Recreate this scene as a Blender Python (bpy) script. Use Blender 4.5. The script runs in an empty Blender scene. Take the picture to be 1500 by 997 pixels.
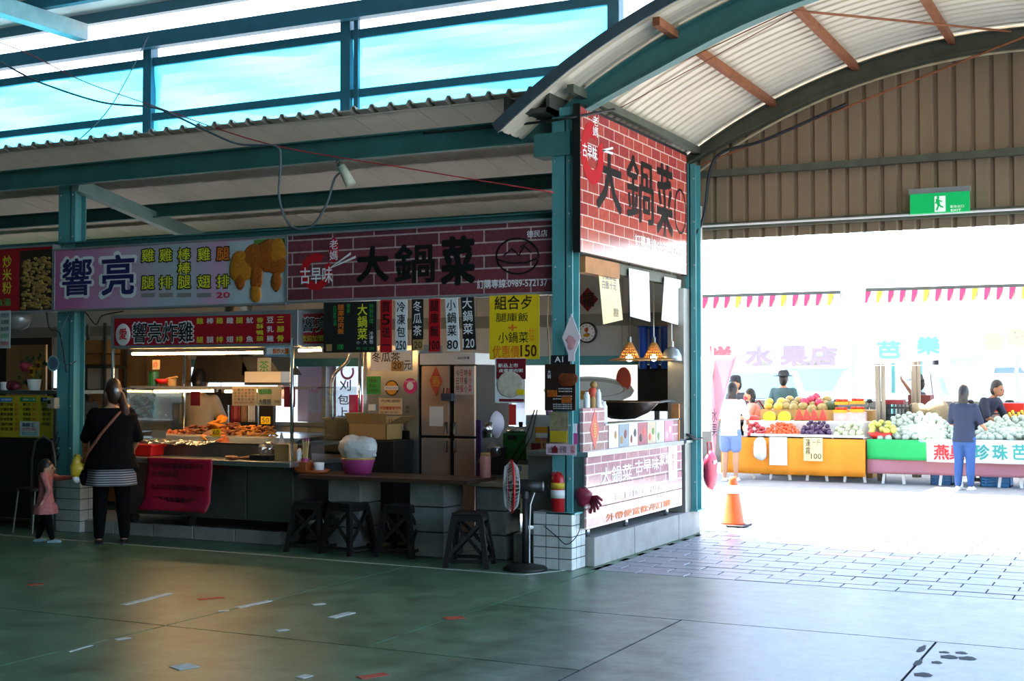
import bpy, math, random
import numpy as np
from mathutils import Vector, Matrix
R = random.Random(11)
SC = bpy.context.scene
COL = SC.collection

# ------------------------------------------------------------------ camera
FPX, CX, CY = 1921.0, 750.0, 498.5
YAW, PIT, EYE = math.radians(26.55), math.atan(58.5 / 1921), 1.6
FW = Vector((-math.sin(YAW) * math.cos(PIT), math.cos(YAW) * math.cos(PIT), math.sin(PIT)))
RT = Vector((math.cos(YAW), math.sin(YAW), 0))
UP = RT.cross(FW)
ORG = Vector((0, 0, EYE))
cam = bpy.data.cameras.new('camera')
cam.sensor_width = 36; cam.sensor_fit = 'HORIZONTAL'; cam.lens = FPX / 1500 * 36
cam.clip_start = .05; cam.clip_end = 300
camo = bpy.data.objects.new('camera', cam); COL.objects.link(camo)
camo.matrix_world = Matrix((RT, UP, -FW)).transposed().to_4x4()
camo.location = ORG
SC.camera = camo

# ------------------------------------------------------------------ sky, sun, exposure
SUN_DIR = Vector((.42, -.22, -1.0)).normalized()
w = bpy.data.worlds.new('sky'); SC.world = w; w.use_nodes = True
nt = w.node_tree; nt.nodes.clear()
wo = nt.nodes.new('ShaderNodeOutputWorld'); bg = nt.nodes.new('ShaderNodeBackground')
sk = nt.nodes.new('ShaderNodeTexSky'); sk.sky_type = 'NISHITA'; sk.sun_disc = False
sk.sun_elevation = math.asin(-SUN_DIR.z); sk.sun_rotation = math.atan2(-SUN_DIR.x, -SUN_DIR.y)
sk.air_density = 1.0; sk.dust_density = 1.5; sk.ozone_density = 1.0
bg.inputs[1].default_value = 0.8
nt.links.new(sk.outputs[0], bg.inputs[0]); nt.links.new(bg.outputs[0], wo.inputs[0])
sun = bpy.data.lights.new('sun', 'SUN'); sun.energy = 26; sun.angle = math.radians(.6); sun.color = (1, .95, .87)
suno = bpy.data.objects.new('sun', sun); COL.objects.link(suno)
suno.rotation_euler = SUN_DIR.to_track_quat('-Z', 'Y').to_euler(); suno.location = (0, 16, 20)
SC.view_settings.view_transform = 'Standard'; SC.view_settings.look = 'None'
SC.view_settings.gamma = 1; SC.view_settings.use_curve_mapping = False
SC.view_settings.exposure = 0.8
try:
    SC.cycles.use_denoising = True; SC.cycles.max_bounces = 8; SC.cycles.diffuse_bounces = 5
    SC.cycles.transparent_max_bounces = 12; SC.cycles.caustics_reflective = False; SC.cycles.caustics_refractive = False
    SC.cycles.sample_clamp_indirect = 8
except Exception: pass

# ------------------------------------------------------------------ pixel to place
def ray(x, y): return FW * FPX + RT * (x - CX) - UP * (y - CY)
def PZ(x, y, z=0.0): r = ray(x, y); return ORG + r * ((z - EYE) / r.z)
def PY(x, y, Y): r = ray(x, y); return ORG + r * (Y / r.y)
def PX(x, y, X): r = ray(x, y); return ORG + r * (X / r.x)
def RF(x0, y0, x1, y1, Y):          # pixel box on a plane facing the hall
    ym, xm = (y0 + y1) / 2, (x0 + x1) / 2
    return PY(x0, ym, Y).x, PY(x1, ym, Y).x, PY(xm, y1, Y).z, PY(xm, y0, Y).z
def RS(x0, y0, x1, y1, X):          # pixel box on a plane facing the passage
    ym, xm = (y0 + y1) / 2, (x0 + x1) / 2
    return PX(x0, ym, X).y, PX(x1, ym, X).y, PX(xm, y1, X).z, PX(xm, y0, X).z

# ------------------------------------------------------------------ materials
def lin(h):
    if isinstance(h, str):
        h = h.lstrip('#'); c = [int(h[i:i + 2], 16) / 255 for i in (0, 2, 4)]
        return tuple(x / 12.92 if x <= .04045 else ((x + .055) / 1.055) ** 2.4 for x in c)
    return tuple(h)
MATS = {}
def mat(name, col, rough=.55, metal=0.0, var=.15, scale=7, bump=0.0, bscale=60, spec=.5, emit=0, ecol=None, stretch=None, trans=0, alpha=1):
    if name in MATS: return MATS[name]
    m = bpy.data.materials.new(name); MATS[name] = m; m.use_nodes = True
    t = m.node_tree; b = t.nodes['Principled BSDF']; c = lin(col)
    b.inputs['Roughness'].default_value = rough; b.inputs['Metallic'].default_value = metal
    b.inputs['Specular IOR Level'].default_value = spec
    tc = t.nodes.new('ShaderNodeTexCoord'); mp = t.nodes.new('ShaderNodeMapping')
    t.links.new(tc.outputs['Object'], mp.inputs[0])
    if stretch: mp.inputs['Scale'].default_value = stretch
    if var > 0:
        n = t.nodes.new('ShaderNodeTexNoise'); n.inputs['Scale'].default_value = scale; n.inputs['Detail'].default_value = 5
        t.links.new(mp.outputs[0], n.inputs['Vector'])
        mx = t.nodes.new('ShaderNodeMix'); mx.data_type = 'RGBA'
        mx.inputs['A'].default_value = (*[max(0, x * (1 - var * 1.6)) for x in c], 1)
        mx.inputs['B'].default_value = (*[min(1, x * (1 + var * 1.6)) for x in c], 1)
        t.links.new(n.outputs[0], mx.inputs['Factor']); t.links.new(mx.outputs['Result'], b.inputs['Base Color'])
    else: b.inputs['Base Color'].default_value = (*c, 1)
    if bump:
        n2 = t.nodes.new('ShaderNodeTexNoise'); n2.inputs['Scale'].default_value = bscale
        t.links.new(mp.outputs[0], n2.inputs['Vector'])
        bp = t.nodes.new('ShaderNodeBump'); bp.inputs['Strength'].default_value = bump; bp.inputs['Distance'].default_value = .01
        t.links.new(n2.outputs[0], bp.inputs['Height']); t.links.new(bp.outputs[0], b.inputs['Normal'])
    if emit:
        b.inputs['Emission Color'].default_value = (*(lin(ecol) if ecol else c), 1); b.inputs['Emission Strength'].default_value = emit
    if trans: b.inputs['Transmission Weight'].default_value = trans
    if alpha < 1: b.inputs['Alpha'].default_value = alpha
    return m
def sheet_mat(name, col, through=.35, alpha=1.0):   # thin sheet that lets daylight through
    if name in MATS: return MATS[name]
    m = bpy.data.materials.new(name); MATS[name] = m; m.use_nodes = True
    t = m.node_tree; t.nodes.clear(); c = (*lin(col), 1)
    o = t.nodes.new('ShaderNodeOutputMaterial'); d = t.nodes.new('ShaderNodeBsdfDiffuse'); tr = t.nodes.new('ShaderNodeBsdfTranslucent')
    d.inputs[0].default_value = c; tr.inputs[0].default_value = c
    mx = t.nodes.new('ShaderNodeMixShader'); mx.inputs[0].default_value = through
    t.links.new(d.outputs[0], mx.inputs[1]); t.links.new(tr.outputs[0], mx.inputs[2]); last = mx
    if alpha < 1:
        tp = t.nodes.new('ShaderNodeBsdfTransparent'); tp.inputs[0].default_value = c
        m2 = t.nodes.new('ShaderNodeMixShader'); m2.inputs[0].default_value = alpha
        t.links.new(tp.outputs[0], m2.inputs[1]); t.links.new(mx.outputs[0], m2.inputs[2]); last = m2
    t.links.new(last.outputs[0], o.inputs[0])
    return m
def glass_mat(name, tint='ffffff', clear=.85, rough=.05):
    if name in MATS: return MATS[name]
    m = bpy.data.materials.new(name); MATS[name] = m; m.use_nodes = True
    t = m.node_tree; t.nodes.clear(); c = (*lin(tint), 1)
    o = t.nodes.new('ShaderNodeOutputMaterial'); g = t.nodes.new('ShaderNodeBsdfGlossy'); g.inputs['Roughness'].default_value = rough
    tp = t.nodes.new('ShaderNodeBsdfTransparent'); tp.inputs[0].default_value = c
    mx = t.nodes.new('ShaderNodeMixShader'); mx.inputs[0].default_value = 1 - clear
    t.links.new(tp.outputs[0], mx.inputs[1]); t.links.new(g.outputs[0], mx.inputs[2]); t.links.new(mx.outputs[0], o.inputs[0])
    return m
def brick_mat(name, c1, c2, mortar, w_, h_, axes='xz', rough=.25, spec=.5, msize=.006):
    if name in MATS: return MATS[name]
    m = bpy.data.materials.new(name); MATS[name] = m; m.use_nodes = True
    t = m.node_tree; b = t.nodes['Principled BSDF']
    tc = t.nodes.new('ShaderNodeTexCoord'); sp = t.nodes.new('ShaderNodeSeparateXYZ'); cb = t.nodes.new('ShaderNodeCombineXYZ')
    t.links.new(tc.outputs['Object'], sp.inputs[0])
    t.links.new(sp.outputs['XYZ'.index(axes[0].upper())], cb.inputs[0]); t.links.new(sp.outputs['XYZ'.index(axes[1].upper())], cb.inputs[1])
    br = t.nodes.new('ShaderNodeTexBrick'); t.links.new(cb.outputs[0], br.inputs['Vector'])
    br.inputs['Color1'].default_value = (*lin(c1), 1); br.inputs['Color2'].default_value = (*lin(c2), 1); br.inputs['Mortar'].default_value = (*lin(mortar), 1)
    br.inputs['Scale'].default_value = 1; br.inputs['Brick Width'].default_value = w_; br.inputs['Row Height'].default_value = h_
    br.inputs['Mortar Size'].default_value = msize; br.inputs['Mortar Smooth'].default_value = .3
    n = t.nodes.new('ShaderNodeTexNoise'); n.inputs['Scale'].default_value = 22; n.inputs['Detail'].default_value = 5
    t.links.new(tc.outputs['Object'], n.inputs['Vector'])
    mx = t.nodes.new('ShaderNodeMix'); mx.data_type = 'RGBA'; mx.blend_type = 'OVERLAY'; mx.inputs['Factor'].default_value = .45
    t.links.new(br.outputs['Color'], mx.inputs['A']); t.links.new(n.outputs[0], mx.inputs['B'])
    t.links.new(mx.outputs['Result'], b.inputs['Base Color'])
    b.inputs['Roughness'].default_value = rough; b.inputs['Specular IOR Level'].default_value = spec
    return m

# ------------------------------------------------------------------ mesh building
class MB:
    def __init__(s): s.v = []; s.f = []
    def add(s, vs, fs):
        k = len(s.v); s.v += [tuple(p) for p in vs]; s.f += [tuple(i + k for i in f) for f in fs]; return s
    def box(s, x0, x1, y0, y1, z0, z1):
        return s.add([(x, y, z) for z in (z0, z1) for y in (y0, y1) for x in (x0, x1)],
                     [(0, 2, 3, 1), (4, 5, 7, 6), (0, 1, 5, 4), (1, 3, 7, 5), (3, 2, 6, 7), (2, 0, 4, 6)])
    def obox(s, c, u, v, n):            # centre and three half-axis vectors
        c, u, v, n = Vector(c), Vector(u), Vector(v), Vector(n)
        return s.add([c + u * a + v * b + n * d for d in (-1, 1) for b in (-1, 1) for a in (-1, 1)],
                     [(0, 2, 3, 1), (4, 5, 7, 6), (0, 1, 5, 4), (1, 3, 7, 5), (3, 2, 6, 7), (2, 0, 4, 6)])
    def bar(s, p0, p1, w_, h_, up=(0, 0, 1)):   # a rectangular bar between two points
        p0, p1 = Vector(p0), Vector(p1); d = p1 - p0; n = d.normalized(); up = Vector(up)
        if abs(n.dot(up)) > .95: up = Vector((0, 1, 0))
        u = n.cross(up).normalized(); v = u.cross(n)
        return s.obox((p0 + p1) / 2, u * w_ / 2, d / 2, v * h_ / 2)
    def cyl(s, p0, p1, r0, r1=None, n=12, caps=True):
        r1 = r0 if r1 is None else r1; p0, p1 = Vector(p0), Vector(p1); d = (p1 - p0).normalized()
        a = Vector((1, 0, 0)) if abs(d.x) < .8 else Vector((0, 1, 0)); u = d.cross(a).normalized(); v = d.cross(u)
        vs = []
        for p, r in ((p0, r0), (p1, r1)):
            for i in range(n):
                t = 2 * math.pi * i / n; vs.append(p + (u * math.cos(t) + v * math.sin(t)) * r)
        fs = [(i, (i + 1) % n, n + (i + 1) % n, n + i) for i in range(n)]
        if caps: fs += [tuple(range(n - 1, -1, -1)), tuple(range(n, 2 * n))]
        return s.add(vs, fs)
    def tube(s, pts, r, n=6, r1=None):
        pts = [Vector(p) for p in pts]; k = len(pts); vs = []; pu = None
        for i, p in enumerate(pts):
            d = (pts[min(i + 1, k - 1)] - pts[max(i - 1, 0)]).normalized()
            if pu is None: a = Vector((0, 0, 1)) if abs(d.z) < .9 else Vector((1, 0, 0)); u = d.cross(a).normalized()
            else: u = (pu - d * pu.dot(d)).normalized()
            pu = u; v = d.cross(u); rr = r if r1 is None else r + (r1 - r) * i / (k - 1)
            vs += [p + (u * math.cos(2 * math.pi * j / n) + v * math.sin(2 * math.pi * j / n)) * rr for j in range(n)]
        fs = [(i * n + j, i * n + (j + 1) % n, (i + 1) * n + (j + 1) % n, (i + 1) * n + j) for i in range(k - 1) for j in range(n)]
        fs += [tuple(range(n - 1, -1, -1)), tuple(range((k - 1) * n, k * n))]
        return s.add(vs, fs)
    def lathe(s, prof, c=(0, 0, 0), n=20, axis='z', sy=1):
        c = Vector(c); vs = []; k = len(prof)
        for r, h in prof:
            for j in range(n):
                t = 2 * math.pi * j / n; a, b = r * math.cos(t), r * math.sin(t) * sy
                vs.append(c + Vector((a, b, h) if axis == 'z' else ((h, a, b) if axis == 'x' else (b, h, a))))
        fs = [(i * n + j, i * n + (j + 1) % n, (i + 1) * n + (j + 1) % n, (i + 1) * n + j) for i in range(k - 1) for j in range(n)]
        if prof[0][0] > 1e-5: fs.append(tuple(range(n - 1, -1, -1)))
        if prof[-1][0] > 1e-5: fs.append(tuple(range((k - 1) * n, k * n)))
        return s.add(vs, fs)
    def sph(s, c, r, n=12, m=8, rz=0.0):
        if not hasattr(r, '__len__'): r = (r, r, r)
        c = Vector(c); cs, sn = math.cos(rz), math.sin(rz); vs = [c + Vector((0, 0, -r[2]))]
        for i in range(1, m):
            ph = -math.pi / 2 + math.pi * i / m
            for j in range(n):
                t = 2 * math.pi * j / n; x, y = r[0] * math.cos(ph) * math.cos(t), r[1] * math.cos(ph) * math.sin(t)
                vs.append(c + Vector((x * cs - y * sn, x * sn + y * cs, r[2] * math.sin(ph))))
        vs.append(c + Vector((0, 0, r[2]))); L = len(vs) - 1
        fs = [(0, 1 + (j + 1) % n, 1 + j) for j in range(n)]
        fs += [(1 + i * n + j, 1 + i * n + (j + 1) % n, 1 + (i + 1) * n + (j + 1) % n, 1 + (i + 1) * n + j) for i in range(m - 2) for j in range(n)]
        fs += [(L, 1 + (m - 2) * n + j, 1 + (m - 2) * n + (j + 1) % n) for j in range(n)]
        return s.add(vs, fs)
    def prism(s, poly, o, u, v, n):     # polygon in the u,v plane at o, pushed out along n
        o, u, v, n = Vector(o), Vector(u), Vector(v), Vector(n); k = len(poly)
        vs = [o + u * a + v * b for a, b in poly] + [o + u * a + v * b + n for a, b in poly]
        return s.add(vs, [tuple(range(k - 1, -1, -1)), tuple(range(k, 2 * k))] + [(i, (i + 1) % k, k + (i + 1) % k, k + i) for i in range(k)])
    def grid(s, fn, nu, nv, thick=None):   # surface fn(u, v) in 0..1, thickened along a vector
        P = [Vector(fn(i / nu, j / nv)) for j in range(nv + 1) for i in range(nu + 1)]; W = nu + 1
        F = [(j * W + i, j * W + i + 1, (j + 1) * W + i + 1, (j + 1) * W + i) for j in range(nv) for i in range(nu)]
        if thick is None: return s.add(P, F)
        th = Vector(thick); K = len(P)
        s2 = P + [p + th for p in P]; F2 = F + [tuple(K + i for i in reversed(f)) for f in F]
        rim = [i for i in range(W)] + [j * W + nu for j in range(1, nv + 1)] + [nv * W + i for i in range(nu - 1, -1, -1)] + [j * W for j in range(nv - 1, 0, -1)]
        F2 += [(rim[(q + 1) % len(rim)], rim[q], K + rim[q], K + rim[(q + 1) % len(rim)]) for q in range(len(rim))]
        return s.add(s2, F2)
    def build(s, name, m, parent=None, smooth=False, world=True, bevel=0, kind=None):
        off = Vector((0, 0, 0))
        if parent is not None and world:
            r = parent
            while r.parent is not None: r = r.parent
            off = r.location.copy()
        me = bpy.data.meshes.new(name); me.from_pydata([(a - off.x, b - off.y, c - off.z) for a, b, c in s.v], [], s.f); me.update()
        if m is not None: me.materials.append(m if not isinstance(m, str) else MATS[m])
        if smooth: me.polygons.foreach_set('use_smooth', [True] * len(me.polygons))
        o = bpy.data.objects.new(name, me); COL.objects.link(o)
        if parent is not None: o.parent = parent
        if bevel:
            bv = o.modifiers.new('bevel', 'BEVEL'); bv.width = bevel; bv.segments = 2; bv.limit_method = 'ANGLE'
        if kind: o['kind'] = kind
        return o
def tag(o, label, cat, group=None):
    o['label'] = label; o['category'] = cat
    if group: o['group'] = group
    return o
def thing(name, label, cat, loc, rz=0, group=None):
    o = bpy.data.objects.new(name, None); COL.objects.link(o); o.empty_display_size = .1
    o.location = loc; o.rotation_euler = (0, 0, rz)
    return tag(o, label, cat, group)
def top(mb, name, m, label, cat, group=None, smooth=False, bevel=0, kind=None):   # a thing that is one mesh, origin at its base
    a = np.array(mb.v); lo, hi = a.min(0), a.max(0); c = Vector(((lo[0] + hi[0]) / 2, (lo[1] + hi[1]) / 2, lo[2]))
    mb.v = [(p[0] - c.x, p[1] - c.y, p[2] - c.z) for p in mb.v]
    o = mb.build(name, m, None, smooth, bevel=bevel, kind=kind); o.location = c
    if label: tag(o, label, cat, group)
    return o
def struct(mb, name, m, smooth=False):
    o = mb.build(name, m, None, smooth); o['kind'] = 'structure'; return o
def dup(o, loc=None, rz=None, label=None, group=None, parent=None):
    c = o.copy(); COL.objects.link(c); c.parent = parent
    if loc is not None: c.location = loc
    if rz is not None: c.rotation_euler = (0, 0, rz)
    if label: c['label'] = label
    if group: c['group'] = group
    for ch in list(o.children): dup(ch, parent=c)
    return c
# lettering: collected here, turned into meshes in one go at the end
TEXTS = []
FRONT = (Vector((1, 0, 0)), Vector((0, 0, 1)), Vector((0, -1, 0)))
SIDE = (Vector((0, 1, 0)), Vector((0, 0, 1)), Vector((1, 0, 0)))
def text(body, c, w_, h_, m, parent, frame=FRONT, bold=0.0, depth=.002, vert=False, name='lettering', rot=0):
    if vert: body = '\n'.join(body)
    TEXTS.append((body, Vector(c), w_, h_, m, parent, frame, bold, depth, name, rot))
def tF(body, px, Y, m, parent, **k):
    a, b, c, d = RF(*px, Y); text(body, ((a + b) / 2, Y, (c + d) / 2), b - a, d - c, m, parent, FRONT, **k)
def tS(body, px, X, m, parent, **k):
    a, b, c, d = RS(*px, X); text(body, (X, (a + b) / 2, (c + d) / 2), b - a, d - c, m, parent, SIDE, **k)
def flush_texts():
    tmp = []
    for i, T in enumerate(TEXTS):
        cu = bpy.data.curves.new('lettering', 'FONT'); cu.body = T[0]; cu.resolution_u = 2; cu.align_x = 'CENTER'
        cu.fill_mode = 'FRONT'; cu.space_line = 1.0; cu.size = 1
        o = bpy.data.objects.new('lettering_curve', cu); COL.objects.link(o); tmp.append(o)
    bpy.context.view_layer.update(); dg = bpy.context.evaluated_depsgraph_get()
    for o, (body, c, w_, h_, m, parent, (u, v, n), bold, depth, name, rot) in zip(tmp, TEXTS):
        me = bpy.data.meshes.new_from_object(o.evaluated_get(dg)); k = len(me.vertices)
        if k < 3: continue
        a = np.empty(k * 3); me.vertices.foreach_get('co', a); a = a.reshape(-1, 3)
        lo, hi = a.min(0), a.max(0); q = (a - (lo + hi) / 2) / np.maximum(hi - lo, 1e-6)
        x, y = q[:, 0] * w_, q[:, 1] * h_
        if rot: x, y = x * math.cos(rot) - y * math.sin(rot), x * math.sin(rot) + y * math.cos(rot)
        r = parent
        while r.parent is not None: r = r.parent
        off = c - r.location + n * depth
        P = np.outer(x, u) + np.outer(y, v) + np.array(off)
        if abs(r.rotation_euler.z) > 1e-6:
            cz, sz = math.cos(-r.rotation_euler.z), math.sin(-r.rotation_euler.z); P = np.stack([P[:, 0] * cz - P[:, 1] * sz, P[:, 0] * sz + P[:, 1] * cz, P[:, 2]], 1)
        if bold:      # thicker strokes: the glyph repeated around itself
            em = h_ / max(hi[1] - lo[1], 1e-6); nb = 8 if bold > .03 else 4; fs = [tuple(p.vertices) for p in me.polygons]; V = []; Fs = []
            for j in range(nb):
                an = 2 * math.pi * (j + .5) / nb; V.append(P + np.array(u * math.cos(an) + v * math.sin(an)) * bold * em + np.array(n) * (j * .0003)); Fs += [tuple(i + j * k for i in f) for f in fs]
            me = bpy.data.meshes.new(name); me.from_pydata(np.concatenate(V).tolist(), [], Fs)
        else: me.vertices.foreach_set('co', P.astype(np.float32).ravel())
        me.materials.clear(); me.materials.append(m if not isinstance(m, str) else MATS[m]); me.update()
        t = bpy.data.objects.new(name, me); COL.objects.link(t); t.parent = parent
    for o in tmp:
        cu = o.data; bpy.data.objects.remove(o); bpy.data.curves.remove(cu)
# often used materials
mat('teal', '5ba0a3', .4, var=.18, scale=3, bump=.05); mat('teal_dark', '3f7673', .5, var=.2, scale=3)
mat('steel', 'b8bcbc', .28, metal=.9, var=.12, scale=5, stretch=(1, 1, .1)); mat('alu', 'a9aeb0', .4, metal=.6, var=.1)
mat('black', '141414', .5, var=.2); mat('white', 'e9e9e6', .5, var=.05); mat('ink', '0e0e0e', .5, var=0); mat('paper', 'ececec', .7, var=.05)
mat('red', 'c01522', .45, var=.1); mat('yellow', 'f2cc16', .5, var=.08); mat('txt_yellow', 'e8e23a', .5, var=0); mat('txt_white', 'f2f2f2', .5, var=0); mat('txt_red', 'd0202a', .5, var=0)
mat('txt_green', '2fae52', .5, var=0); mat('txt_orange', 'ee7a22', .5, var=0); mat('txt_navy', '2b2760', .5, var=0); mat('txt_teal', '2f9c94', .5, var=0)
mat('chrome', 'd0d4d4', .15, metal=1, var=0); mat('rubber', '1b1b1c', .7, var=.1); mat('cable', '1a1d1f', .55, var=0); mat('concrete', '9b9a95', .75, var=.2, scale=5, bump=.3, bscale=30)
mat('cardboard', 'b08850', .8, var=.12, scale=9); mat('wood', '6b4a30', .5, var=.25, scale=4, stretch=(1, 8, 8))
glass_mat('glass', 'eef6f4', .86); glass_mat('plastic_clear', 'f4f7f8', .7, .2)
# ================================================================== the setting
def floor_mat():
    m = bpy.data.materials.new('painted_floor'); m.use_nodes = True; t = m.node_tree; b = t.nodes['Principled BSDF']
    tc = t.nodes.new('ShaderNodeTexCoord'); sp = t.nodes.new('ShaderNodeSeparateXYZ'); t.links.new(tc.outputs['Object'], sp.inputs[0])
    n1 = t.nodes.new('ShaderNodeTexNoise'); n1.inputs['Scale'].default_value = .7; n1.inputs['Detail'].default_value = 8; n1.inputs['Roughness'].default_value = .65
    n2 = t.nodes.new('ShaderNodeTexNoise'); n2.inputs['Scale'].default_value = 3.2; n2.inputs['Detail'].default_value = 9; n2.inputs['Roughness'].default_value = .7
    for n in (n1, n2): t.links.new(tc.outputs['Object'], n.inputs['Vector'])
    # paint worn away towards the passage
    a = t.nodes.new('ShaderNodeMath'); a.operation = 'MULTIPLY_ADD'; a.inputs[1].default_value = 1.6; t.links.new(n1.outputs[0], a.inputs[0]); t.links.new(sp.outputs[0], a.inputs[2])
    mr = t.nodes.new('ShaderNodeMapRange'); mr.inputs[1].default_value = -3.3; mr.inputs[2].default_value = -1.2; t.links.new(a.outputs[0], mr.inputs[0])
    g = t.nodes.new('ShaderNodeMix'); g.data_type = 'RGBA'; g.inputs['A'].default_value = (*lin('2c4a35'), 1); g.inputs['B'].default_value = (*lin('64866a'), 1)
    st_ = t.nodes.new('ShaderNodeMapRange'); st_.inputs[1].default_value = .32; st_.inputs[2].default_value = .68; t.links.new(n2.outputs[0], st_.inputs[0]); t.links.new(st_.outputs[0], g.inputs['Factor'])
    k = t.nodes.new('ShaderNodeMix'); k.data_type = 'RGBA'; k.inputs['A'].default_value = (*lin('54595a'), 1); k.inputs['B'].default_value = (*lin('a4abac'), 1)
    t.links.new(st_.outputs[0], k.inputs['Factor'])
    x = t.nodes.new('ShaderNodeMix'); x.data_type = 'RGBA'; t.links.new(mr.outputs[0], x.inputs['Factor'])
    t.links.new(g.outputs['Result'], x.inputs['A']); t.links.new(k.outputs['Result'], x.inputs['B']); t.links.new(x.outputs['Result'], b.inputs['Base Color'])
    r = t.nodes.new('ShaderNodeMapRange'); r.inputs[3].default_value = .27; r.inputs[4].default_value = .46; t.links.new(n2.outputs[0], r.inputs[0]); t.links.new(r.outputs[0], b.inputs['Roughness'])
    bp = t.nodes.new('ShaderNodeBump'); bp.inputs['Strength'].default_value = .22; bp.inputs['Distance'].default_value = .01; t.links.new(n2.outputs[0], bp.inputs['Height']); t.links.new(bp.outputs[0], b.inputs['Normal'])
    return m
MATS['painted_floor'] = floor_mat()
mat('joint', '151615', .95, spec=.1); mat('paver', '7e838c', .34, var=.25, scale=4, bump=.5, bscale=22); mat('paver_pink', 'b08a80', .45, var=.2)
mat('asphalt', '8d8d8b', .8, var=.15, scale=3, bump=.3, bscale=80); mat('road_paint', 'e8e8e4', .6); mat('floor_white', 'b9c0bc', .6, var=.25, scale=20); mat('floor_red', 'a8412f', .6, var=.3, scale=20)

fl = struct(MB().box(-26, 12, -16, 14.4, -.16, -.005), 'floor', 'joint')
g = .008
slabs = [(-26, -17.5, -16, 6.7), (-17.5, -11.7, -16, 6.7), (-11.7, -5.88, -16, 6.7), (-5.88, -2.93, -16, 6.7), (-2.93, -1.29, -16, 8.4), (-1.29, 4, -16, 8.4), (4, 12, -16, 8.4),
         (-26, -11.7, 6.7, 13.4), (-11.7, -5.88, 6.7, 13.4), (-5.88, -4.33, 6.7, 13.4), (-4.33, -2.93, 6.7, 8.4), (-4.33, .2, 8.4, 10.26), (.2, 5, 8.4, 10.26), (5, 12, 8.4, 10.26), (.62, 12, 10.26, 14.4)]
for a, b, c, d in slabs:
    MB().box(a + g, b - g, c + g, d - g, -.05, 0).build('floor_slab', 'painted_floor', fl)
pv = None; bw, bh = .42, .205
for j in range(20):
    for i in range(-1, 13):
        x0 = -4.40 + i * bw + (bw / 2 if j % 2 else 0); x1 = x0 + bw; y0 = 10.27 + j * bh
        x0, x1 = max(x0, -4.40), min(x1, .6)
        if x1 - x0 < .08: continue
        full = x1 - x0 > bw - .01
        if full and pv is not None and not (j in (9, 11) and i in (3, 4)):
            o = pv.copy(); COL.objects.link(o); o.location = ((x0 + x1) / 2, y0 + bh / 2, R.uniform(-.002, .002)); continue
        hw = (x1 - x0) / 2 - .005
        o = MB().box(-hw, hw, -bh / 2 + .005, bh / 2 - .005, -.04, 0).build('paver', 'paver' if not (j in (9, 11) and i in (3, 4)) else 'paver_pink', fl, bevel=.006)
        o.location = ((x0 + x1) / 2, y0 + bh / 2, 0)
        if full and pv is None: pv = o
def strip(p, q, wid, m, name='floor_marking'):
    p, q = PZ(*p), PZ(*q); p.z = q.z = .0025
    MB().bar(p, q, wid, .003).build(name, m, fl)
strip((0, 783), (765, 842), .022, 'floor_white', 'floor_line'); strip((765, 842), (838, 834), .022, 'floor_white', 'floor_line')
for p, q, wd in (((180, 886), (250, 869), .055), ((347, 890), (395, 880), .05), ((458, 886), (475, 884), .05), ((485, 905), (515, 897), .07), ((170, 937), (190, 934), .05), ((255, 979), (285, 974), .12), ((100, 955), (135, 945), .02), ((440, 990), (452, 992), .08), ((320, 895), (336, 894), .04), ((405, 924), (422, 922), .05)):
    strip(p, q, wd, 'floor_white')
for p, q, wd in (((40, 857), (63, 855), .07), ((290, 878), (327, 875), .07), ((652, 906), (678, 904), .09), ((526, 993), (566, 987), .07)): strip(p, q, wd, 'floor_red')
for x, y, r1_, r2_ in ((1390, 962, .05, .03), (1408, 956, .035, .02), (1417, 964, .05, .03), (1383, 955, .03, .015), (1372, 970, .03, .02), (1352, 988, .05, .03), (1345, 970, .02, .05), (1350, 950, .02, .06)):
    p = PZ(x, y); q = MB(); q.lathe([(r1_ * .8, .0), (r1_, .001), (r1_ * .7, .0022), (0, .0025)], (p.x, p.y, 0), 11, sy=r2_ / r1_ * 2); q.v = [(a_ + .006 * math.sin(i * 3.1), b_ + .008 * math.cos(i * 2.3), c_) for i, (a_, b_, c_) in enumerate(q.v)]; q.build('water_stain', mat('wet', '5d6467', .9, spec=.2), fl)
# street beyond the gable
st = struct(MB().box(-60, 60, 14.4, 90, -.12, -.004), 'road', 'asphalt')
MB().box(-4.9, 8, 19.15, 19.45, -.004, .002).build('road_line', 'road_paint', st)
MB().box(-26, -4.5, 13.4, 14.4, -.12, -.004).build('pavement', 'asphalt', st)

# kerb and plinth under the stalls
kb = struct(MB().box(-5.2, -4.47, 10.44, 13.26, 0, .245), 'kerb_side', 'concrete')
for a, b in ((10.43, 11.38), (11.39, 12.6), (12.61, 13.28)): MB().box(-4.52, -4.42, a, b, 0, .25).build('kerb_stone', 'concrete', kb, bevel=.008)
kf = struct(MB().box(-10.9, -7.75, 10.5, 11.4, 0, .12), 'kerb_front', 'concrete')
for i in range(6): MB().box(-10.9 + i * .525, -10.9 + i * .525 + .515, 10.43, 10.53, 0, .13).build('kerb_stone', 'concrete', kf, bevel=.008)

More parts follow.
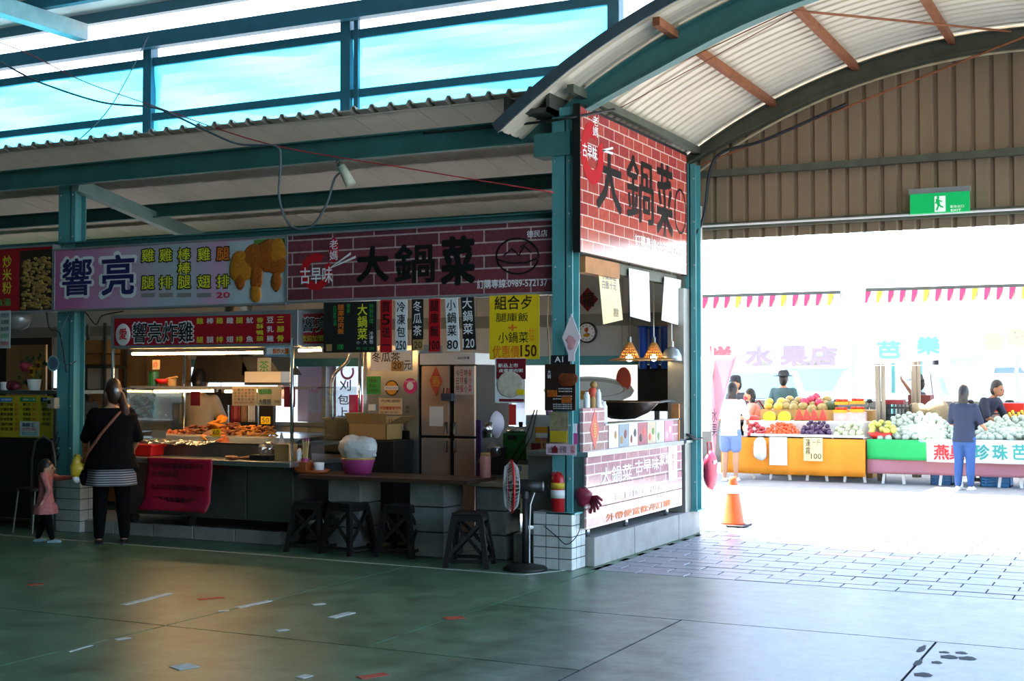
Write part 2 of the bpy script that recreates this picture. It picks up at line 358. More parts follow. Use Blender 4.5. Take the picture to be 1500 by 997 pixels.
# white tiled post footings, each tile its own piece
mat('tile', 'cdd3d0', .25, var=.12, scale=12); mat('grout', '2e3230', .9)
def tiled_base(name, x0, x1, y0, y1, z1, nx, ny, nz, z0=0.0):
    o = struct(MB().box(x0 + .006, x1 - .006, y0 + .006, y1 - .006, z0, z1 - .004), name, 'grout'); q = .004
    for k in range(nz):
        za, zb = z0 + (z1 - z0) * k / nz + q, z0 + (z1 - z0) * (k + 1) / nz - q
        for i in range(nx):
            xa, xb = x0 + (x1 - x0) * i / nx + q, x0 + (x1 - x0) * (i + 1) / nx - q
            MB().box(xa, xb, y0, y0 + .01, za, zb).build('tile', 'tile', o)
        for j in range(ny):
            ya, yb = y0 + (y1 - y0) * j / ny + q, y0 + (y1 - y0) * (j + 1) / ny - q
            MB().box(x1 - .01, x1, ya, yb, za, zb).build('tile', 'tile', o)
    MB().box(x0, x1, y0, y1, z1 - .004, z1 + .012).build('cap', 'concrete', o)
    return o
tiled_base('trim_post_footing', -4.86, -4.50, 10.13, 10.42, .47, 3, 3, 5)
tiled_base('trim_post_footing_far', -10.7, -10.26, 10.36, 10.6, .58, 3, 2, 5, .0)

# ---- steel posts
mat('zinc', 'c3cac8', .4, metal=.4)
def h_post(name, x, y, z0, z1, w_=.19, d=.15, m='teal', arms=True):
    o = struct(MB().box(x - w_ / 2, x + w_ / 2, y - d / 2, y - d / 2 + .012, z0, z1), name, m)
    MB().box(x - w_ / 2, x + w_ / 2, y + d / 2 - .012, y + d / 2, z0, z1).build('flange', m, o)
    MB().box(x + w_ / 2 - .07, x + w_ / 2 - .058, y - d / 2, y + d / 2, z0, z1).build('web', m, o)
    MB().box(x - w_ * .7, x + w_ * .7, y - d * .8, y + d * .8, z0, z0 + .015).build('base_plate', m, o)
    b = MB()
    for z in np.arange(z0 + .3, z1, .45):
        for s_ in (-.35, .35): b.cyl((x + s_ * w_, y - d / 2, z), (x + s_ * w_, y - d / 2 - .01, z), .009, n=6)
    b.build('bolt_heads', 'zinc', o)
    return o
pr = h_post('pillar_corner', -4.605, 10.25, .47, 3.9)
MB().box(-4.86, -4.52, 10.15, 10.35, 3.52, 3.72).build('bracket', 'teal_dark', pr)
MB().box(-4.74, -4.46, 10.15, 10.36, 3.86, 3.93).build('cap_plate', 'teal', pr)
MB().prism([(0, 0), (.26, .0), (0, -.26)], (-4.51, 10.2, 3.6), (0, 1, 0), (0, 0, 1), (.012, 0, 0)).build('gusset', 'teal', pr)
pl = h_post('pillar_far_stall', -10.5, 10.45, .58, 3.75, .24, .16)
pf = h_post('pillar_gable', -4.43, 13.1, .25, 3.86, .12, .16)
mat('rust_box', 'b07a4a', .7, var=.3)
# ---- stall roof: ribbed sheet, purlins, rafters
mat('sheet_under', 'c2b8aa', .6, var=.1, scale=3, stretch=(1, .2, 1))
def rz_(Y): return 4.03 - .185 * (Y - 10.2)
prof = []; x = -17.0
while x < -4.98:
    prof += [(x, 0), (x + .13, 0), (x + .15, .035), (x + .18, .035)]; x += .2
prof.append((x, 0)); m_ = MB(); Y0, Y1 = 10.02, 13.6
vs = [(a, Y0, rz_(Y0) + h) for a, h in prof] + [(a, Y1, rz_(Y1) + h) for a, h in prof]; k = len(prof)
m_.add(vs, [(i, i + 1, k + i + 1, k + i) for i in range(k - 1)])
m_.add([(a, b, c + .012) for a, b, c in vs], [(k + i, k + i + 1, i + 1, i) for i in range(k - 1)])
m_.add([(a, b, c + q) for q in (0, .012) for a, b, c in vs[:k]], [(i + 1, i, k + i, k + i + 1) for i in range(k - 1)])
rs = struct(m_, 'roof_stalls', 'sheet_under')
for i in range(34):     # ceiling boards under the ribbed sheet
    x = -17 + i * .355; b_ = MB(); y0_, y1_ = 10.1, 13.28; b_.add([(x + q, yy, rz_(yy) - h) for h in (.004, .016) for q, yy in ((0, y0_), (.35, y0_), (.35, y1_), (0, y1_))], [(0, 1, 2, 3), (7, 6, 5, 4), (0, 4, 5, 1), (1, 5, 6, 2), (2, 6, 7, 3), (3, 7, 4, 0)]); b_.build('ceiling_board', mat('ceiling_cream', 'e4dbce', .6, var=.06, scale=2, stretch=(3, .2, 1)), rs)
def channel(name, p0, p1, h_, w_, m, out=(0, -1, 0)):   # C section: web and two flanges
    p0, p1 = Vector(p0), Vector(p1); o_ = Vector(out)
    b = MB(); b.bar(p0, p1, .012, h_)
    for s_ in (-1, 1): b.bar(p0 + o_ * w_ / 2 + Vector((0, 0, s_ * h_ / 2)), p1 + o_ * w_ / 2 + Vector((0, 0, s_ * h_ / 2)), w_, .012)
    return struct(b, name, m)
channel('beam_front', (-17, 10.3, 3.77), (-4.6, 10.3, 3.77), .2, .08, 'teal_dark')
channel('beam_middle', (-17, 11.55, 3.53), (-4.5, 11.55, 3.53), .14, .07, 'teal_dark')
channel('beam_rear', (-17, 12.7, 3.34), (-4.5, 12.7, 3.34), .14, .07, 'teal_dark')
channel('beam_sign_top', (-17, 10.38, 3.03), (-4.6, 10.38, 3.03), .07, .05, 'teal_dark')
for X, nm in ((-10.36, 'rafter_far'), (-16.2, 'rafter_end')): struct(MB().bar((X, 10.35, 3.68), (X, 13.3, 3.13), .1, .14), nm, mat('teal_pale', '86a5a2', .5))
struct(MB().bar((-4.56, 10.3, 3.62), (-4.56, 13.2, 3.3), .06, .1), 'rafter_side', 'teal_pale')
# ---- stall rear wall: panels with an open window band
mat('panel', 'c6c5bd', .6, var=.08, scale=4); mat('band', '85877e', .6)
wb = struct(MB().box(-17, -4.5, 13.34, 13.38, 1.86, 3.45), 'wall_rear', 'band')
for i in range(14): MB().box(-17 + i * .9, -17 + (i + 1) * .9 - .006, 13.3, 13.345, 1.86, 3.45).build('panel', 'panel', wb)
MB().box(-17, -4.5, 13.27, 13.3, 2.2, 2.33).build('rail', 'band', wb); MB().box(-17, -4.5, 13.26, 13.36, 1.77, 1.87).build('window_rail', 'teal', wb)
MB().box(-12.0, -4.5, 13.3, 13.36, .1, 1.05).build('lower_panel', 'panel', wb); MB().box(-12, -4.5, 13.24, 13.36, 1.04, 1.09).build('sill', 'alu', wb)
for X in (-9.2, -7.1, -4.9): MB().box(X - .03, X + .03, 13.28, 13.36, 1.05, 1.8).build('mullion', 'alu', wb)
mat('dark_panel', '3c332b', .7, var=.2); mat('tan_panel', 'b08a5c', .65, var=.1, scale=3, stretch=(1, 1, .2))
wl = struct(MB().box(-17, -9.75, 13.0, 13.06, 0, 1.5), 'wall_far_stall', 'dark_panel')
# ---- arched passage roof
AX, AZ, AR = -1.3, -.94, 5.8
def arc(Rr, X): return AZ + math.sqrt(max(0, Rr * Rr - (X - AX) ** 2))
def arch_beam(name, Y, r0, r1, fw_, m, X0=-4.62, X1=2.02):
    b = MB(); n = 28; a0 = math.atan2(arc(r0, X0) - AZ, X0 - AX); a1 = math.atan2(arc(r0, X1) - AZ, X1 - AX)
    def ring(ra, rb, ya, yb):
        vs = []
        for i in range(n + 1):
            t = a0 + (a1 - a0) * i / n
            for r_, y_ in ((ra, ya), (rb, ya), (rb, yb), (ra, yb)):
                if r_ < r1 - .1: r_ += .13 * max(0, abs(r_ * math.cos(t)) - 2.3) ** 1.5
                vs.append((AX + r_ * math.cos(t), y_, AZ + r_ * math.sin(t)))
        fs = [(i * 4 + j, i * 4 + (j + 1) % 4, i * 4 + 4 + (j + 1) % 4, i * 4 + 4 + j) for i in range(n) for j in range(4)]
        b.add(vs, fs + [(3, 2, 1, 0), (n * 4, n * 4 + 1, n * 4 + 2, n * 4 + 3)])
    ring(r0, r1, Y - .006, Y + .006); ring(r0, r0 + .012, Y - fw_ / 2, Y + fw_ / 2); ring(r1 - .012, r1, Y - fw_ / 2, Y + fw_ / 2)
    return struct(b, name, m)
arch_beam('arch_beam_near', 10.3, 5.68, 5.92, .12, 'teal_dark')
arch_beam('arch_beam_gable', 13.36, 5.74, 5.92, .12, mat('olive', '55594a', .6, var=.25))
mat('arch_sheet', 'e2d7c2', .55, var=.12, scale=2, stretch=(.3, 4, .3))
m_ = MB(); RS_ = 5.97; na = 40; prof = []; y = 9.78
while y < 13.5: prof += [(y, 0), (y + .095, 0), (y + .11, .03), (y + .14, .03)]; y += .155
a0 = math.atan2(3.6 - AZ, -4.95 - AX); a1 = math.atan2(3.6 - AZ, 2.35 - AX)
for q in (0, .012):
    vs = []
    for i in range(na + 1):
        t = a0 + (a1 - a0) * i / na
        for yy, h in prof: vs.append((AX + (RS_ + h + q) * math.cos(t), yy, AZ + (RS_ + h + q) * math.sin(t)))
    k = len(prof); m_.add(vs, [(i * k + j, i * k + j + 1, (i + 1) * k + j + 1, (i + 1) * k + j) for i in range(na) for j in range(k - 1)])
ar = struct(m_, 'roof_arch', 'arch_sheet')
# edge flashing along the front of the arch sheet
m_ = MB(); vs = []
for i in range(na + 1):
    t = a0 + (a1 - a0) * i / na
    for r_, y_ in ((RS_ - .035, 9.77), (RS_ + .06, 9.77), (RS_ + .06, 9.79), (RS_ - .035, 9.79)): vs.append((AX + r_ * math.cos(t), y_, AZ + r_ * math.sin(t)))
m_.add(vs, [(i * 4 + j, i * 4 + (j + 1) % 4, i * 4 + 4 + (j + 1) % 4, i * 4 + 4 + j) for i in range(na) for j in range(4)])
m_.build('edge_flashing', mat('flashing', '55646c', .4, metal=.4), ar)
mat('rust', '8c5433', .8, var=.35, scale=10, bump=.3)
for i, X in enumerate((-4.45, -3.63, -2.78, -1.85, -.9, .1, 1.1)):
    z = arc(5.93, X); MB().box(X - .03, X + .03, 9.85 if i else 10.0, 13.42, z - .07, z).build('purlin', 'rust' if i else 'olive', ar)
for a, b, r_ in (((1160, 15, 10.5), (1480, 46, 13.2), .011), ((1500, 54, 13.2), (1030, 240, 13.25), .012), ((850, 160, 10.4), (1165, 12, 10.6), .005), ((905, 160, 11.2), (1170, 15, 10.6), .004)):
    MB().tube([PY(*a), PY(*b)], r_).build('tie_rod', 'rust', ar)
# gutter junction at the corner: dark box gutter
struct(MB().box(-5.05, -4.62, 9.95, 13.5, 3.86, 3.9).box(-5.05, -5.02, 9.95, 13.5, 3.86, 4.02).box(-4.65, -4.62, 9.95, 13.5, 3.86, 4.02), 'gutter', mat('gutter_metal', '4a4a44', .6, metal=.3, var=.3))
# gable: ribbed brown cladding
m_ = MB(); x = -4.62; pr_ = []
while x < 2.2: pr_ += [(x, 0), (x + .115, 0), (x + .13, .03), (x + .16, .03)]; x += .175
vs = [];
for a, h in pr_: vs += [(a, 13.42 + h, 3.1), (a, 13.42 + h, arc(5.93, min(max(a, -4.6), 2)))]
m_.add(vs, [(2 * i, 2 * i + 2, 2 * i + 3, 2 * i + 1) for i in range(len(pr_) - 1)]); m_.add([(a, b + .01, c) for a, b, c in vs], [(2 * i + 1, 2 * i + 3, 2 * i + 2, 2 * i) for i in range(len(pr_) - 1)])
gw = struct(m_, 'wall_gable', mat('brown_clad', '8d7a62', .6, var=.12, scale=3, stretch=(1, 1, .2)))
MB().box(-4.6, 2.2, 13.34, 13.41, 3.76, 3.83).build('rail', 'olive', gw); MB().box(-4.6, 2.2, 13.35, 13.41, 3.2, 3.27).build('rail', 'olive', gw)
MB().tube([(-4.55, 13.33, 3.235), (2.2, 13.33, 3.235)], .012).build('conduit', 'white', gw)
MB().tube([(-4.5 + .2 * i, 13.29, arc(5.69, -4.5 + .2 * i)) for i in range(18)], .012).build('conduit', mat('conduit_tan', 'b3a98a', .6, var=.3), gw)
# ---- high hall roof and blue net clerestory
NY = 13.4
mat('hall_steel', '3e5f6e', .5, var=.15)
z1 = lambda p: PY(*p, NY).z
struct(MB().bar((-26, NY - .1, 6.14), (-5.3, NY - .1, 6.08), .14, .2), 'beam_eaves', 'hall_steel')
ns = struct(MB().bar((-26, NY, 5.87), (-5.38, NY, 5.82), .06, .11), 'trim_net_frame', 'hall_steel')
MB().bar((-26, NY, 5.1), (-5.38, NY, 5.1), .06, .1).build('rail', 'hall_steel', ns)
for X in (-20, -15.4, -12.1, -8.95, -5.42): MB().box(X - .07, X + .07, NY - .06, NY + .08, 3.3, 6.1).build('post', 'hall_steel', ns)
MB().box(-8.83, -8.77, NY - .05, NY, 3.3, 6.0).build('post', 'hall_steel', ns)
sheet_mat('blue_net', '8fdcf0', .6, .62)
def net_mat():
    m = bpy.data.materials.new('net'); m.use_nodes = True; t = m.node_tree; t.nodes.clear()
    o = t.nodes.new('ShaderNodeOutputMaterial'); tc = t.nodes.new('ShaderNodeTexCoord')
    mp = t.nodes.new('ShaderNodeMapping'); mp.inputs['Scale'].default_value = (.25, 1, 3); t.links.new(tc.outputs['Object'], mp.inputs[0])
    n = t.nodes.new('ShaderNodeTexNoise'); n.inputs['Scale'].default_value = 1.6; n.inputs['Detail'].default_value = 6; t.links.new(mp.outputs[0], n.inputs['Vector'])
    mx = t.nodes.new('ShaderNodeMix'); mx.data_type = 'RGBA'; mx.inputs['A'].default_value = (.2, .68, .84, 1); mx.inputs['B'].default_value = (.42, .85, .92, 1); t.links.new(n.outputs[0], mx.inputs['Factor'])
    tr = t.nodes.new('ShaderNodeBsdfTranslucent'); tp = t.nodes.new('ShaderNodeBsdfTransparent'); s_ = t.nodes.new('ShaderNodeMixShader'); s_.inputs[0].default_value = .55
    for q in (tr, tp): t.links.new(mx.outputs['Result'], q.inputs[0])
    t.links.new(tp.outputs[0], s_.inputs[1]); t.links.new(tr.outputs[0], s_.inputs[2]); t.links.new(s_.outputs[0], o.inputs[0])
    return m
nm_ = net_mat()
for a, b in ((-26, -20.1), (-19.9, -15.5), (-15.3, -12.17), (-12.03, -9.02), (-8.88, -5.49)):
    for z0, z1_ in ((3.3, 5.06), (5.14, 5.82)):
        MB().grid(lambda u, v: (a + (b - a) * u, NY + .02 + .02 * math.sin(u * 9 + v * 5), z0 + (z1_ - z0) * v), 16, 4, (0, .003, 0)).build('net_sheet', nm_, ns)
mat('roof_sheet', 'cfd3d2', .6, var=.08)
hr = struct(MB().box(-26, 3.6, -16, 13.55, 6.62, 6.66), 'roof_hall', 'roof_sheet')
for y in (-12, -8, -4, 0, 3, 6, 8.5, 10, 11.3, 12.5, 13.35): MB().box(-26, 3.6, y - .05, y + .05, 6.46, 6.6).build('purlin', 'hall_steel', hr)
for X in (-19.4, -13.15, -6.6, -.4, 3.4): MB().box(X - .09, X + .09, -16, 13.25, 6.22, 6.44).build('rafter', mat('rafter_white', 'aab4b6', .5, var=.15), hr)
mat('light_block_wall', '4c4f4b', .8, var=.1); struct(MB().box(3.6, 3.75, -16, 1.5, 0, 6.6), 'wall_light_block_right', 'light_block_wall')  # unseen wall, added to keep yard light off the lower stall fronts
struct(MB().box(-18.2, -18, -16, 13.4, 0, 6.6), 'wall_light_block_left', 'light_block_wall'); struct(MB().box(-26, 3.6, -16.2, -16, 0, 6.6), 'wall_light_block_rear', 'light_block_wall')  # unseen walls, added dark to hold down light on the left
struct(MB().box(12, 60, -40, 14.4, -.12, -.004), 'ground_yard', 'asphalt')
for i, y in enumerate((-15.8, -8, 0, 6, 13.2)): struct(MB().box(3.4, 3.6, y - .12, y + .12, 0, 6.5), 'pillar_yard_%d' % (i + 1), 'teal')
# ================================================================== sign boards
mat('pink_board', 'c79ab6', .35, var=.2, scale=1.2)
def pink_print():
    m = MATS['pink_board']; t = m.node_tree; b = t.nodes['Principled BSDF']; tc = t.nodes.new('ShaderNodeTexCoord'); sp = t.nodes.new('ShaderNodeSeparateXYZ'); t.links.new(tc.outputs['Object'], sp.inputs[0])
    n = t.nodes.new('ShaderNodeTexNoise'); n.inputs['Scale'].default_value = 1.3; t.links.new(tc.outputs['Object'], n.inputs['Vector'])
    a = t.nodes.new('ShaderNodeMath'); a.operation = 'MULTIPLY_ADD'; a.inputs[1].default_value = 1.2; t.links.new(n.outputs[0], a.inputs[0]); t.links.new(sp.outputs[0], a.inputs[2])
    r = t.nodes.new('ShaderNodeValToRGB'); e = r.color_ramp.elements; e[0].position = 0; e[0].color = (*lin('b8508f'), 1); e[1].position = 1; e[1].color = (*lin('b9cfd2'), 1); k = e.new(.35); k.color = (*lin('cfa3c0'), 1); k = e.new(.62); k.color = (*lin('aebfc6'), 1); k = e.new(.8); k.color = (*lin('d2a6c6'), 1)
    mr = t.nodes.new('ShaderNodeMapRange'); mr.inputs[1].default_value = -1.1; mr.inputs[2].default_value = 1.9; t.links.new(a.outputs[0], mr.inputs[0]); t.links.new(mr.outputs[0], r.inputs[0]); t.links.new(r.outputs[0], b.inputs['Base Color'])
pink_print()
mat('red_board', 'b01828', .35, var=.15, scale=2)
mat('black_board', '1c1a19', .6, var=.1); mat('maroon', '7a1622', .5, var=.1)
brick_mat('brick_print', '7d3a42', '63303a', 'b9a3a2', .46, .115, 'xz', .4, msize=.008)
brick_mat('brick_print_side', 'c2584a', 'a33f42', 'e6cabf', .24, .105, 'yz', .2, 1.0, msize=.006)
brick_mat('brick_print_pale', 'c08c8c', 'ad7a80', 'ead9d9', .3, .09, 'yz', .14, 1.0, msize=.007)
SY = 10.25
def signboard(name, label, px, Y, m, cat='sign', frame='alu', depth=.1, rim=.02):
    a, b, c, d = RF(*px, Y)
    t = thing(name, label, cat, ((a + b) / 2, Y + depth / 2, c))
    MB().box(a, b, Y, Y + depth, c, d).build('board', m, t)
    if rim:
        f = MB(); r = rim
        f.box(a, b, Y - .012, Y + depth, d, d + r); f.box(a, b, Y - .012, Y + depth, c - r, c)
        f.box(a - .004, a + .008, Y - .012, Y + depth, c, d); f.box(b - .008, b + .004, Y - .012, Y + depth, c, d)
        f.build('frame', frame, t)
    return t
def blob(mb, c, r, seed, n=10, m=7, amp=.18, flat=False):
    q = random.Random(seed); k = len(mb.v); mb.sph(c, r, n, m, 0 if flat else q.uniform(0, 6)); c = Vector(c)
    f = [(q.uniform(2, 5), q.uniform(0, 6)) for _ in range(3)]
    for i in range(k, len(mb.v)):
        p = Vector(mb.v[i]) - c; dn = p.normalized()
        s_ = 1 + amp * (math.sin(dn.x * f[0][0] + f[0][1]) + math.sin(dn.y * f[1][0] + f[1][1]) + math.sin(dn.z * f[2][0] + f[2][1])) / 1.6 + q.uniform(-amp, amp) * .45
        mb.v[i] = tuple(c + p * s_)
    return mb
mat('fried', 'a85510', .5, var=.45, scale=30, bump=.8, bscale=70); mat('fried_dark', '75340c', .5, var=.45, scale=30, bump=.8, bscale=70); mat('fried_gold', 'cc7f1c', .5, var=.35, scale=30, bump=.8, bscale=70)
mat('noodle_print', 'a98040', .5, var=.6, scale=14); mat('leaf_print', '5c8a35', .5, var=.3)

# red sign of the far stall
t = signboard('shop_sign', 'red sign with yellow characters and a noodle picture, leftmost over the stalls', (-70, 365, 78, 456), SY, 'red_board')
tF('炒米粉', (4, 374, 17, 430), SY, 'txt_yellow', t, vert=True, bold=.01); tF('魚湯', (-6, 437, 16, 448), SY, 'txt_green', t, bold=.02)
pic = MB()
for i in range(190):
    p = PY(R.uniform(33, 74), R.uniform(378, 452), SY)
    pic.sph((p.x, SY - .002, p.z), (R.uniform(.02, .05), .004 + .003 * R.random(), R.uniform(.012, .024)), 7, 4)
pic.build('food_picture', 'noodle_print', t, smooth=True)
a, b, c, d = RF(29, 366, 77, 455, SY); MB().box(a, b, SY - .002, SY, c, d).build('picture_ground', mat('dark_print', '38291c', .4, var=.4), t)
# pink fried chicken sign
t = signboard('shop_sign', 'pink and grey sign with two big navy characters and fried drumsticks', (80, 357, 419, 448), SY, 'pink_board')
tF('響', (90, 377, 136, 434), SY - .002, 'txt_white', t, bold=.06, name='letter_outline'); tF('亮', (147, 371, 198, 434), SY - .002, 'txt_white', t, bold=.06, name='letter_outline')
tF('響', (92, 379, 134, 432), SY - .007, 'txt_navy', t, bold=.022); tF('亮', (150, 374, 196, 431), SY - .007, 'txt_navy', t, bold=.026)
for i, (w_, x) in enumerate((('雞腿', 217), ('雞排', 243), ('棒棒腿', 270), ('雞翅', 299), ('腿排', 327))):
    for bo, mt, dy in ((.06, 'ink', 0), (.02, 'txt_yellow', .002)):
        ys = (374, 414) if len(w_) == 2 else (374, 394, 414)
        for ch, y in zip(w_, ys):
            if i < 4 or dy == 0 or y > 400: mm = mt
            else: mm = 'txt_orange'
            tF(ch, (x - 10 + dy * 400, y - 10 - i * .6 + dy * 400, x + 10 - dy * 400, y + 10 - i * .6 - dy * 400), SY - .002 - dy * 2, mm, t, bold=bo)
tF('20', (317, 428, 337, 436), SY, 'txt_red', t, bold=.03)
for x in (217, 243, 270, 299):
    a, b, c, d = RF(x - 10, 429, x + 10, 435, SY); MB().box(a, b, SY - .003, SY, c, d).build('price_patch', mat('patch_grey', '8f8884', .7), t)
a, b, c, d = RF(334, 352, 419, 444, SY); MB().box(a, b, SY - .001, SY, c, d).build('picture_ground', mat('plate_print', 'b9c6cc', .35, var=.2, scale=3), t)
a, b, c, d = RF(372, 350, 418, 368, SY); MB().box(a, b, SY - .002, SY, c, d).build('leaf_picture', 'leaf_print', t)
for i, (x, y, rx, ry) in enumerate(((354, 390, 19, 22), (372, 378, 18, 20), (392, 375, 16, 22), (408, 372, 16, 24), (405, 385, 18, 14), (376, 405, 11, 22), (375, 428, 9, 13), (352, 410, 9, 14), (405, 412, 9, 16))):
    p = PY(x, y, SY); s_ = .0071
    blob(MB(), (p.x, SY - .006, p.z), (rx * s_, .012, ry * s_), i, 14, 8, .1, True).build('drumstick_picture', 'fried' if i % 3 else 'fried_gold', t, smooth=True)
# dark brick printed sign
def ring(mb, c, r0, r1, fr, a0=0, a1=360, n=28, th=.003):
    u, v, n_ = fr; c = Vector(c)
    pts = [(math.radians(a0 + (a1 - a0) * i / n)) for i in range(n + 1)]
    mb.add([c + (u * math.cos(t_) + v * math.sin(t_)) * r_ + n_ * th for t_ in pts for r_ in (r0, r1)], [(2 * i, 2 * i + 1, 2 * i + 3, 2 * i + 2) for i in range(n)])
    return mb
t = signboard('shop_sign', 'dark brick-patterned sign with black brush characters and red ring, facing the hall', (421, 334, 822, 434), SY, 'brick_print')
c = PY(463, 398, SY); ring(MB(), c, .1, .175, FRONT, 60, 390).build('red_ring', 'red', t)
tF('古早味', (440, 391, 487, 415), SY - .003, 'txt_white', t, bold=.012)
c = PY(489, 366, SY); MB().sph((c.x, SY, c.z), (.055, .004, .12), 16, 10).build('red_seal', 'red', t); tF('老媽', (483, 351, 495, 381), SY - .004, 'txt_white', t, vert=True, bold=.01)
for p0, p1 in (((481, 394), (514, 371)), ((481, 394), (521, 376))):
    p0, p1 = PY(*p0, SY - .004), PY(*p1, SY - .004); MB().prism([(0, -.002), (1, -.012), (1, .012), (0, .002)], p0, p1 - p0, (0, 0, 1), (0, -.002, 0)).build('chopstick_print', 'txt_white', t)
tF('大', (524, 362, 568, 411), SY, 'ink', t, bold=.04); tF('鍋', (579, 358, 636, 413), SY, 'ink', t, bold=.03); tF('菜', (648, 348, 694, 415), SY, 'ink', t, bold=.04)
bowl = MB(); c = PY(758, 375, SY); s_ = .007
def stroke(mb, pts, wd, Y=SY):
    P = [PY(x, y, Y - .002) for x, y in pts]
    for p, q in zip(P, P[1:]): mb.bar(p, q, .003, wd, (0, 0, 1)) if abs((q - p).normalized().z) < .9 else mb.bar(p, q, wd, .003, (0, 1, 0))
stroke(bowl, [(758 + 31 * math.cos(a), 375 + 26 * math.sin(a)) for a in np.linspace(.2, 6.4, 24)], .016)
stroke(bowl, [(729, 380), (745, 385), (770, 385), (787, 378)], .014); stroke(bowl, [(738, 374), (750, 364), (760, 374), (768, 360), (778, 370)], .012); stroke(bowl, [(762, 362), (774, 354), (784, 362)], .01)
bowl.build('bowl_drawing', 'ink', t)
tF('德民店', (772, 337, 802, 347), SY, 'txt_white', t, bold=.012); tF('訂購專線:0989-572137', (699, 408, 802, 421), SY, 'txt_white', t, bold=.014)
# side sign facing the passage
SX = -4.42
YL, YR = 10.13, 12.88
t = thing('shop_sign', 'tall red brick-patterned sign with black brush characters facing the passage', 'sign', (SX, 11.5, 2.69))
MB().box(SX - .05, SX, YL, YR, 2.69, 3.92).build('board', 'brick_print_side', t)
MB().box(SX - .06, SX + .006, YL, YR, 3.92, 3.945).box(SX - .06, SX + .006, YL - .01, YL, 2.68, 3.945).box(SX - .06, SX + .006, YR, YR + .012, 2.68, 3.945).build('frame', 'black', t)
c = Vector((SX, 10.4, 3.6)); rb = ring(MB(), (0, 0, 0), .14, .27, SIDE, 60, 390); rb.v = [(SX + .003, 10.4 + p[1] * .92, 3.56 + p[2] * 1.0) for p in rb.v]; rb.build('red_ring', 'red', t)
tS('古早味', (853, 212, 874, 232), SX + .003, 'txt_white', t, bold=.012); tS('老媽', (868, 170, 876, 200), SX + .003, 'txt_white', t, vert=True, bold=.01)
for z in (.0, .05): MB().bar((SX + .004, 10.62, 3.62), (SX + .004, 10.86, 3.68 - z), .003, .02).build('chopstick_print', 'txt_white', t)
tS('大', (874, 219, 910, 308), SX, 'ink', t, bold=.028); tS('鍋', (918, 232, 957, 325), SX, 'ink', t, bold=.014); tS('菜', (962, 242, 985, 345), SX, 'ink', t, bold=.02)
tS('訂購專線:0989-572137', (930, 352, 1000, 368), SX, 'txt_white', t, bold=.012)
b2 = MB(); rr = ring(b2, (0, 0, 0), .16, .18, SIDE); b2.v = [(SX + .003, 12.68 + p[1], 3.32 + p[2] * 1.3) for p in b2.v]; b2.build('bowl_drawing', 'ink', t)
# battered beam under the side sign
tb = MB().box(-4.58, -4.47, 10.36, 11.15, 2.53, 2.67); struct(tb, 'beam_under_sign', 'rust_box'); struct(MB().box(-4.6, -4.52, 11.15, 12.85, 2.58, 2.68), 'beam_under_sign_far', 'olive')

# fried chicken cart sign boxes
CYF = 10.28
# hanging boards and price strips under the brick sign
HY = 10.22
def hung(name, label, cat, px, Y, m, depth=.004, group=None, tilt=0):
    a, b, c, d = RF(*px, Y); t = thing(name, label, cat, ((a + b) / 2, Y, c), group=group)
    poly = [(a, c), (b, c), (b, d), (a, d)]
    if tilt: poly = [(x + (d - z) * tilt, z) for x, z in poly]
    MB().prism([(x - a, z - c) for x, z in poly], (a, Y + depth, c), (1, 0, 0), (0, 0, 1), (0, -depth, 0)).build('sheet', m, t)
    return t
t = hung('menu_board', 'black menu board with yellow, orange and green handwriting under the brick sign', 'menu', (474, 442, 551, 516), HY, 'black_board', .02)
tF('大鍋菜', (524, 445, 538, 497), HY, 'txt_yellow', t, vert=True, bold=.02); tF('腿庫控肉飯', (495, 446, 504, 489), HY, 'txt_orange', t, vert=True, bold=.02)
tF('白菜滷', (488, 447, 493, 477), HY, 'txt_green', t, vert=True); tF('便當', (508, 445, 513, 458), HY, 'txt_green', t, vert=True); tF('冷凍包', (541, 485, 547, 503), HY, 'txt_white', t, vert=True, bold=.01)
tF('特製料理', (541, 445, 547, 473), HY, 'txt_green', t, vert=True); tF('小', (522, 499, 528, 504), HY, 'txt_white', t); tF('大', (532, 498, 538, 504), HY, 'txt_white', t)
tF('100', (495, 504, 503, 512), HY, 'txt_green', t, bold=.02); tF('80', (522, 508, 528, 512), HY, 'txt_green', t); tF('120', (531, 508, 538, 512), HY, 'txt_green', t); tF('250', (541, 508, 548, 512), HY, 'txt_green', t)
a, b, c, d = RF(478, 504, 486, 514, HY); MB().box(a, b, HY - .004, HY, c, d).build('price_card', 'cardboard', t)
strips = [('買5送一', 'red', 'ink', (557, 439, 574, 516), 'red price strip reading buy five get one, left end of the row'), ('冷凍包250', 'paper', 'ink', (579, 439, 596, 515), 'white price strip reading 250 in the row of strips'),
          ('冬瓜茶20', 'black_board', 'txt_white', (603, 438, 620, 513), 'black price strip with a brown 20 card'), ('腿庫飯100', 'red', 'ink', (628, 437, 645, 515), 'red price strip reading 100 in the row of strips'),
          ('小鍋菜80', 'paper', 'ink', (652, 436, 670, 514), 'tilted white price strip reading 80'), ('大鍋菜120', 'black_board', 'txt_white', (675, 433, 694, 512), 'black price strip reading 120, right end of the row')]
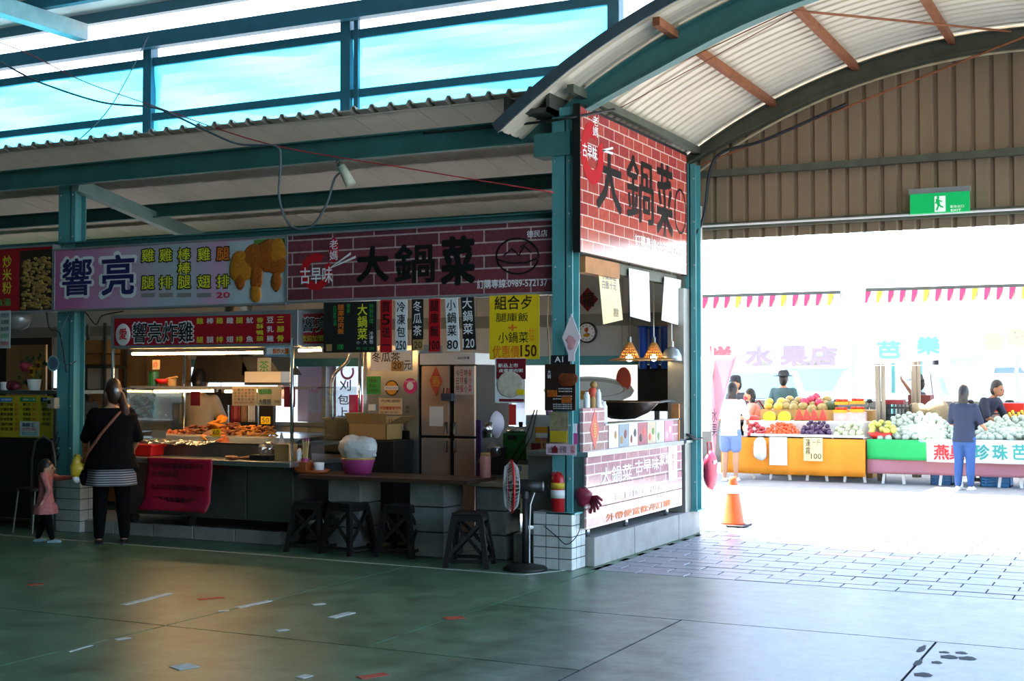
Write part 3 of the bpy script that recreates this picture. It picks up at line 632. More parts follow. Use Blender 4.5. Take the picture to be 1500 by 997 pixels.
for s_, bm, im, px, lb in strips:
    t = hung('price_strip', lb, 'price strip', px, HY + .02, bm, group='price strips under the brick sign', tilt=.05 if '80' in s_ or '120' in s_ else 0)
    k = next((i for i, ch in enumerate(s_) if ch.isdigit() and s_[i:].isdigit()), len(s_)); nch = k if k < len(s_) else len(s_)
    x0, y0, x1, y1 = px; n = nch + (1 if k < len(s_) else 0); st_ = (y1 - y0 - 4) / n; dx = 2 if 'tilted' in lb or '120' in lb else 0
    for i in range(nch):
        ya_, yb_ = (y0 + 3 + i * st_, y0 + 3 + i * st_ + st_ * .84) if s_[i] != '一' else (y0 + 2 + (i + .45) * st_, y0 + 2 + (i + .55) * st_)
        tF(s_[i], (x0 + 2.5 + dx * i / 3, ya_, x1 - 2.5 + dx * i / 3, yb_), HY + .02, im, t, bold=.012 if s_[i] != '一' else 0)
    if k < len(s_):
        if s_.startswith('冬'):
            a, b, c, d = RF(x0 + 2, y1 - 16, x1, y1, HY + .018); MB().box(a, b, HY + .015, HY + .02, c, d).build('price_card', 'cardboard', t); tF('20', (x0 + 4, y1 - 13, x1 - 2, y1 - 3), HY + .015, 'ink', t)
        else: tF(s_[k:], (x0 + 1 + dx, y1 - 16, x1 - 1 + dx, y1 - 3), HY + .02, im, t, bold=.012)
t = hung('price_poster', 'large yellow price poster with 150 in orange and brown', 'poster', (717, 432, 790, 526), HY, 'yellow')
tF('組合歺', (725, 433, 779, 453), HY, 'ink', t, bold=.012); tF('腿庫飯', (727, 458, 774, 471), HY, 'ink', t); tF('+', (745, 475, 757, 484), HY, 'txt_orange', t, bold=.03); tF('小鍋菜', (730, 486, 774, 502), HY, 'ink', t)
tF('什菜', (775, 480, 783, 500), HY, 'txt_orange', t, vert=True); tF('优惠價', (722, 506, 761, 524), HY, 'txt_orange', t, bold=.01); tF('150', (763, 505, 786, 522), HY, mat('txt_brown', '5a1a10', .5, var=0), t, bold=.02)
# new dish poster, A1 plate and menu poster
PYY = 10.18
t = hung('dish_poster', 'red and white poster of a bowl of porridge below the yellow poster', 'poster', (725, 524, 769, 590), PYY + .02, 'paper')
a, b, c, d = RF(726, 525, 769, 555, PYY); MB().box(a, b, PYY + .015, PYY + .02, c, d).build('red_panel', 'maroon', t)
c_ = PY(747, 563, PYY + .015); MB().sph((c_.x, PYY + .015, c_.z), (.13, .006, .115), 20, 8).build('bowl_picture', mat('porridge', 'cfc3b0', .4, var=.3, scale=20), t, smooth=True)
tF('新品上市', (730, 532, 759, 538), PYY + .015, 'txt_white', t, bold=.02); tF('皮蛋瘦肉粥', (731, 540, 766, 545), PYY + .015, 'txt_white', t, bold=.02)
a, b, c, d = RF(730, 584, 766, 588, PYY); MB().box(a, b, PYY + .016, PYY + .02, c, d).build('red_strip', 'maroon', t); a, b, c, d = RF(756, 570, 767, 578, PYY); MB().box(a, b, PYY + .008, PYY + .02, c, d).build('yellow_tag', 'yellow', t)
t = hung('stall_number_plate', 'small black plate reading A1 on the corner post', 'plate', (807, 520, 835, 533), 10.13, 'black_board', .01); tF('A1', (813, 522, 825, 530), 10.13, 'txt_white', t, bold=.02)
t = hung('menu_poster', 'dark brown menu poster with braised meat pictures below the A1 plate', 'poster', (798, 533, 843, 601), 10.12, mat('dark_poster', '30211c', .35, var=.3), .01)
c_ = PY(831, 556, 10.12); blob(MB(), (c_.x, 10.12, c_.z), (.1, .01, .06), 5, 14, 8, .12, True).build('meat_picture', 'fried_dark', t, smooth=True)
for x, y in ((809, 576), (830, 585)):
    a, b, c, d = RF(x - 7, y - 5, x + 7, y + 5, 10.12); MB().box(a, b, 10.112, 10.12, c, d).build('dish_picture', 'fried', t)
tF('大鍋', (802, 542, 807, 554), 10.118, 'txt_white', t, vert=True)
for y in (569, 573, 580, 584, 592, 595, 598): tF('古早味料理飯菜湯', (810 if y > 575 else 818, y - 1, 838, y + 1), 10.118, 'txt_white', t)
t = hung('food_flyer', 'colourful food flyer with yellow notice under the brown menu poster', 'poster', (805, 603, 832, 651), 10.14, mat('flyer', '8f8264', .5, var=.6, scale=22))
a, b, c, d = RF(806, 631, 831, 647, 10.14); MB().box(a, b, 10.134, 10.14, c, d).build('yellow_panel', mat('olive_yellow', 'b9a020', .5), t)
t = hung('pink_notice', 'pale pink notice strip with small red house at the post', 'notice', (800, 650, 844, 666), 10.1, mat('pale_pink', 'd9b9c6', .6, var=.05)); 
c_ = PY(813, 658, 10.1); MB().prism([(-.025, -.03), (.025, -.03), (.025, .01), (0, .035), (-.025, .01)], (c_.x, 10.1, c_.z), (1, 0, 0), (0, 0, 1), (0, -.003, 0)).build('red_house', 'maroon', t)
tF('出入登記', (803, 653, 810, 663), 10.098, 'ink', t); tF('小心慢行停看聽', (817, 653, 830, 663), 10.098, 'ink', t); tF('防疫', (836, 653, 842, 663), 10.098, 'txt_red', t, vert=True)
t = thing('spring_couplet', 'white and pink diamond charm hanging on the corner post', 'charm', (-4.5, 10.1, 1.93))
c_ = PY(837, 494, 10.1); MB().prism([(0, .2), (.085, 0), (.03, -.14), (.03, -.2), (-.03, -.2), (-.03, -.14), (-.085, 0)], (c_.x, 10.1, c_.z), (1, 0, 0), (0, 0, 1), (0, .004, 0)).build('sheet', mat('pinkwhite', 'f0dfe2', .5, var=.05), t)
blob(MB(), (c_.x, 10.1, c_.z - .04), (.045, .004, .07), 3, 12, 7, .3, True).build('print', mat('pink_print', 'd99aa0', .6, var=.3), t)
# exit sign on the gable
EY = 13.28
t = thing('exit_sign', 'green emergency exit sign with running figure on the brown gable', 'sign', (PY(1376, 293, EY).x, EY + .03, PY(1376, 311, EY).z))
a, b, c, d = RF(1333, 282, 1420, 311, EY); MB().box(a, b, EY, EY + .04, c, d).build('lit_panel', mat('exit_green', '0aa85a', .4, var=0, emit=.35, ecol='0aa85a'), t)
MB().box(a - .01, b + .01, EY - .01, EY + .05, d, d + .05).build('housing', 'alu', t)
for x in (a + .1, b - .1): MB().box(x - .01, x + .01, EY + .03, 13.35, d, d + .03).build('bracket', 'alu', t)
a, b, c, d = RF(1369, 287, 1385, 310, EY); MB().box(a, b, EY - .003, EY, c, d).build('white_door', mat('exit_white', 'e8f4ea', .4, var=0, emit=.3), t)
man = MB(); Ym = EY - .006
def seg(p, q, wd): p, q = PY(*p, Ym), PY(*q, Ym); man.bar(p, q, wd, .003, (0, 1, 0))
man.sph(PY(1374, 289, Ym), (.014, .003, .014), 10, 6)
for p, q, wd in (((1373, 291), (1375, 300), .03), ((1375, 300), (1372, 308), .016), ((1375, 300), (1380, 303), .016), ((1380, 303), (1382, 303), .014), ((1374, 293), (1380, 295), .012), ((1373, 293), (1370, 298), .012)): seg(p, q, wd)
man.build('running_figure', 'exit_green', t); tF('緊急出口', (1392, 300, 1412, 304), EY - .002, 'exit_white', t); tF('EXIT', (1393, 306, 1408, 309), EY - .002, 'exit_white', t, bold=.02)
# ================================================================== fried chicken cart
CL, CR = PY(163, 500, CYF).x, PY(434, 500, CYF).x
mat('steel_dark', '70746f', .35, metal=.75, var=.2, scale=4); mat('tube_glow', 'ffe2b0', .4, var=0, emit=42, ecol='ffc27e')
ct = thing('food_cart', 'stainless fried chicken cart with lit red sign box and glass display', 'cart', ((CL + CR) / 2, CYF + .5, .12))
zt = PY(300, 672, 10.2).z
MB().box(CL + .02, CR - .02, CYF + .06, 11.45, .24, zt - .05).build('body', 'steel_dark', ct)
for i in range(4):
    a = CL + .05 + (CR - CL - .1) * i / 4; MB().box(a, a + (CR - CL - .1) / 4 - .015, CYF + .045, CYF + .06, .26, zt - .1).build('front_panel', 'steel_dark', ct, bevel=.004)
MB().box(CL - .04, CR + .05, 10.12, 11.5, zt - .05, zt).build('counter', 'steel', ct, bevel=.008)
MB().box(CL + .02, CR - .02, 10.55, 10.57, zt, zt + .14).build('riser', 'steel_dark', ct)
MB().box(CL + .02, CR - .02, 10.55, 11.4, zt + .13, zt + .145).build('display_shelf', 'steel', ct)
for x, y in ((CL + .01, CYF + .02), (CR - .01, CYF - .05), (CL + .01, 11.4), (CR - .01, 11.4)): MB().cyl((x, y, zt), (x, y, 2.0), .018, n=10).build('post', 'chrome', ct, smooth=True)
for x in (CL + .15, CL + .9, CR - .15):
    for y in (CYF + .2, 11.2):
        wh = MB().cyl((x, y - .0, .24), (x, y, .2), .02, n=8); b = wh.build('caster', 'steel_dark', ct)
        MB().cyl((x - .02, y, .18), (x + .02, y, .18), .055, n=14).build('wheel', 'rubber', b)
sz = PY(300, 566, 10.7).z
MB().box(CL + .02, CR - .02, 10.55, 10.95, sz - .012, sz).build('upper_shelf', glass_mat('shelf_glass', 'b9c4c0', .55), ct)
MB().box(CL + .02, CR - .02, 10.545, 10.555, sz - .025, sz + .005).build('shelf_edge', 'alu', ct)
MB().box(CL + .02, CR - .45, 10.5, 10.505, zt + .16, sz - .02).build('glass_front', glass_mat('glass_thin', 'fbfdfc', .95), ct)
MB().box(CL + .015, CL + .02, 10.5, 11.35, zt + .15, sz).build('glass_side', 'glass', ct); MB().box(CR - .02, CR - .015, 10.5, 11.35, zt + .15, sz).build('glass_side', 'glass', ct)
# sign box on top
a, b, c, d = RF(162, 457, 436, 509, CYF)
sg = MB().box(a, b, CYF, CYF + .22, c, d).build('sign_box', 'alu', ct, bevel=.006)
a2, b2, c2, d2 = RF(168, 463, 426, 504, CYF); MB().box(a2, b2, CYF - .006, CYF, c2, d2).build('sign_face', 'red_board', sg)
MB().box(a, b, CYF + .2, 11.42, d - .03, d).build('roof_panel', 'alu', ct)
tF('響亮炸雞', (194, 471, 284, 502), CYF - .006, 'txt_white', ct, bold=.045, name='letter_outline'); tF('響亮炸雞', (195, 472, 283, 501), CYF - .012, 'ink', ct, bold=.012)
for i, (w_, x) in enumerate((('雞腿', 293), ('棒腿', 308), ('雞排', 322), ('雞翅', 337), ('腿排', 351), ('魷魚', 366), ('香酥鴨頭', 381), ('豆乳雞', 396), ('三腳骨', 411))):
    for j, ch in enumerate(w_):
        y = 470 + (27.5 * j / (len(w_) - 1)) - i * .25; h_ = 4.4 if len(w_) < 4 else 3.6
        tF(ch, (x - 5, y - h_, x + 5, y + h_), CYF - .007, 'txt_yellow' if i % 2 == 0 else 'txt_white', ct, bold=.015)
c_ = PY(180, 490, CYF - .01); MB().sph((c_.x, CYF - .008, c_.z), (.1, .008, .115), 20, 10).build('round_plate', 'white', ct, smooth=True); tF('愛', (175, 481, 186, 497), CYF - .018, 'txt_red', ct, bold=.02)
c_ = PY(187, 472, CYF - .008); 
# second sign box to the right
a, b, c, d = RF(437, 452, 500, 508, CYF + .1)
t = thing('sign_box', 'short red and silver sign box partly behind the black menu board', 'sign', ((a + b) / 2, CYF + .15, c))
MB().box(a, b, CYF + .1, CYF + .25, c, d).build('box', 'alu', t); a2, b2, c2, d2 = RF(438, 459, 499, 503, CYF + .1); MB().box(a2, b2, CYF + .094, CYF + .1, c2, d2).build('sign_face', 'red_board', t)
tF('響亮', (441, 464, 482, 486), CYF + .092, 'txt_white', t, bold=.045, name='letter_outline'); tF('響亮', (442, 465, 481, 485), CYF + .086, 'ink', t, bold=.012); tF('歡迎加盟', (441, 491, 474, 500), CYF + .09, 'txt_yellow', t, bold=.015)
# fluorescent tubes
def tube_lamp(label, p0, p1, Y, r=.014):
    p0, p1 = PY(*p0, Y), PY(*p1, Y); t = thing('fluorescent_lamp', label, 'lamp', (p0 + p1) / 2, group='fluorescent tubes of the stalls')
    MB().cyl(p0, p1, r, n=10).build('tube', 'tube_glow', t, smooth=True); v = (p1 - p0).normalized() * .04
    MB().cyl(p0 - v, p0, r * 1.1, n=10).build('end_cap', 'alu', t); MB().cyl(p1, p1 + v, r * 1.1, n=10).build('end_cap', 'alu', t)
    MB().bar(p0 - v + Vector((0, .01, r * 1.9)), p1 + v + Vector((0, .01, r * 1.9)), .05, .03).build('batten', 'alu', t)
tube_lamp('long warm fluorescent tube under the cart sign box', (194, 518), (386, 516), CYF + .12)
tube_lamp('fluorescent tube under the short sign box', (438, 513), (472, 512), CYF + .2)
tube_lamp('fluorescent tube beneath the glass shelf, above the chicken tray', (226, 573), (314, 572), 10.9)
tube_lamp('short fluorescent tube behind the beige price sheets', (330, 573), (378, 572), 10.9)
# tray and fried food
t = top(MB().prism([(0, 0), (1.75, 0), (1.85, .12), (-.1, .12)], (PY(228, 650, 10.62).x, 10.62, zt + .146), (1, 0, 0), (0, .25, .45), (0, .5, .02)), 'food_tray', 'steel', 'wide steel tray holding the fried chicken', 'tray', bevel=.005)
protos = {}; PLACED = []
def piece(kind, seed):
    q = random.Random(seed)
    if kind == 'chunk': mb = blob(MB(), (0, 0, 0), (.034, .03, .026), seed, 9, 6, .28); m = 'fried'
    elif kind == 'dark': mb = blob(MB(), (0, 0, 0), (.045, .02, .018), seed, 9, 6, .25); m = 'fried_dark'
    elif kind == 'cutlet': mb = blob(MB(), (0, 0, 0), (.1, .07, .02), seed, 14, 7, .18); m = 'fried_gold'
    elif kind == 'fry': mb = blob(MB(), (0, 0, 0), (.05, .014, .013), seed, 8, 6, .15); m = 'fried_gold'
    else: mb = blob(MB(), (0, 0, 0), (.05, .045, .04), seed, 11, 8, .25); m = mat('fried_orange', 'cf5a12', .5, var=.4, scale=30, bump=.8, bscale=70)
    me = mb.build('fried_' + kind, m, None, smooth=True); d = me.data; bpy.data.objects.remove(me); return d
LB = {'chunk': ('fried_chicken_chunk', 'round golden fried chicken chunk on the left of the tray'), 'dark': ('fried_chicken_strip', 'dark brown fried chicken strip in the middle of the tray'),
      'cutlet': ('fried_chicken_cutlet', 'flat golden chicken cutlet stacked highest on the tray'), 'fry': ('fried_squid_strip', 'pale golden fried strip heaped on the right of the tray'), 'ball': ('fried_drumstick', 'orange battered chicken piece at the front of the tray')}
def scatter(kind, n, x0, x1, y0, y1, Ya=10.66, Yb=11.15):
    if kind not in protos: protos[kind] = [piece(kind, 40 + i) for i in range(4)]
    for i in range(n):
        for _ in range(12):
            x, y = R.uniform(x0, x1), R.uniform(y0, y1); tt = (650 - y) / 34; p = PY(x, y, Ya + (Yb - Ya) * tt)
            if all((p - q_).length > .042 for q_ in PLACED): break
        PLACED.append(p)
        o = bpy.data.objects.new(LB[kind][0], protos[kind][i % 4]); COL.objects.link(o); o.location = p; o.rotation_euler = (R.uniform(-.5, .5), R.uniform(-.5, .5), R.uniform(0, 6.3)); s_ = R.uniform(.85, 1.2); o.scale = (s_,) * 3
        tag(o, LB[kind][1], 'fried food', 'fried food on the cart tray')
scatter('chunk', 26, 243, 278, 632, 648); scatter('dark', 46, 272, 330, 624, 642); scatter('dark', 16, 330, 350, 620, 636)
for i, (x, y) in enumerate(((316, 618), (320, 624), (324, 614), (315, 628), (322, 632), (300, 641), (308, 644), (318, 640))): scatter('cutlet', 1, x - 1, x + 1, y - 1, y + 1)
scatter('fry', 70, 340, 403, 624, 647); scatter('ball', 5, 318, 332, 641, 649, 10.6); scatter('fry', 24, 270, 316, 640, 650)
# heap under the pieces
hp = MB(); 
for x, y, rx, rz2 in ((262, 646, .14, .06), (320, 640, .22, .14), (372, 642, .22, .09), (295, 640, .16, .07)):
    p = PY(x, y, 10.9); hp.sph((p.x, 10.9, p.z - .05), (rx, .22, rz2), 14, 8)
top(hp, 'fried_crumbs', 'fried_dark', 'bed of fried crumbs under the chicken pieces', 'fried food', smooth=True, kind='stuff')
def card(name, label, cat, px, Y, m, txt=None, tm='ink', th=.004, lean=0, **k):
    t = hung(name, label, cat, px, Y, m, th)
    if txt: 
        x0, y0, x1, y1 = px; tF(txt, (x0 + (x1 - x0) * .15, y0 + (y1 - y0) * .15, x1 - (x1 - x0) * .15, y1 - (y1 - y0) * .2), Y, tm, t, **k)
    return t
card('price_card', 'yellow price card stuck in the middle of the fried chicken', 'price card', (310, 628, 323, 639), 10.64, 'yellow', '60')
card('price_card', 'orange-yellow price card at the back right of the tray', 'price card', (382, 610, 396, 621), 11.2, 'yellow', '50')
card('price_card', 'blank pale card leaning at the left of the tray', 'price card', (222, 630, 243, 641), 10.6, mat('grey_card', '8f8f84', .7))
t = card('price_sheet', 'beige calendar price sheet taped left on the glass shelf', 'price sheet', (340, 566, 376, 594), 10.53, mat('beige_paper', 'd2bd93', .7, var=.08))
for i in range(6):
    for j in range(4): tF('雞腿排翅'[(i + j) % 4], (343 + i * 5.2, 569 + j * 4.6, 346.5 + i * 5.2, 572.4 + j * 4.6), 10.53, 'txt_red' if (i + j) % 3 == 0 else 'txt_brown', t)
tF('歡迎外帶', (343, 588, 372, 591), 10.53, 'txt_red', t)
t = card('price_sheet', 'beige price sheet with green and grey characters on the glass shelf', 'price sheet', (377, 566, 412, 594), 10.53, 'beige_paper')
tF('香酥脆', (379, 569, 398, 577), 10.53, 'txt_green', t, bold=.01); tF('大雞腿', (379, 584, 397, 592), 10.53, mat('txt_grey', '55595e', .6, var=0), t, bold=.01); tF('50元', (402, 586, 410, 590), 10.53, 'txt_brown', t)
card('red_sheet', 'dark red paper hanging by the right cart post', 'paper', (416, 566, 432, 596), 10.5, 'maroon')
card('red_tag', 'small red rounded tag hanging in the display behind the glass', 'tag', (279, 573, 293, 594), 10.62, 'red')
t = card('snack_sign', 'small blue and white sign with orange characters on the cart corner', 'sign', (389, 507, 425, 522), CYF - .03, mat('sky_blue', '7fb2cf', .5), th=.008)
a, b, c, d = RF(391, 509, 424, 519, CYF - .032); MB().box(a, b, CYF - .036, CYF - .03, c, d).build('white_panel', 'paper', t); tF('酥炸大腸', (400, 510, 423, 518), CYF - .036, 'txt_orange', t, bold=.03)
# red banner hanging from the counter
a, b, c, d = RF(216, 671, 309, 747, 10.1)
t = thing('red_banner', 'dark red plastic banner with black writing hanging from the cart counter', 'banner', ((a + b) / 2, 10.1, c))
def bann(u, v):
    x = a + (b - a) * u - (.05 * (1 - v) ** 3 if u < .5 else -.02 * (1 - v)); return (x + .02 * math.sin(v * 9) * (1 - v), 10.1 - .10 * (1 - v) ** 4 - .012 * math.sin(u * 8 + v * 3), c + (d - c) * v)
MB().grid(bann, 20, 16, (0, .003, 0)).build('sheet', mat('banner_red', '9c1030', .4, var=.15), t, smooth=True)
for y, s_ in ((682, '現炸雞排雞腿香酥好吃'), (694, '外帶自取'), (714, '本店採用新鮮雞肉每日現炸'), (732, '訂購請來電歡迎選購')): tF(s_, (222, y - 4, 300 if y != 694 else 262, y + 4), 10.06, 'ink', t, bold=.012)
# things on the counter edge
a, b, c, d = RF(186, 652, 222, 667, 10.3); t = thing('red_basin', 'bright red plastic basin on the left of the cart counter', 'basin', ((a + b) / 2, 10.36, zt))
MB().prism([(0, 0), (b - a, 0), (b - a + .02, .11), (-.02, .11)], (a, 10.28, zt), (1, 0, 0), (0, 0, 1), (0, .2, 0)).build('tub', mat('bright_red', 'd31616', .35), t, bevel=.012)
MB().box(a - .03, b + .03, 10.27, 10.49, zt + .1, zt + .118).build('rim', 'bright_red', t)
t = thing('bag_box', 'cardboard box of white plastic bags at the right counter end', 'box', (PY(413, 660, 10.3).x, 10.35, zt))
a, b, c, d = RF(402, 645, 423, 670, 10.28); MB().box(a, b, 10.28, 10.42, zt, zt + .16).build('carton', 'cardboard', t, bevel=.004)
q = MB(); p = PY(413, 645, 10.35)
for i in range(4): q.add([(p.x - .03, 10.33 + .01 * i, zt + .15), (p.x + .03, 10.33 + .01 * i, zt + .15), (p.x + .012, 10.34, zt + .27), (p.x - .008, 10.34, zt + .27)], [(0, 1, 2, 3)])
q.build('plastic_bag', sheet_mat('bag_white', 'eef0f0', .5), t)
t = thing('bag_bundle', 'clear plastic bag bundle in a dark tray on the counter', 'bag', (PY(386, 665, 10.3).x, 10.35, zt))
p = t.location; MB().box(p.x - .13, p.x + .12, 10.25, 10.45, zt, zt + .05).build('tray', 'black', t); blob(MB(), (p.x - .02, 10.35, zt + .1), (.11, .09, .06), 9, 14, 8, .2).build('bag', 'plastic_clear', t)
for i, (x, y) in enumerate(((340, 668), (362, 663))):
    p = PY(x, y, 10.25); t = blob(MB(), (p.x, 10.25 + .06 * i, zt + .02), (.15, .07, .018), 20 + i, 12, 6, .2); top(t, 'spice_packet', 'fried_dark', ('flat brown snack packet at the counter front' if i == 0 else 'brown snack packet beside the clear bags'), 'packet', smooth=True)
# clear bags hanging at the left
t = thing('plastic_wrap', 'crumpled clear plastic sheet hanging at the left of the cart glass', 'plastic sheet', PY(195, 612, 10.4))
a, b, c, d = RF(167, 568, 226, 612, 10.42); MB().grid(lambda u, v: (a + (b - a) * u, 10.42 + .03 * math.sin(u * 17 + v * 5) * math.sin(v * 11), c + (d - c) * v), 18, 14, (0, .002, 0)).build('sheet', glass_mat('wrap', 'e8ecee', .72, .12), t)
q = MB()
for i in range(7):
    p = PY(190 + i * 18, 644 + (i % 2) * 4, 10.48); blob(q, (p.x, 10.47, zt + .16), (.1, .06, .03), 60 + i, 9, 6, .35)
for i in range(7):
    p = PY(196 + i * 19, 655, 10.4); blob(MB(), (p.x, 10.42, zt + .03), (.09, .07, .025), 80 + i, 9, 6, .35)
tt = top(MB().grid(lambda u, v: (PY(188, 650, 10.5).x + u * 1.15, 10.35 + .2 * v, zt + .13 + .03 * v + .018 * math.sin(u * 40 + v * 7) * math.cos(v * 9 + u * 13)), 40, 8, (0, 0, -.003)), 'plastic_wrap', 'wrap', 'glossy clear plastic cover spread along the front of the tray', 'plastic sheet')
# items on the upper shelf
def can(name, label, cat, px, py_, Y, r, h_, m, zb=None):
    p = PY(px, py_, Y); z = zb if zb is not None else p.z
    return top(MB().lathe([(r * .9, 0), (r, .01), (r, h_ - .01), (r * .9, h_)], (p.x, Y, z), 14), name, m, label, cat, smooth=False)
can('tin_can', 'dark green tin on the glass shelf', 'tin', 225, 565, 10.75, .055, .16, mat('tin_green', '1d5a2c', .4), sz)
p = PY(238, 560, 10.75); t = thing('ladle', 'red plastic ladle lying on the glass shelf', 'ladle', (p.x, 10.75, sz))
MB().lathe([(.0, 0), (.05, .01), (.075, .05), (.078, .05), (.055, .0), (.0, -.006)], (p.x, 10.75, sz + .03), 14).build('bowl', 'bright_red', t, smooth=True); MB().tube([(p.x + .05, 10.75, sz + .08), (p.x + .2, 10.75, sz + .1)], .012).build('handle', 'cardboard', t)
can('seasoning_jar', 'tan seasoning jar beside the red ladle', 'jar', 252, 563, 10.78, .045, .1, 'cardboard', sz)
card('tan_note', 'beige card with red print above the green tin', 'card', (223, 527, 234, 541), 10.75, 'beige_paper', '炸', 'txt_red')
# kitchen behind the cart
def slabF(name, label, cat, px, Y, dp, m, **k):
    a, b, c, d = RF(*px, Y); return top(MB().box(a, b, Y, Y + dp, c, d), name, m, label, cat, **k)
struct(MB().box(PY(120, 560, 12.4).x, PY(275, 560, 12.4).x, 12.4, 12.45, .1, 2.1), 'partition_kitchen', 'tan_panel')
slabF('plywood_board', 'tan plywood board behind the green tin', 'board', (214, 526, 277, 770), 12.3, .03, 'tan_panel')
a, b, c, d = RF(278, 521, 372, 560, 12.0); t = thing('extractor_hood', 'dark steel extractor hood above the cook', 'hood', ((a + b) / 2, 12.3, c))
MB().prism([(0, 0), (b - a, 0), (b - a - .2, d - c), (.1, d - c)], (a, 12.0, c), (1, 0, 0), (0, 0, 1), (0, .6, 0)).build('canopy', mat('hood_dark', '4a453e', .45, metal=.4, var=.2), t)
MB().cyl(((a + b) / 2, 12.3, d), ((a + b) / 2, 12.3, 3.2), .16, n=16).build('duct', 'steel_dark', t, smooth=True)
a, b, c, d = RF(358, 549, 411, 560, 11.9); t = thing('hood_lamp', 'white boxed lamp hanging under the grey hood', 'lamp', ((a + b) / 2, 11.95, c)); MB().box(a, b, 11.9, 12.1, c, d + .04).build('housing', 'white', t, bevel=.006); MB().box(a, b, 11.9, 12.1, c - .03, c).build('base', 'black', t)
a, b, c, d = RF(354, 522, 412, 549, 12.0); t = top(MB().prism([(0, 0), (b - a, 0), (b - a - .18, d - c), (.02, d - c)], (a, 12.0, c), (1, 0, 0), (0, 0, 1), (0, .4, 0)), 'vent_hood', 'steel_dark', 'grey sloped vent hood above the white lamp', 'hood')
card('plastic_pouch', 'white plastic pouch with green print hanging from the hood', 'bag', (377, 524, 397, 549), 11.994, sheet_mat('pouch', 'd5ddd8', .4), '茶', 'txt_green')
for px, lb, m in (((338, 592, 352, 618), 'red cloth hanging behind the tray', 'maroon'), ((353, 593, 362, 618), 'brown cloth hanging behind the tray', mat('brown_cloth', '8a6a55', .8)), ((363, 594, 374, 618), 'striped blue and white cloth hanging behind the tray', mat('stripe_cloth', 'aab0c8', .8, var=.5, scale=18, stretch=(3, 1, .2)))):
    a, b, c, d = RF(*px, 11.9); top(MB().grid(lambda u, v: (a + (b - a) * u, 11.9 + .015 * math.sin(u * 12), c + (d - c) * v), 10, 4, (0, .004, 0)), 'hanging_cloth', m, lb, 'cloth', smooth=True)
zr = PY(355, 592, 11.9).z; t = thing('clothes_rail', 'thin steel rail carrying the cloths behind the tray', 'rail', (PY(355, 600, 11.92).x, 11.92, 0)); a, b = PY(334, 592, 11.92).x, PY(378, 592, 11.92).x
MB().cyl((a, 11.91, zr), (b, 11.91, zr), .012, n=8).build('bar', 'chrome', t); MB().cyl((a, 11.92, 0), (a, 11.92, zr), .012, n=8).build('leg', 'chrome', t); MB().cyl((b, 11.92, 0), (b, 11.92, zr), .012, n=8).build('leg', 'chrome', t)
a, b, c, d = RF(250, 580, 275, 618, 12.1); top(MB().box(a, b, 12.1, 12.28, 0, d), 'steel_cabinet', 'steel', 'pale steel cabinet beside the cook', 'cabinet', bevel=.008)
a = PY(280, 620, 12).x; b = PY(410, 620, 12).x; top(MB().box(a, b, 12.48, 12.9, 0, .95).box(a, b, 12.45, 12.95, .95, .98), 'fryer_bench', 'steel_dark', 'dark steel fryer bench in front of the cook', 'bench', bevel=.006)
# ================================================================== big pot stall: tables, stools, fridge, clutter
mat('table_top', '4a352a', .35, var=.25, scale=3, stretch=(1, 6, 1)); mat('block', '7d827c', .85, var=.25, scale=9, bump=.5, bscale=40); mat('stool_plastic', '171313', .45, var=.1)
def table(label, x0, x1, y0, y1, z, legs, m='table_top'):
    t = thing('dining_table', label, 'table', ((x0 + x1) / 2, (y0 + y1) / 2, 0))
    MB().box(x0, x1, y0, y1, z - .04, z).build('tabletop', m, t, bevel=.006)
    for lx, lw, ly, ld in legs:
        lg = MB().box(lx + .02, lx + lw - .02, ly + .02, ly + ld - .02, 0, z - .04).build('leg', 'grout', t)
        for k in range(3): MB().box(lx, lx + lw, ly, ly + ld, k * (z - .04) / 3 + .005, (k + 1) * (z - .04) / 3 - .005).build('block', 'block', lg, bevel=.008)
    return t
tx0, tx1 = PY(437, 695, 10.15).x, PY(684, 700, 10.15).x
table('long dark wooden table top on grey block legs in front of the fridge', tx0, tx1, 10.15, 10.7, .72, ((tx0 + .22, .36, 10.32, .36), (PY(600, 740, 10.32).x, .36, 10.32, .36)))
sx0 = PY(682, 705, 10.4).x; table('short light-edged table beside the fan', sx0, -4.92, 10.4, 10.9, .69, ((sx0 + .08, .3, 10.45, .3),), mat('table_light', '8a7a62', .45, var=.2))
def stool(label, px, py_, rz):
    p = PZ(px, py_); t = thing('plastic_stool', label, 'stool', (p.x, p.y + .15, 0), rz, 'dark plastic stools along the tables')
    H, s1, s0 = .47, .135, .18
    MB().box(-s1, s1, -s1, s1, H - .03, H).build('seat', 'stool_plastic', t, world=False, bevel=.012)
    for a in (-1, 1):
        for b in (-1, 1): MB().prism([(-.022, -.022), (.022, -.022), (.022, .022), (-.022, .022)], (a * s0, b * s0, 0), (1, 0, 0), (0, 1, 0), (-a * (s0 - s1 + .02), -b * (s0 - s1 + .02), H - .03)).build('leg', 'stool_plastic', t, world=False)
    for k, (ux, uy) in enumerate(((1, 0), (0, 1))):
        for sg_ in (-1, 1):
            def P(u, z):
                w_ = s0 - (s0 - s1 + .01) * z / H; return (u * w_ if ux else sg_ * w_, sg_ * w_ if ux else u * w_, z)
            x = MB()
            x.bar(P(-.95, .1), P(.95, .4), .014, .03); x.bar(P(.95, .1), P(-.95, .4), .014, .03)
            x.build('cross_brace', 'stool_plastic', t, world=False); MB().bar(P(-1, .42), P(1, .42), .014, .05).build('apron', 'stool_plastic', t, world=False); MB().bar(P(-1, .06), P(1, .06), .012, .03).build('stretcher', 'stool_plastic', t, world=False)
    return t
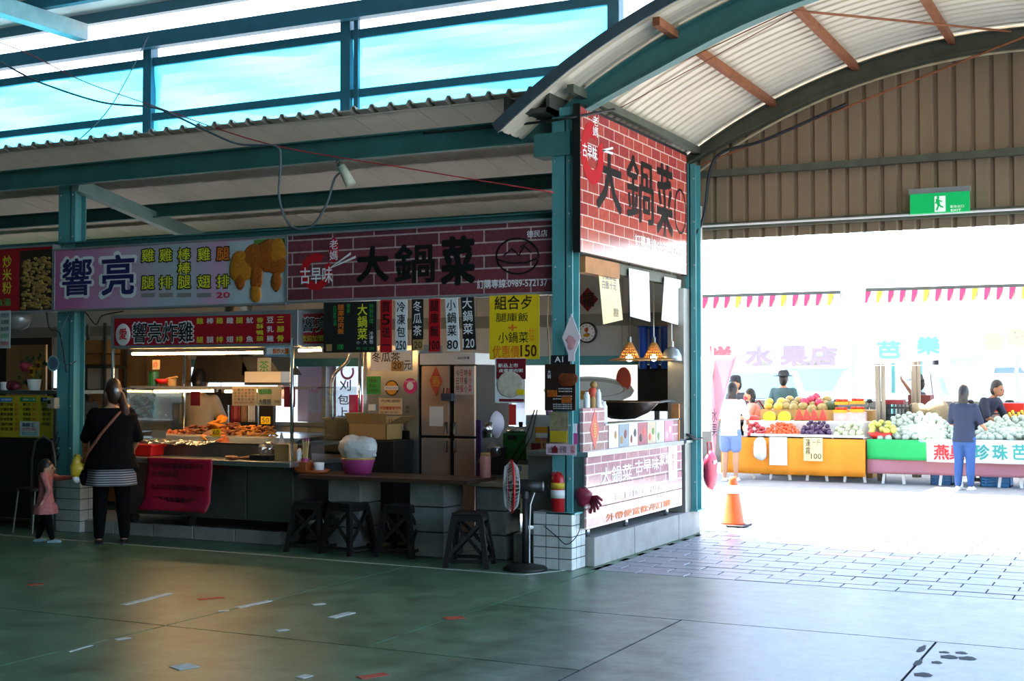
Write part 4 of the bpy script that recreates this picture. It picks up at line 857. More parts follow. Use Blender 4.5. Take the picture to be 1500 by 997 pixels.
stool('dark plastic stool nearest the cart, first of the row', 443, 808, .2); stool('dark plastic stool second from the cart', 497, 812, -.15); stool('dark plastic stool third from the cart, under the table edge', 577, 816, .1); stool('dark plastic stool nearest the fan, on the white line', 676, 832, .3)
# stainless upright cabinet with stickers
FY = 11.45
a, b, c, d = RF(531, 505, 613, 700, FY)
t = thing('steel_cabinet', 'tall stainless cabinet covered with stickers and posters left of the fridge', 'cabinet', ((a + b) / 2, FY + .3, 0))
MB().box(a, b, FY, FY + .5, 0, d).build('body', 'steel', t, bevel=.008); a2, b2, c2, d2 = RF(560, 630, 600, 690, FY); MB().box(a2, b2, FY - .01, FY, c2, d2).build('dark_door', 'black', t)
a2, b2, c2, d2 = RF(541, 592, 550, 601, FY); MB().box(a2, b2, FY - .02, FY, c2, d2).build('switch_plate', 'white', t)
t = card('drink_poster', 'white poster with black characters and brown 20 card on the steel cabinet', 'poster', (543, 513, 603, 543), FY - .01, 'paper'); tF('冬瓜茶', (545, 516, 586, 530), FY - .012, 'ink', t, bold=.01)
a2, b2, c2, d2 = RF(574, 529, 591, 543, FY - .012); MB().box(a2, b2, FY - .02, FY - .01, c2, d2).build('price_card', 'cardboard', t); tF('20', (576, 531, 588, 540), FY - .02, 'ink', t); tF('元', (592, 528, 602, 541), FY - .012, 'ink', t, bold=.01)
t = card('delivery_sign', 'green delivery sign reading Uber Eats on the steel cabinet', 'sign', (537, 551, 557, 577), FY - .006, mat('uber_green', '1f9a3a', .5)); tF('Uber\nEats', (540, 554, 553, 567), FY - .01, 'ink', t); tF('外送美食', (540, 569, 554, 574), FY - .01, 'ink', t)
def disc(name, label, px, py_, r, m, Y, ins, rect=None):
    p = PY(px, py_, Y); t = thing(name, label, 'sticker', (p.x, Y, p.z - r)); MB().cyl((p.x, Y, p.z), (p.x, Y - .003, p.z), r, n=24).build('disc', m, t)
    MB().cyl((p.x, Y - .003, p.z), (p.x, Y - .005, p.z), r * ins[0], n=20).build('centre', ins[1], t)
    return t
t = disc('round_sticker', 'round orange and black sticker on the steel cabinet', 574, 568, .08, 'black', FY - .004, (.85, mat('amber', 'd9951f', .5))); a2, b2, c2, d2 = RF(564, 565, 584, 571, FY); MB().box(a2, b2, FY - .014, FY - .009, c2, d2).build('name_band', 'paper', t); tF('FOOD', (566, 566.5, 582, 569.5), FY - .014, 'ink', t)
t = disc('round_sticker', 'round pink sticker with white centre on the steel cabinet', 601, 565, .08, mat('hot_pink', 'd6267c', .5), FY - .004, (.5, 'paper')); tF('好吃推薦', (594, 557, 608, 560), FY - .01, 'txt_white', t)
t = card('notice_sheet', 'beige notice with red and brown lines on the steel cabinet', 'notice', (555, 583, 589, 607), FY - .006, 'beige_paper')
tF('內用須知', (559, 585, 586, 589), FY - .008, 'ink', t); tF('平日營業至下午', (556, 595, 588, 600), FY - .008, 'txt_red', t, bold=.01); tF('謝謝合作', (557, 602, 583, 605), FY - .008, 'txt_brown', t)
t = card('notice_sheet', 'lower tan notice half hidden behind the cardboard box', 'notice', (564, 609, 590, 638), FY - .006, 'beige_paper', '公告', 'txt_brown')
tF('禁止', (594, 594, 600, 604), FY - .004, 'ink', t, vert=True)
# four-door fridge
a, b, c, d = RF(618, 534, 697, 705, FY + .02)
mat('fridge_steel', 'c4a892', .36, metal=.35, var=.08, stretch=(1, 1, .1))
t = thing('refrigerator', 'four-door stainless refrigerator with red diamond paper on one door', 'refrigerator', ((a + b) / 2, FY + .4, 0))
MB().box(a, b, FY + .04, FY + .75, .06, d).build('body', 'black', t); a2, b2, c2, d2 = RF(618, 517, 697, 533, FY); MB().box(a - .01, b + .01, FY - .01, FY + .75, d, d2).build('header', 'white', t, bevel=.006)
mz = PY(655, 640, FY).z; mx = PY(661, 600, FY).x
for x0, x1 in ((a + .005, mx - .03), (mx + .03, b - .005)):
    for z0, z1_ in ((.1, mz - .012), (mz + .012, d - .01)):
        dr = MB().box(x0, x1, FY, FY + .045, z0, z1_).build('door', 'fridge_steel', t, bevel=.006)
        hx = x1 - .02 if x0 < mx - .1 else x0 + .02; MB().box(hx - .012, hx + .012, FY - .025, FY, (z0 if z0 > 1 else z1_ - .16) + .02, (z0 if z0 > 1 else z1_ - .16) + .14).build('handle', 'chrome', dr)
for x in (a + .08, b - .08): MB().cyl((x, FY + .3, 0), (x, FY + .3, .08), .025, n=10).build('foot', 'steel_dark', t)
tF('HO冷凍', (671, 522, 688, 526), FY - .01, 'txt_navy', t, bold=.02)
p = PY(638.5, 558, FY - .006); t = thing('door_charm', 'red diamond paper on the left fridge door', 'charm', (p.x, FY, p.z - .17)); MB().prism([(0, .15), (.075, 0), (0, -.15), (-.075, 0)], (p.x, FY - .004, p.z), (1, 0, 0), (0, 0, 1), (0, -.003, 0)).build('paper', mat('coral', 'd8563f', .5, var=.2), t); tF('春', (633, 550, 645, 566), FY - .008, mat('gold', 'd9a640', .4, var=0), t)
card('note_paper', 'blank white sheet on the left fridge door', 'paper', (629, 595, 649, 624), FY - .006, 'white')
t = card('handwritten_sheet', 'pale sheet with red handwriting on the right fridge door', 'paper', (666, 537, 693, 578), FY - .006, mat('pale_sheet', 'd2c4bb', .6, var=.1))
for i in range(4): tF('今日特餐小菜'[i:i + 3], (668 + i * 6, 541, 673 + i * 6, 574), FY - .008, 'txt_red' if i % 2 else 'txt_brown', t, vert=True)
t = card('pen_holder', 'dark blue pen holder box on the fridge door', 'holder', (646, 576, 661, 587), FY - .07, mat('slate', '3b4a5c', .5), th=.06)
for x, m in ((649, 'ink'), (654, 'txt_brown'), (657, 'red')): p = PY(x, 578, FY - .04); MB().cyl(p, p + Vector((.01, 0, .07)), .006, n=6).build('pen', m, t)
# steel counter left, cardboard box, basket with bag
a, b, c, d = RF(475, 614, 526, 700, 11.52); top(MB().box(a, b, 11.52, 11.95, .0, d).box(a - .01, b + .01, 11.51, 11.96, d, d + .02), 'steel_counter', 'steel_dark', 'plain dark steel counter box left of the cardboard box', 'counter', bevel=.006)
a, b, c, d = RF(511, 622, 566, 640, 11.1); tz = .72
t = thing('cardboard_box', 'open brown cardboard box with raised flaps', 'box', ((a + b) / 2, 11.25, c))
bx0, bx1, by0, by1 = a, b, 11.1, 11.4; z0 = PY(540, 644, 11.1).z; z1 = PY(540, 621, 11.1).z; th = .006
for m_, bx in (('front', (bx0, bx1, by0, by0 + th)), ('back', (bx0, bx1, by1 - th, by1)), ('side', (bx0, bx0 + th, by0, by1)), ('side', (bx1 - th, bx1, by0, by1))): MB().box(*bx, z0, z1).build(m_ + '_wall', 'cardboard', t)
MB().box(bx0, bx1, by0, by1, z0, z0 + th).build('bottom', 'cardboard', t)
MB().prism([(0, 0), (bx1 - bx0, 0), (bx1 - bx0 + .02, .12), (-.03, .12)], (bx0, by0, z1), (1, 0, 0), (0, -.35, .9), (0, .004, 0)).build('flap', 'cardboard', t); MB().prism([(0, 0), (by1 - by0, 0), (by1 - by0, .2), (0, .2)], (bx1, by0, z1), (0, 1, 0), (.85, 0, .4), (0, 0, .004)).build('flap', 'cardboard', t)
MB().prism([(0, 0), (by1 - by0, 0), (by1 - by0, .12), (0, .12)], (bx0, by0, z1), (0, 1, 0), (-.25, 0, .9), (0, 0, .004)).build('flap', 'cardboard', t)
top(MB().box(bx0 - .05, bx1 + .1, 11.08, 11.42, .0, z0 - .001), 'storage_bin', 'black', 'black storage bin under the cardboard box', 'bin', bevel=.01)
p = PY(524, 690, 10.45); t = thing('plastic_basket', 'purple-pink plastic basket holding a stuffed white bag', 'basket', (p.x, 10.45, .72))
MB().lathe([(.13, 0), (.155, .1), (.165, .14), (.172, .14), (.172, .128), (.16, .1), (.135, .005)], (p.x, 10.45, .722), 24, sy=.75).build('tub', mat('magenta', 'a8407e', .45), t, smooth=True)
MB().tube([(p.x + .168 * math.cos(q), 10.45 + .126 * math.sin(q), .865) for q in np.linspace(0, 6.2832, 25)], .008).build('rim', mat('rim_yellow', 'c9a13a', .5), t)
t = top(blob(MB(), (p.x, 10.45, .95), (.19, .14, .12), 33, 26, 18, .13, True).sph((p.x + .16, 10.45, .9), (.05, .03, .025), 8, 6), 'plastic_bag', mat('bag_film', 'c9cac6', .35, var=.12, bump=.9, bscale=18), 'bulging translucent white plastic bag in the pink basket', 'bag', smooth=True)
# condiment tray
p = PY(456, 690, 10.32); t = thing('condiment_tray', 'orange-brown oval tray with chopstick cup and white cup', 'tray', (p.x, 10.32, .72))
MB().lathe([(.0, 0), (.17, 0), (.2, .035), (.19, .035), (.165, .01), (0, .01)], (p.x, 10.32, .722), 24, sy=.6).build('dish', mat('orange_brown', '9a4f22', .45), t, smooth=True)
MB().box(p.x - .16, p.x - .02, 10.26, 10.38, .73, .83).build('holder', 'orange_brown', t, bevel=.008)
top(MB().lathe([(.045, 0), (.05, .09), (.046, .09), (.042, .005)], (p.x + .09, 10.32, .735), 16), 'paper_cup', 'white', 'small white printed cup on the condiment tray', 'cup', smooth=True)
t = thing('chopstick_cup', 'cup of pink-tipped chopsticks on the condiment tray', 'chopsticks', (p.x - .07, 10.32, .83))
MB().lathe([(.03, 0), (.035, .06), (.032, .06)], (p.x - .07, 10.32, .8), 12).build('cup', 'magenta', t)
for i in range(9):
    q = 2 * math.pi * i / 9; c0 = Vector((p.x - .07 + .015 * math.cos(q), 10.32 + .015 * math.sin(q), .83)); c1 = c0 + Vector((.018 * math.cos(q), .018 * math.sin(q), .2)); st = MB().cyl(c0, c1, .004, n=5).build('chopstick', mat('bamboo', 'd8b878', .6), t); MB().cyl(c1, c1 + Vector((0, 0, .02)), .0045, n=5).build('tip', 'magenta', st)
top(blob(MB(), (p.x - .14, 10.32, .88), (.03, .03, .06), 4, 10, 8, .2), 'napkin_bundle', 'white', 'crumpled white napkin beside the chopsticks', 'napkin', smooth=True)
# pedestal fan
p = PZ(780, 832); fx, fy = p.x - .02, p.y - .1
t = thing('pedestal_fan', 'black pedestal fan with red-ringed wire guard facing the cart', 'fan', (fx, fy, 0))
MB().lathe([(.19, 0), (.19, .015), (.16, .035), (.06, .05), (.03, .06), (0, .06)], (fx, fy, 0), 28).build('base', 'black', t, smooth=True)
MB().cyl((fx, fy, .05), (fx, fy, .62), .026, n=14).build('column', 'black', t, smooth=True)
hz = PY(768, 712, fy).z; hd = Vector((-.84, -.54, .0)); hc = Vector((fx - .02, fy, hz))
MB().cyl(hc + hd * -.16, hc + hd * .03, .052, .062, n=18).build('motor_housing', 'black', t, smooth=True); MB().cyl(hc + hd * -.175, hc + hd * -.16, .04, n=18).build('rear_cap', 'alu', t); MB().cyl((fx, fy, .6), (fx, fy, hz - .04), .034, n=12).build('neck', 'black', t)
u_ = Vector((0, 0, 1)).cross(hd).normalized(); v_ = Vector((0, 0, 1)); gc = hc + hd * .1
def circ(c, r, n=36): return [c + (u_ * math.cos(2 * math.pi * i / n) + v_ * math.sin(2 * math.pi * i / n)) * r for i in range(n + 1)]
MB().tube(circ(gc, .22), .009).build('red_ring', 'red', t, smooth=True)
for nm, sg_ in (('front_guard', 1), ('rear_guard', -1)):
    q = MB()
    for i in range(36):
        an = 2 * math.pi * i / 36; e = u_ * math.cos(an) + v_ * math.sin(an)
        q.tube([gc + e * .22, gc + e * .17 + hd * sg_ * .05, gc + e * .04 + hd * sg_ * .065], .0016, 4)
    for r_, h_ in ((.17, .05), (.1, .06), (.04, .065)): q.tube(circ(gc + hd * sg_ * h_, r_, 24), .0018, 4)
    q.build(nm, mat('guard_white', 'c4c6c6', .4), t)
for i in range(3):
    an = 2 * math.pi * i / 3; e = u_ * math.cos(an) + v_ * math.sin(an); f_ = u_ * -math.sin(an) + v_ * math.cos(an)
    MB().grid(lambda a_, b_: gc + e * (.03 + .165 * a_) + f_ * ((b_ - .5) * (.06 + .1 * a_)) + hd * ((b_ - .5) * .035), 6, 4, hd * .003).build('blade', glass_mat('blade_clear', 'cfd6d8', .6, .2), t, smooth=True)
MB().tube([hc + hd * -.1 + Vector((0, 0, -.05)), (fx + .06, fy - .02, hz - .15), (fx + .05, fy - .02, .35), (fx + .04, fy, .06)], .006).build('cord', 'white', t)
# fire extinguisher on the footing
p = PY(816, 742, 10.16); ex = p.x; t = thing('fire_extinguisher', 'red fire extinguisher with yellow label on the tiled footing', 'fire extinguisher', (ex, 10.2, .482))
MB().lathe([(.06, 0), (.068, .012), (.068, .27), (.06, .31), (.03, .335), (.022, .35), (0, .35)], (ex, 10.2, .482), 24).build('cylinder', mat('ext_red', 'b5121b', .3, var=.05), t, smooth=True)
MB().lathe([(.069, .2), (.0695, .2), (.0695, .25), (.069, .25)], (ex, 10.2, .482), 24).build('label_band', mat('ext_label', 'c9a92c', .5, var=.4, scale=14), t, smooth=True); MB().lathe([(.0698, .12), (.0702, .12), (.0702, .19), (.0698, .19)], (ex, 10.2, .482), 24).build('white_band', 'white', t, smooth=True)
MB().box(ex - .015, ex + .015, 10.18, 10.22, .83, .87).build('valve', 'black', t); MB().bar((ex - .02, 10.2, .87), (ex + .07, 10.2, .9), .02, .012).build('handle', 'black', t); MB().bar((ex - .02, 10.2, .86), (ex + .07, 10.2, .87), .02, .01).build('lever', 'black', t)
MB().tube([(ex - .01, 10.2, .85), (ex - .06, 10.18, .85), (ex - .085, 10.17, .75), (ex - .085, 10.17, .6)], .009).build('hose', 'rubber', t, smooth=True)
tF('滅火器', (808, 690, 824, 696), 10.125, 'txt_red', t, bold=.01)
# clutter on the shelf behind the fan
def boxF(name, label, cat, px, Y, dp, m, **k): a, b, c, d = RF(*px, Y); return top(MB().box(a, b, Y, Y + dp, c, d), name, m, label, cat, bevel=.006, **k)
a, b, c, d = RF(738, 668, 830, 676, 10.9); t = top(MB().box(PY(700, 670, 10.95).x, -4.95, 10.95, 11.5, .82, .86).box(PY(702, 670, 10.95).x, PY(708, 670, 10.95).x, 10.97, 11.48, 0, .82).box(-5.02, -4.96, 10.97, 11.48, 0, .82), 'side_shelf', 'steel_dark', 'steel side shelf behind the fan', 'shelf')
a, b, c, d = RF(736, 634, 769, 670, 11.0); t = thing('green_cooker', 'green square rice warmer with steel lid', 'cooker', ((a + b) / 2, 11.15, .86)); MB().box(a, b, 11.0, 11.3, .86, d).build('body', mat('cooker_green', '1f6a2e', .4), t, bevel=.012)
MB().lathe([(.14, 0), (.15, .02), (.12, .05), (.03, .06), (0, .06)], ((a + b) / 2, 11.15, d), 20, sy=.9).build('lid', 'chrome', t, smooth=True); MB().box(a + .06, a + .15, 10.985, 11.0, d - .06, d - .02).build('badge', 'black', t); MB().cyl(((a + b) / 2, 11.15, d + .06), ((a + b) / 2, 11.15, d + .1), .02, n=10).build('knob', 'black', t)
a, b, c, d = RF(769, 608, 806, 672, 11.0); t = thing('white_carton', 'white printed carton with orange and black label behind the post', 'carton', ((a + b) / 2, 11.1, .86)); MB().box(a, b, 11.02, 11.25, .86, d).build('box', mat('carton_grey', 'b4b8b4', .6, var=.15), t)
for px, m in (((783, 625, 804, 648), 'amber'), ((784, 634, 804, 641), 'paper'), ((777, 649, 800, 663), 'maroon')): a2, b2, c2, d2 = RF(*px, 11.0); MB().box(a2, b2, 11.012 if m == 'paper' else 11.015, 11.02, c2, d2).build('label_patch', m, t)
p = PY(711, 700, 10.6); t = thing('pink_jar', 'tall dusty pink jar on the short table', 'jar', (p.x, 10.6, .69)); MB().lathe([(.045, 0), (.05, .01), (.05, .22), (.045, .225)], (p.x, 10.6, .69), 18).build('body', mat('dusty_pink', 'c07f78', .5), t, smooth=True); MB().lathe([(.046, .225), (.046, .25), (.04, .255), (0, .255)], (p.x, 10.6, .69), 18).build('lid', 'cardboard', t, smooth=True)
top(blob(MB(), (p.x + .02, 10.72, .96), (.07, .06, .1), 12, 14, 10, .15), 'clear_bag', 'plastic_clear', 'clear plastic bag behind the pink jar', 'bag', smooth=True)
boxF('black_box', 'small black box behind the pink jar', 'box', (718, 655, 735, 695), 10.75, .1, 'black'); boxF('white_tray', 'white and blue plastic egg tray under the green cooker', 'tray', (733, 682, 756, 690), 10.8, .12, mat('pale_blue', 'a9c0c9', .5, var=.3, scale=30))
for i, (x, y, Y) in enumerate(((804, 615, 11.1), (796, 676, 11.0))):
    p = PY(x, y, Y); p.z = PY(788, 608, 11.0).z + .06 if i == 0 else .92; t = thing('chopstick_cup', 'upright bunch of pink-tipped chopsticks ' + ('beside the brown menu poster' if i == 0 else 'above the fan motor'), 'chopsticks', p); MB().lathe([(.028, -.06), (.034, .05), (.031, .05)], p, 12).build('cup', mat('mauve_clear', '9a6a96', .4), t, smooth=True)
    for k in range(8): q = 2 * math.pi * k / 8; c0 = p + Vector((.012 * math.cos(q), .012 * math.sin(q), -.02)); c1 = c0 + Vector((.014 * math.cos(q), .014 * math.sin(q), .14)); s2 = MB().cyl(c0, c1, .004, n=5).build('chopstick', 'bamboo', t); MB().cyl(c1, c1 + Vector((0, 0, .03)), .0045, n=5).build('tip', mat('lilac', 'b98ac0', .5), s2)
t = card('pink_bag', 'pink and white printed pouch hanging beside the post', 'bag', (834, 620, 846, 650), 10.3, mat('pouch_pink', 'd84a8c', .5, var=.2)); a2, b2, c2, d2 = RF(834, 620, 845, 634, 10.3); MB().box(a2, b2, 10.292, 10.3, c2, d2).build('white_print', 'paper', t)
gl = MB(); p = PY(857, 727, 10.3)
t = thing('work_glove', 'maroon rubber glove hanging over the tiled footing edge', 'glove', (p.x, 10.36, p.z - .1)); blob(gl, (p.x - .02, 10.33, p.z), (.075, .07, .09), 3, 16, 12, .14, True)
for i in range(5): q = .5 - i * .32; gl.tube([(p.x + .02, 10.33 + .012 * i, p.z - .01), (p.x + .1 * math.cos(q - .5), 10.33 + .012 * i, p.z + .1 * math.sin(q - .5)), (p.x + .15 * math.cos(q - .7), 10.33 + .012 * i, p.z + .15 * math.sin(q - .7))], .017, 8, .012)
gl.build('glove', mat('maroon_rubber', '7c1734', .5), t, smooth=True)
for pts in ([(783, 600, 11.0), (770, 640, 10.98), (752, 668, 10.95), (735, 688, 10.9)], [(787, 600, 11.0), (778, 640, 10.98), (760, 672, 10.95), (742, 700, 10.9)]): top(MB().tube([PY(*q) for q in pts], .006), 'power_cable', 'cable', 'black power cable running down ' + ('left of' if pts[0][0] == 783 else 'across') + ' the white carton', 'cable', smooth=True)
# window view: banners behind the rear window
BY = 13.385
t = card('window_banner', 'grey tarpaulin hanging outside the rear window behind the cart', 'tarpaulin', (436, 512, 492, 640), BY, sheet_mat('grey_tarp', '8f8790', .35))
t = card('window_banner', 'white vertical banner with blue characters and red ring behind the window', 'banner', (487, 512, 531, 640), BY + .01, sheet_mat('white_tarp', 'd9dde6', .45)); tF('刈', (498, 556, 514, 572), BY + .006, mat('txt_slate', '46506e', .6, var=0), t, bold=.02); tF('包', (495, 578, 511, 592), BY + .006, 'txt_slate', t, bold=.02); tF('上', (494, 596, 510, 610), BY + .006, 'txt_slate', t, bold=.02)
c_ = PY(509, 544, BY + .006); ring(MB(), c_, .07, .1, FRONT, 150, 390).build('red_ring', mat('ring_pink', 'c9788a', .5), t)
card('pink_sheet', 'hot pink sheet seen through the rear window above the cardboard box', 'sheet', (511, 578, 531, 625), 13.25, sheet_mat('pink_sheet', 'e0347c', .4))
t = card('bowl_banner', 'large printed banner of a white soup bowl behind the side window', 'banner', (822, 512, 934, 606), BY, sheet_mat('white_poster', 'e6e0d8', .5))
for rx, rz2, dz, m in ((.55, .16, .0, 'white'), (.47, .11, .03, mat('bowl_grey', 'b9b6b0', .4)), (.42, .09, .02, 'white')): c_ = PY(862, 572, BY); MB().sph((c_.x, BY - .01 - (.55 - rx) * .05, c_.z + dz), (rx, .006, rz2), 28, 8).build('bowl_print', m, t, smooth=True)
c_ = PY(914, 556, BY); MB().sph((c_.x, BY - .01, c_.z), (.09, .008, .14), 14, 8).build('red_print', 'coral', t, smooth=True)
card('brown_board', 'brown slatted board in the window right of the fridge', 'board', (700, 536, 727, 590), 13.2, mat('brown_slat', '7d5f55', .6, var=.15, stretch=(1, 1, 12)), th=.02)
card('pink_flag', 'pink and orange flag seen below the brown board', 'flag', (697, 588, 716, 620), 13.25, mat('flag_pink', 'd9736c', .6, var=.3))
card('red_poster', 'red poster with dark print below the porridge poster', 'poster', (727, 592, 756, 622), 13.25, 'red'); card('white_curtain', 'white hanging cloth right of the red poster', 'cloth', (756, 590, 769, 622), 13.25, sheet_mat('white_cloth', 'dfe6ef', .4))
card('window_cloth', 'draped white sheet outside the window between the posters', 'sheet', (769, 515, 800, 606), BY + .012, sheet_mat('white_sheet2', 'e9e4dc', .5))
p = PY(722, 612, 12.0); top(blob(MB(), (PY(722, 630, 11.9).x, 11.9, PY(722, 622, 11.9).z), (.13, .12, .13), 8, 16, 10, .1), 'stuffed_bag', mat('bag_pale', 'd9d2de', .5), 'pale lilac stuffed bag beside the steel pot', 'bag', smooth=True)
p = PY(711, 640, 11.7); top(MB().lathe([(.07, 0), (.075, .15), (.072, .15), (.065, .01)], (p.x, 11.7, p.z), 18), 'steel_pot', 'chrome', 'small steel pot right of the fridge', 'pot', smooth=True)
card('purple_umbrella', 'folded purple cloth against the fridge side', 'cloth', (697, 615, 704, 792), 11.3, mat('purple', '3b2462', .6), th=.03)
# wall things
WY = 13.27
p = PY(861, 487, WY); t = thing('wall_clock', 'round white wall clock with dark rim and fruit picture', 'clock', (p.x, WY, p.z - .11)); MB().lathe([(.096, -.035), (.115, -.03), (.115, 0), (.096, 0)], (p.x, WY, p.z), 28, 'y').build('rim', 'black', t, smooth=True)
MB().cyl((p.x, WY, p.z), (p.x, WY - .037, p.z), .098, n=28).build('dial', 'paper', t); MB().sph((p.x, WY - .037, p.z + .03), (.025, .004, .025), 10, 6).build('picture', 'coral', t); MB().sph((p.x, WY - .037, p.z - .03), (.04, .004, .02), 10, 6).build('picture', 'amber', t)
for i in range(12): an = math.pi * i / 6; MB().sph((p.x + .08 * math.sin(an), WY - .037, p.z + .08 * math.cos(an)), (.006, .003, .008), 6, 4).build('hour_mark', 'ink', t)
for an, ln in ((.3, .07), (2.0, .05)): MB().bar((p.x, WY - .043, p.z), (p.x + ln * math.sin(an), WY - .043, p.z + ln * math.cos(an)), .006, .002, (0, 1, 0)).build('hand', 'ink', t)
p = PY(861, 438.5, WY); t = thing('fortune_paper', 'red diamond fortune paper with black character on the rear wall', 'charm', (p.x, WY, p.z - .17)); MB().prism([(0, .135), (.125, 0), (0, -.135), (-.125, 0)], (p.x, WY, p.z), (1, 0, 0), (0, 0, 1), (0, -.004, 0)).build('paper', 'maroon', t); tF('福', (853, 428, 870, 449), WY - .006, 'ink', t, bold=.02)
t = thing('water_filter', 'set of three blue water filter housings on a bracket', 'water filter', (PY(957, 540, 13.1).x, 13.15, PY(957, 540, 13.1).z)); a, b, c, d = RF(928, 467, 984, 477, 13.1); MB().box(a, b, 13.1, 13.26, c, d).build('bracket', 'band', t)
for x in (942, 958, 975): p0, p1 = PY(x, 540, 13.12), PY(x, 478, 13.12); MB().lathe([(.04, 0), (.045, .02), (.05, p1.z - p0.z - .03), (.058, p1.z - p0.z - .02), (.058, p1.z - p0.z)], p0, 16).build('housing', mat('filter_blue', '1f4fb4', .3), t, smooth=True)
card('dark_screen', 'black board filling the window beside the wok', 'board', (934, 534, 993, 602), 13.2, 'black', th=.03)
a, b, c, d = RF(993, 534, 1001, 600, 13.15); top(MB().box(a, b, 13.15, 13.25, c, d), 'wooden_jamb', 'rust_box', 'narrow brown wooden jamb right of the black board', 'board')
# ================================================================== side counter facing the passage
KX = -4.44; Ya, Yb = 10.3, 12.76
t = thing('serving_counter', 'long serving counter clad in pale brick print facing the passage', 'counter', (KX - .3, (Ya + Yb) / 2, .25))
MB().box(KX - .55, KX - .02, Ya, Yb, .34, .96).build('body', 'steel_dark', t)
for z0, z1_ in ((.33, .5), (.505, .68), (.685, .945)): MB().box(KX - .02, KX, Ya, Yb, z0, z1_).build('brick_panel', 'brick_print_pale', t, bevel=.003)
MB().box(KX - .56, KX + .02, Ya - .01, Yb + .01, .945, .99).build('ledge', 'steel', t, bevel=.004)
MB().box(KX - .06, KX - .03, Ya, 10.78, .99, 1.36).build('end_panel', 'brick_print_pale', t); MB().box(KX - .06, KX - .03, 10.78, Yb, .99, 1.2).build('upper_panel', 'brick_print_pale', t)
MB().box(KX - .07, KX - .02, 10.78, Yb, 1.2, 1.215).build('upper_rail', 'steel', t); MB().box(KX - .1, KX - .02, Yb - .03, Yb, .99, 1.36).build('end_post', 'rust_box', t)
MB().box(KX - .55, KX - .1, Ya + .4, Yb, .99, 1.19).build('stove_body', 'steel_dark', t)
for y in (10.5, 11.4, 12.5):
    for x in (KX - .08, KX - .5): MB().cyl((x, y, .25), (x, y, .34), .025, n=12).build('foot', 'chrome', t, smooth=True)
for s_, px in (('大鍋菜', (880, 682, 925, 706)), ('古早味', (930, 672, 965, 690)), ('家常菜', (966, 664, 990, 680)), ('每日限量供應', (900, 715, 975, 725))): tS(s_, px, KX + .001, 'txt_white', t, bold=.012)
tS('外帶便當歡迎訂購', (888, 742, 982, 752), KX + .001, 'txt_orange', t, bold=.012)
# pictures along the upper panel
cols = ['f0f0f0', '8a9aa6', 'e9e4e2', 'b05a68', 'c9b49a', 'cfe0dc', 'd08a9c']
ys = np.linspace(10.86, 12.55, 8)
for i in range(7):
    t2 = thing('dish_photo', ['white plastic bag picture sheet, first of the row on the counter', 'grey-blue dish photo on the counter, second sheet', 'white dish photo with dark dots, third sheet on the counter', 'dark red dish photo, middle sheet on the counter', 'beige and green dish photo, fifth sheet on the counter', 'pale mint dish photo, sixth sheet on the counter', 'pink photo of two dishes, last sheet on the counter'][i], 'photo', (KX - .02, (ys[i] + ys[i + 1]) / 2, .995), group='dish photos along the counter')
    MB().box(KX - .028, KX - .022, ys[i] + .008, ys[i + 1] - .008, .995, 1.2).build('sheet', mat('dish_sheet_%d' % i, cols[i], .3, var=.2, scale=9), t2)
    for k in range(2): blob(MB(), (KX - .022, ys[i] + .07 + .09 * k, 1.06 + .05 * k), (.003, .035, .04), i * 3 + k, 10, 6, .1, True).build('dish_print', ['paper', 'cardboard', 'maroon', 'ink', 'coral', 'leaf_print', 'pale_pink'][(i + k) % 7], t2, smooth=True)
p = Vector((KX - .03, 10.55, 1.17)); t2 = thing('couplet', 'coral red diamond charm on the end of the counter', 'charm', (KX - .028, 10.55, .98)); MB().prism([(0, .17), (.1, 0), (0, -.17), (-.1, 0)], p, (0, 1, 0), (0, 0, 1), (.004, 0, 0)).build('paper', 'coral', t2); text('春', p + Vector((.005, 0, 0)), .07, .14, 'gold', t2, SIDE)
t2 = thing('price_list', 'narrow white price list hanging on the far counter panel', 'price list', (KX + .01, 12.45, .62)); MB().box(KX + .002, KX + .006, 12.35, 12.6, .6, .96).build('sheet', 'paper', t2); text('外帶價目', (KX + .006, 12.47, .8), .06, .26, 'txt_red', t2, SIDE, vert=True)
# wok, pots and containers
wk = PX(932, 603, KX - .3); t2 = thing('wok', 'large dark steel wok on the serving counter', 'wok', (KX - .32, 12.0, 1.2))
MB().lathe([(.0, 0), (.12, .01), (.25, .07), (.36, .17), (.37, .175), (.36, .185), (.24, .085), (.11, .025), (0, .015)], (KX - .34, 12.0, 1.215), 30).build('bowl', mat('wok_steel', '5a4a3e', .25, metal=.8, var=.2), t2, smooth=True)
MB().tube([(KX - .12, 12.3, 1.38), (KX - .02, 12.45, 1.4), (KX + .02, 12.5, 1.39)], .012).build('handle', 'steel_dark', t2)
for i, (y, m, r_, h_) in enumerate(((10.42, 'white', .05, .14), (10.56, 'cardboard', .04, .1), (10.68, 'white', .045, .16), (10.9, 'paper', .035, .22), (11.0, 'paper', .035, .22))):
    z = 1.362 if y < 10.75 else 1.192; x = KX - .13 if y > 10.75 else KX - .046
    if y < 10.75: r_ *= .55
    top(MB().lathe([(r_ * .9, 0), (r_, .01), (r_ * .95, h_ * .8), (r_ * .6, h_ * .9), (r_ * .6, h_), (0, h_)], (x, y, z), 14), 'sauce_bottle', m, ['white sauce jar at the near corner of the counter panel', 'brown sauce pot next to the near corner jar', 'tall white jar on the counter end panel', 'slim white cup stack left of the wok', 'second slim white cup stack nearest the wok'][i], 'bottle', smooth=True)
p = PY(868, 574, 11.6)
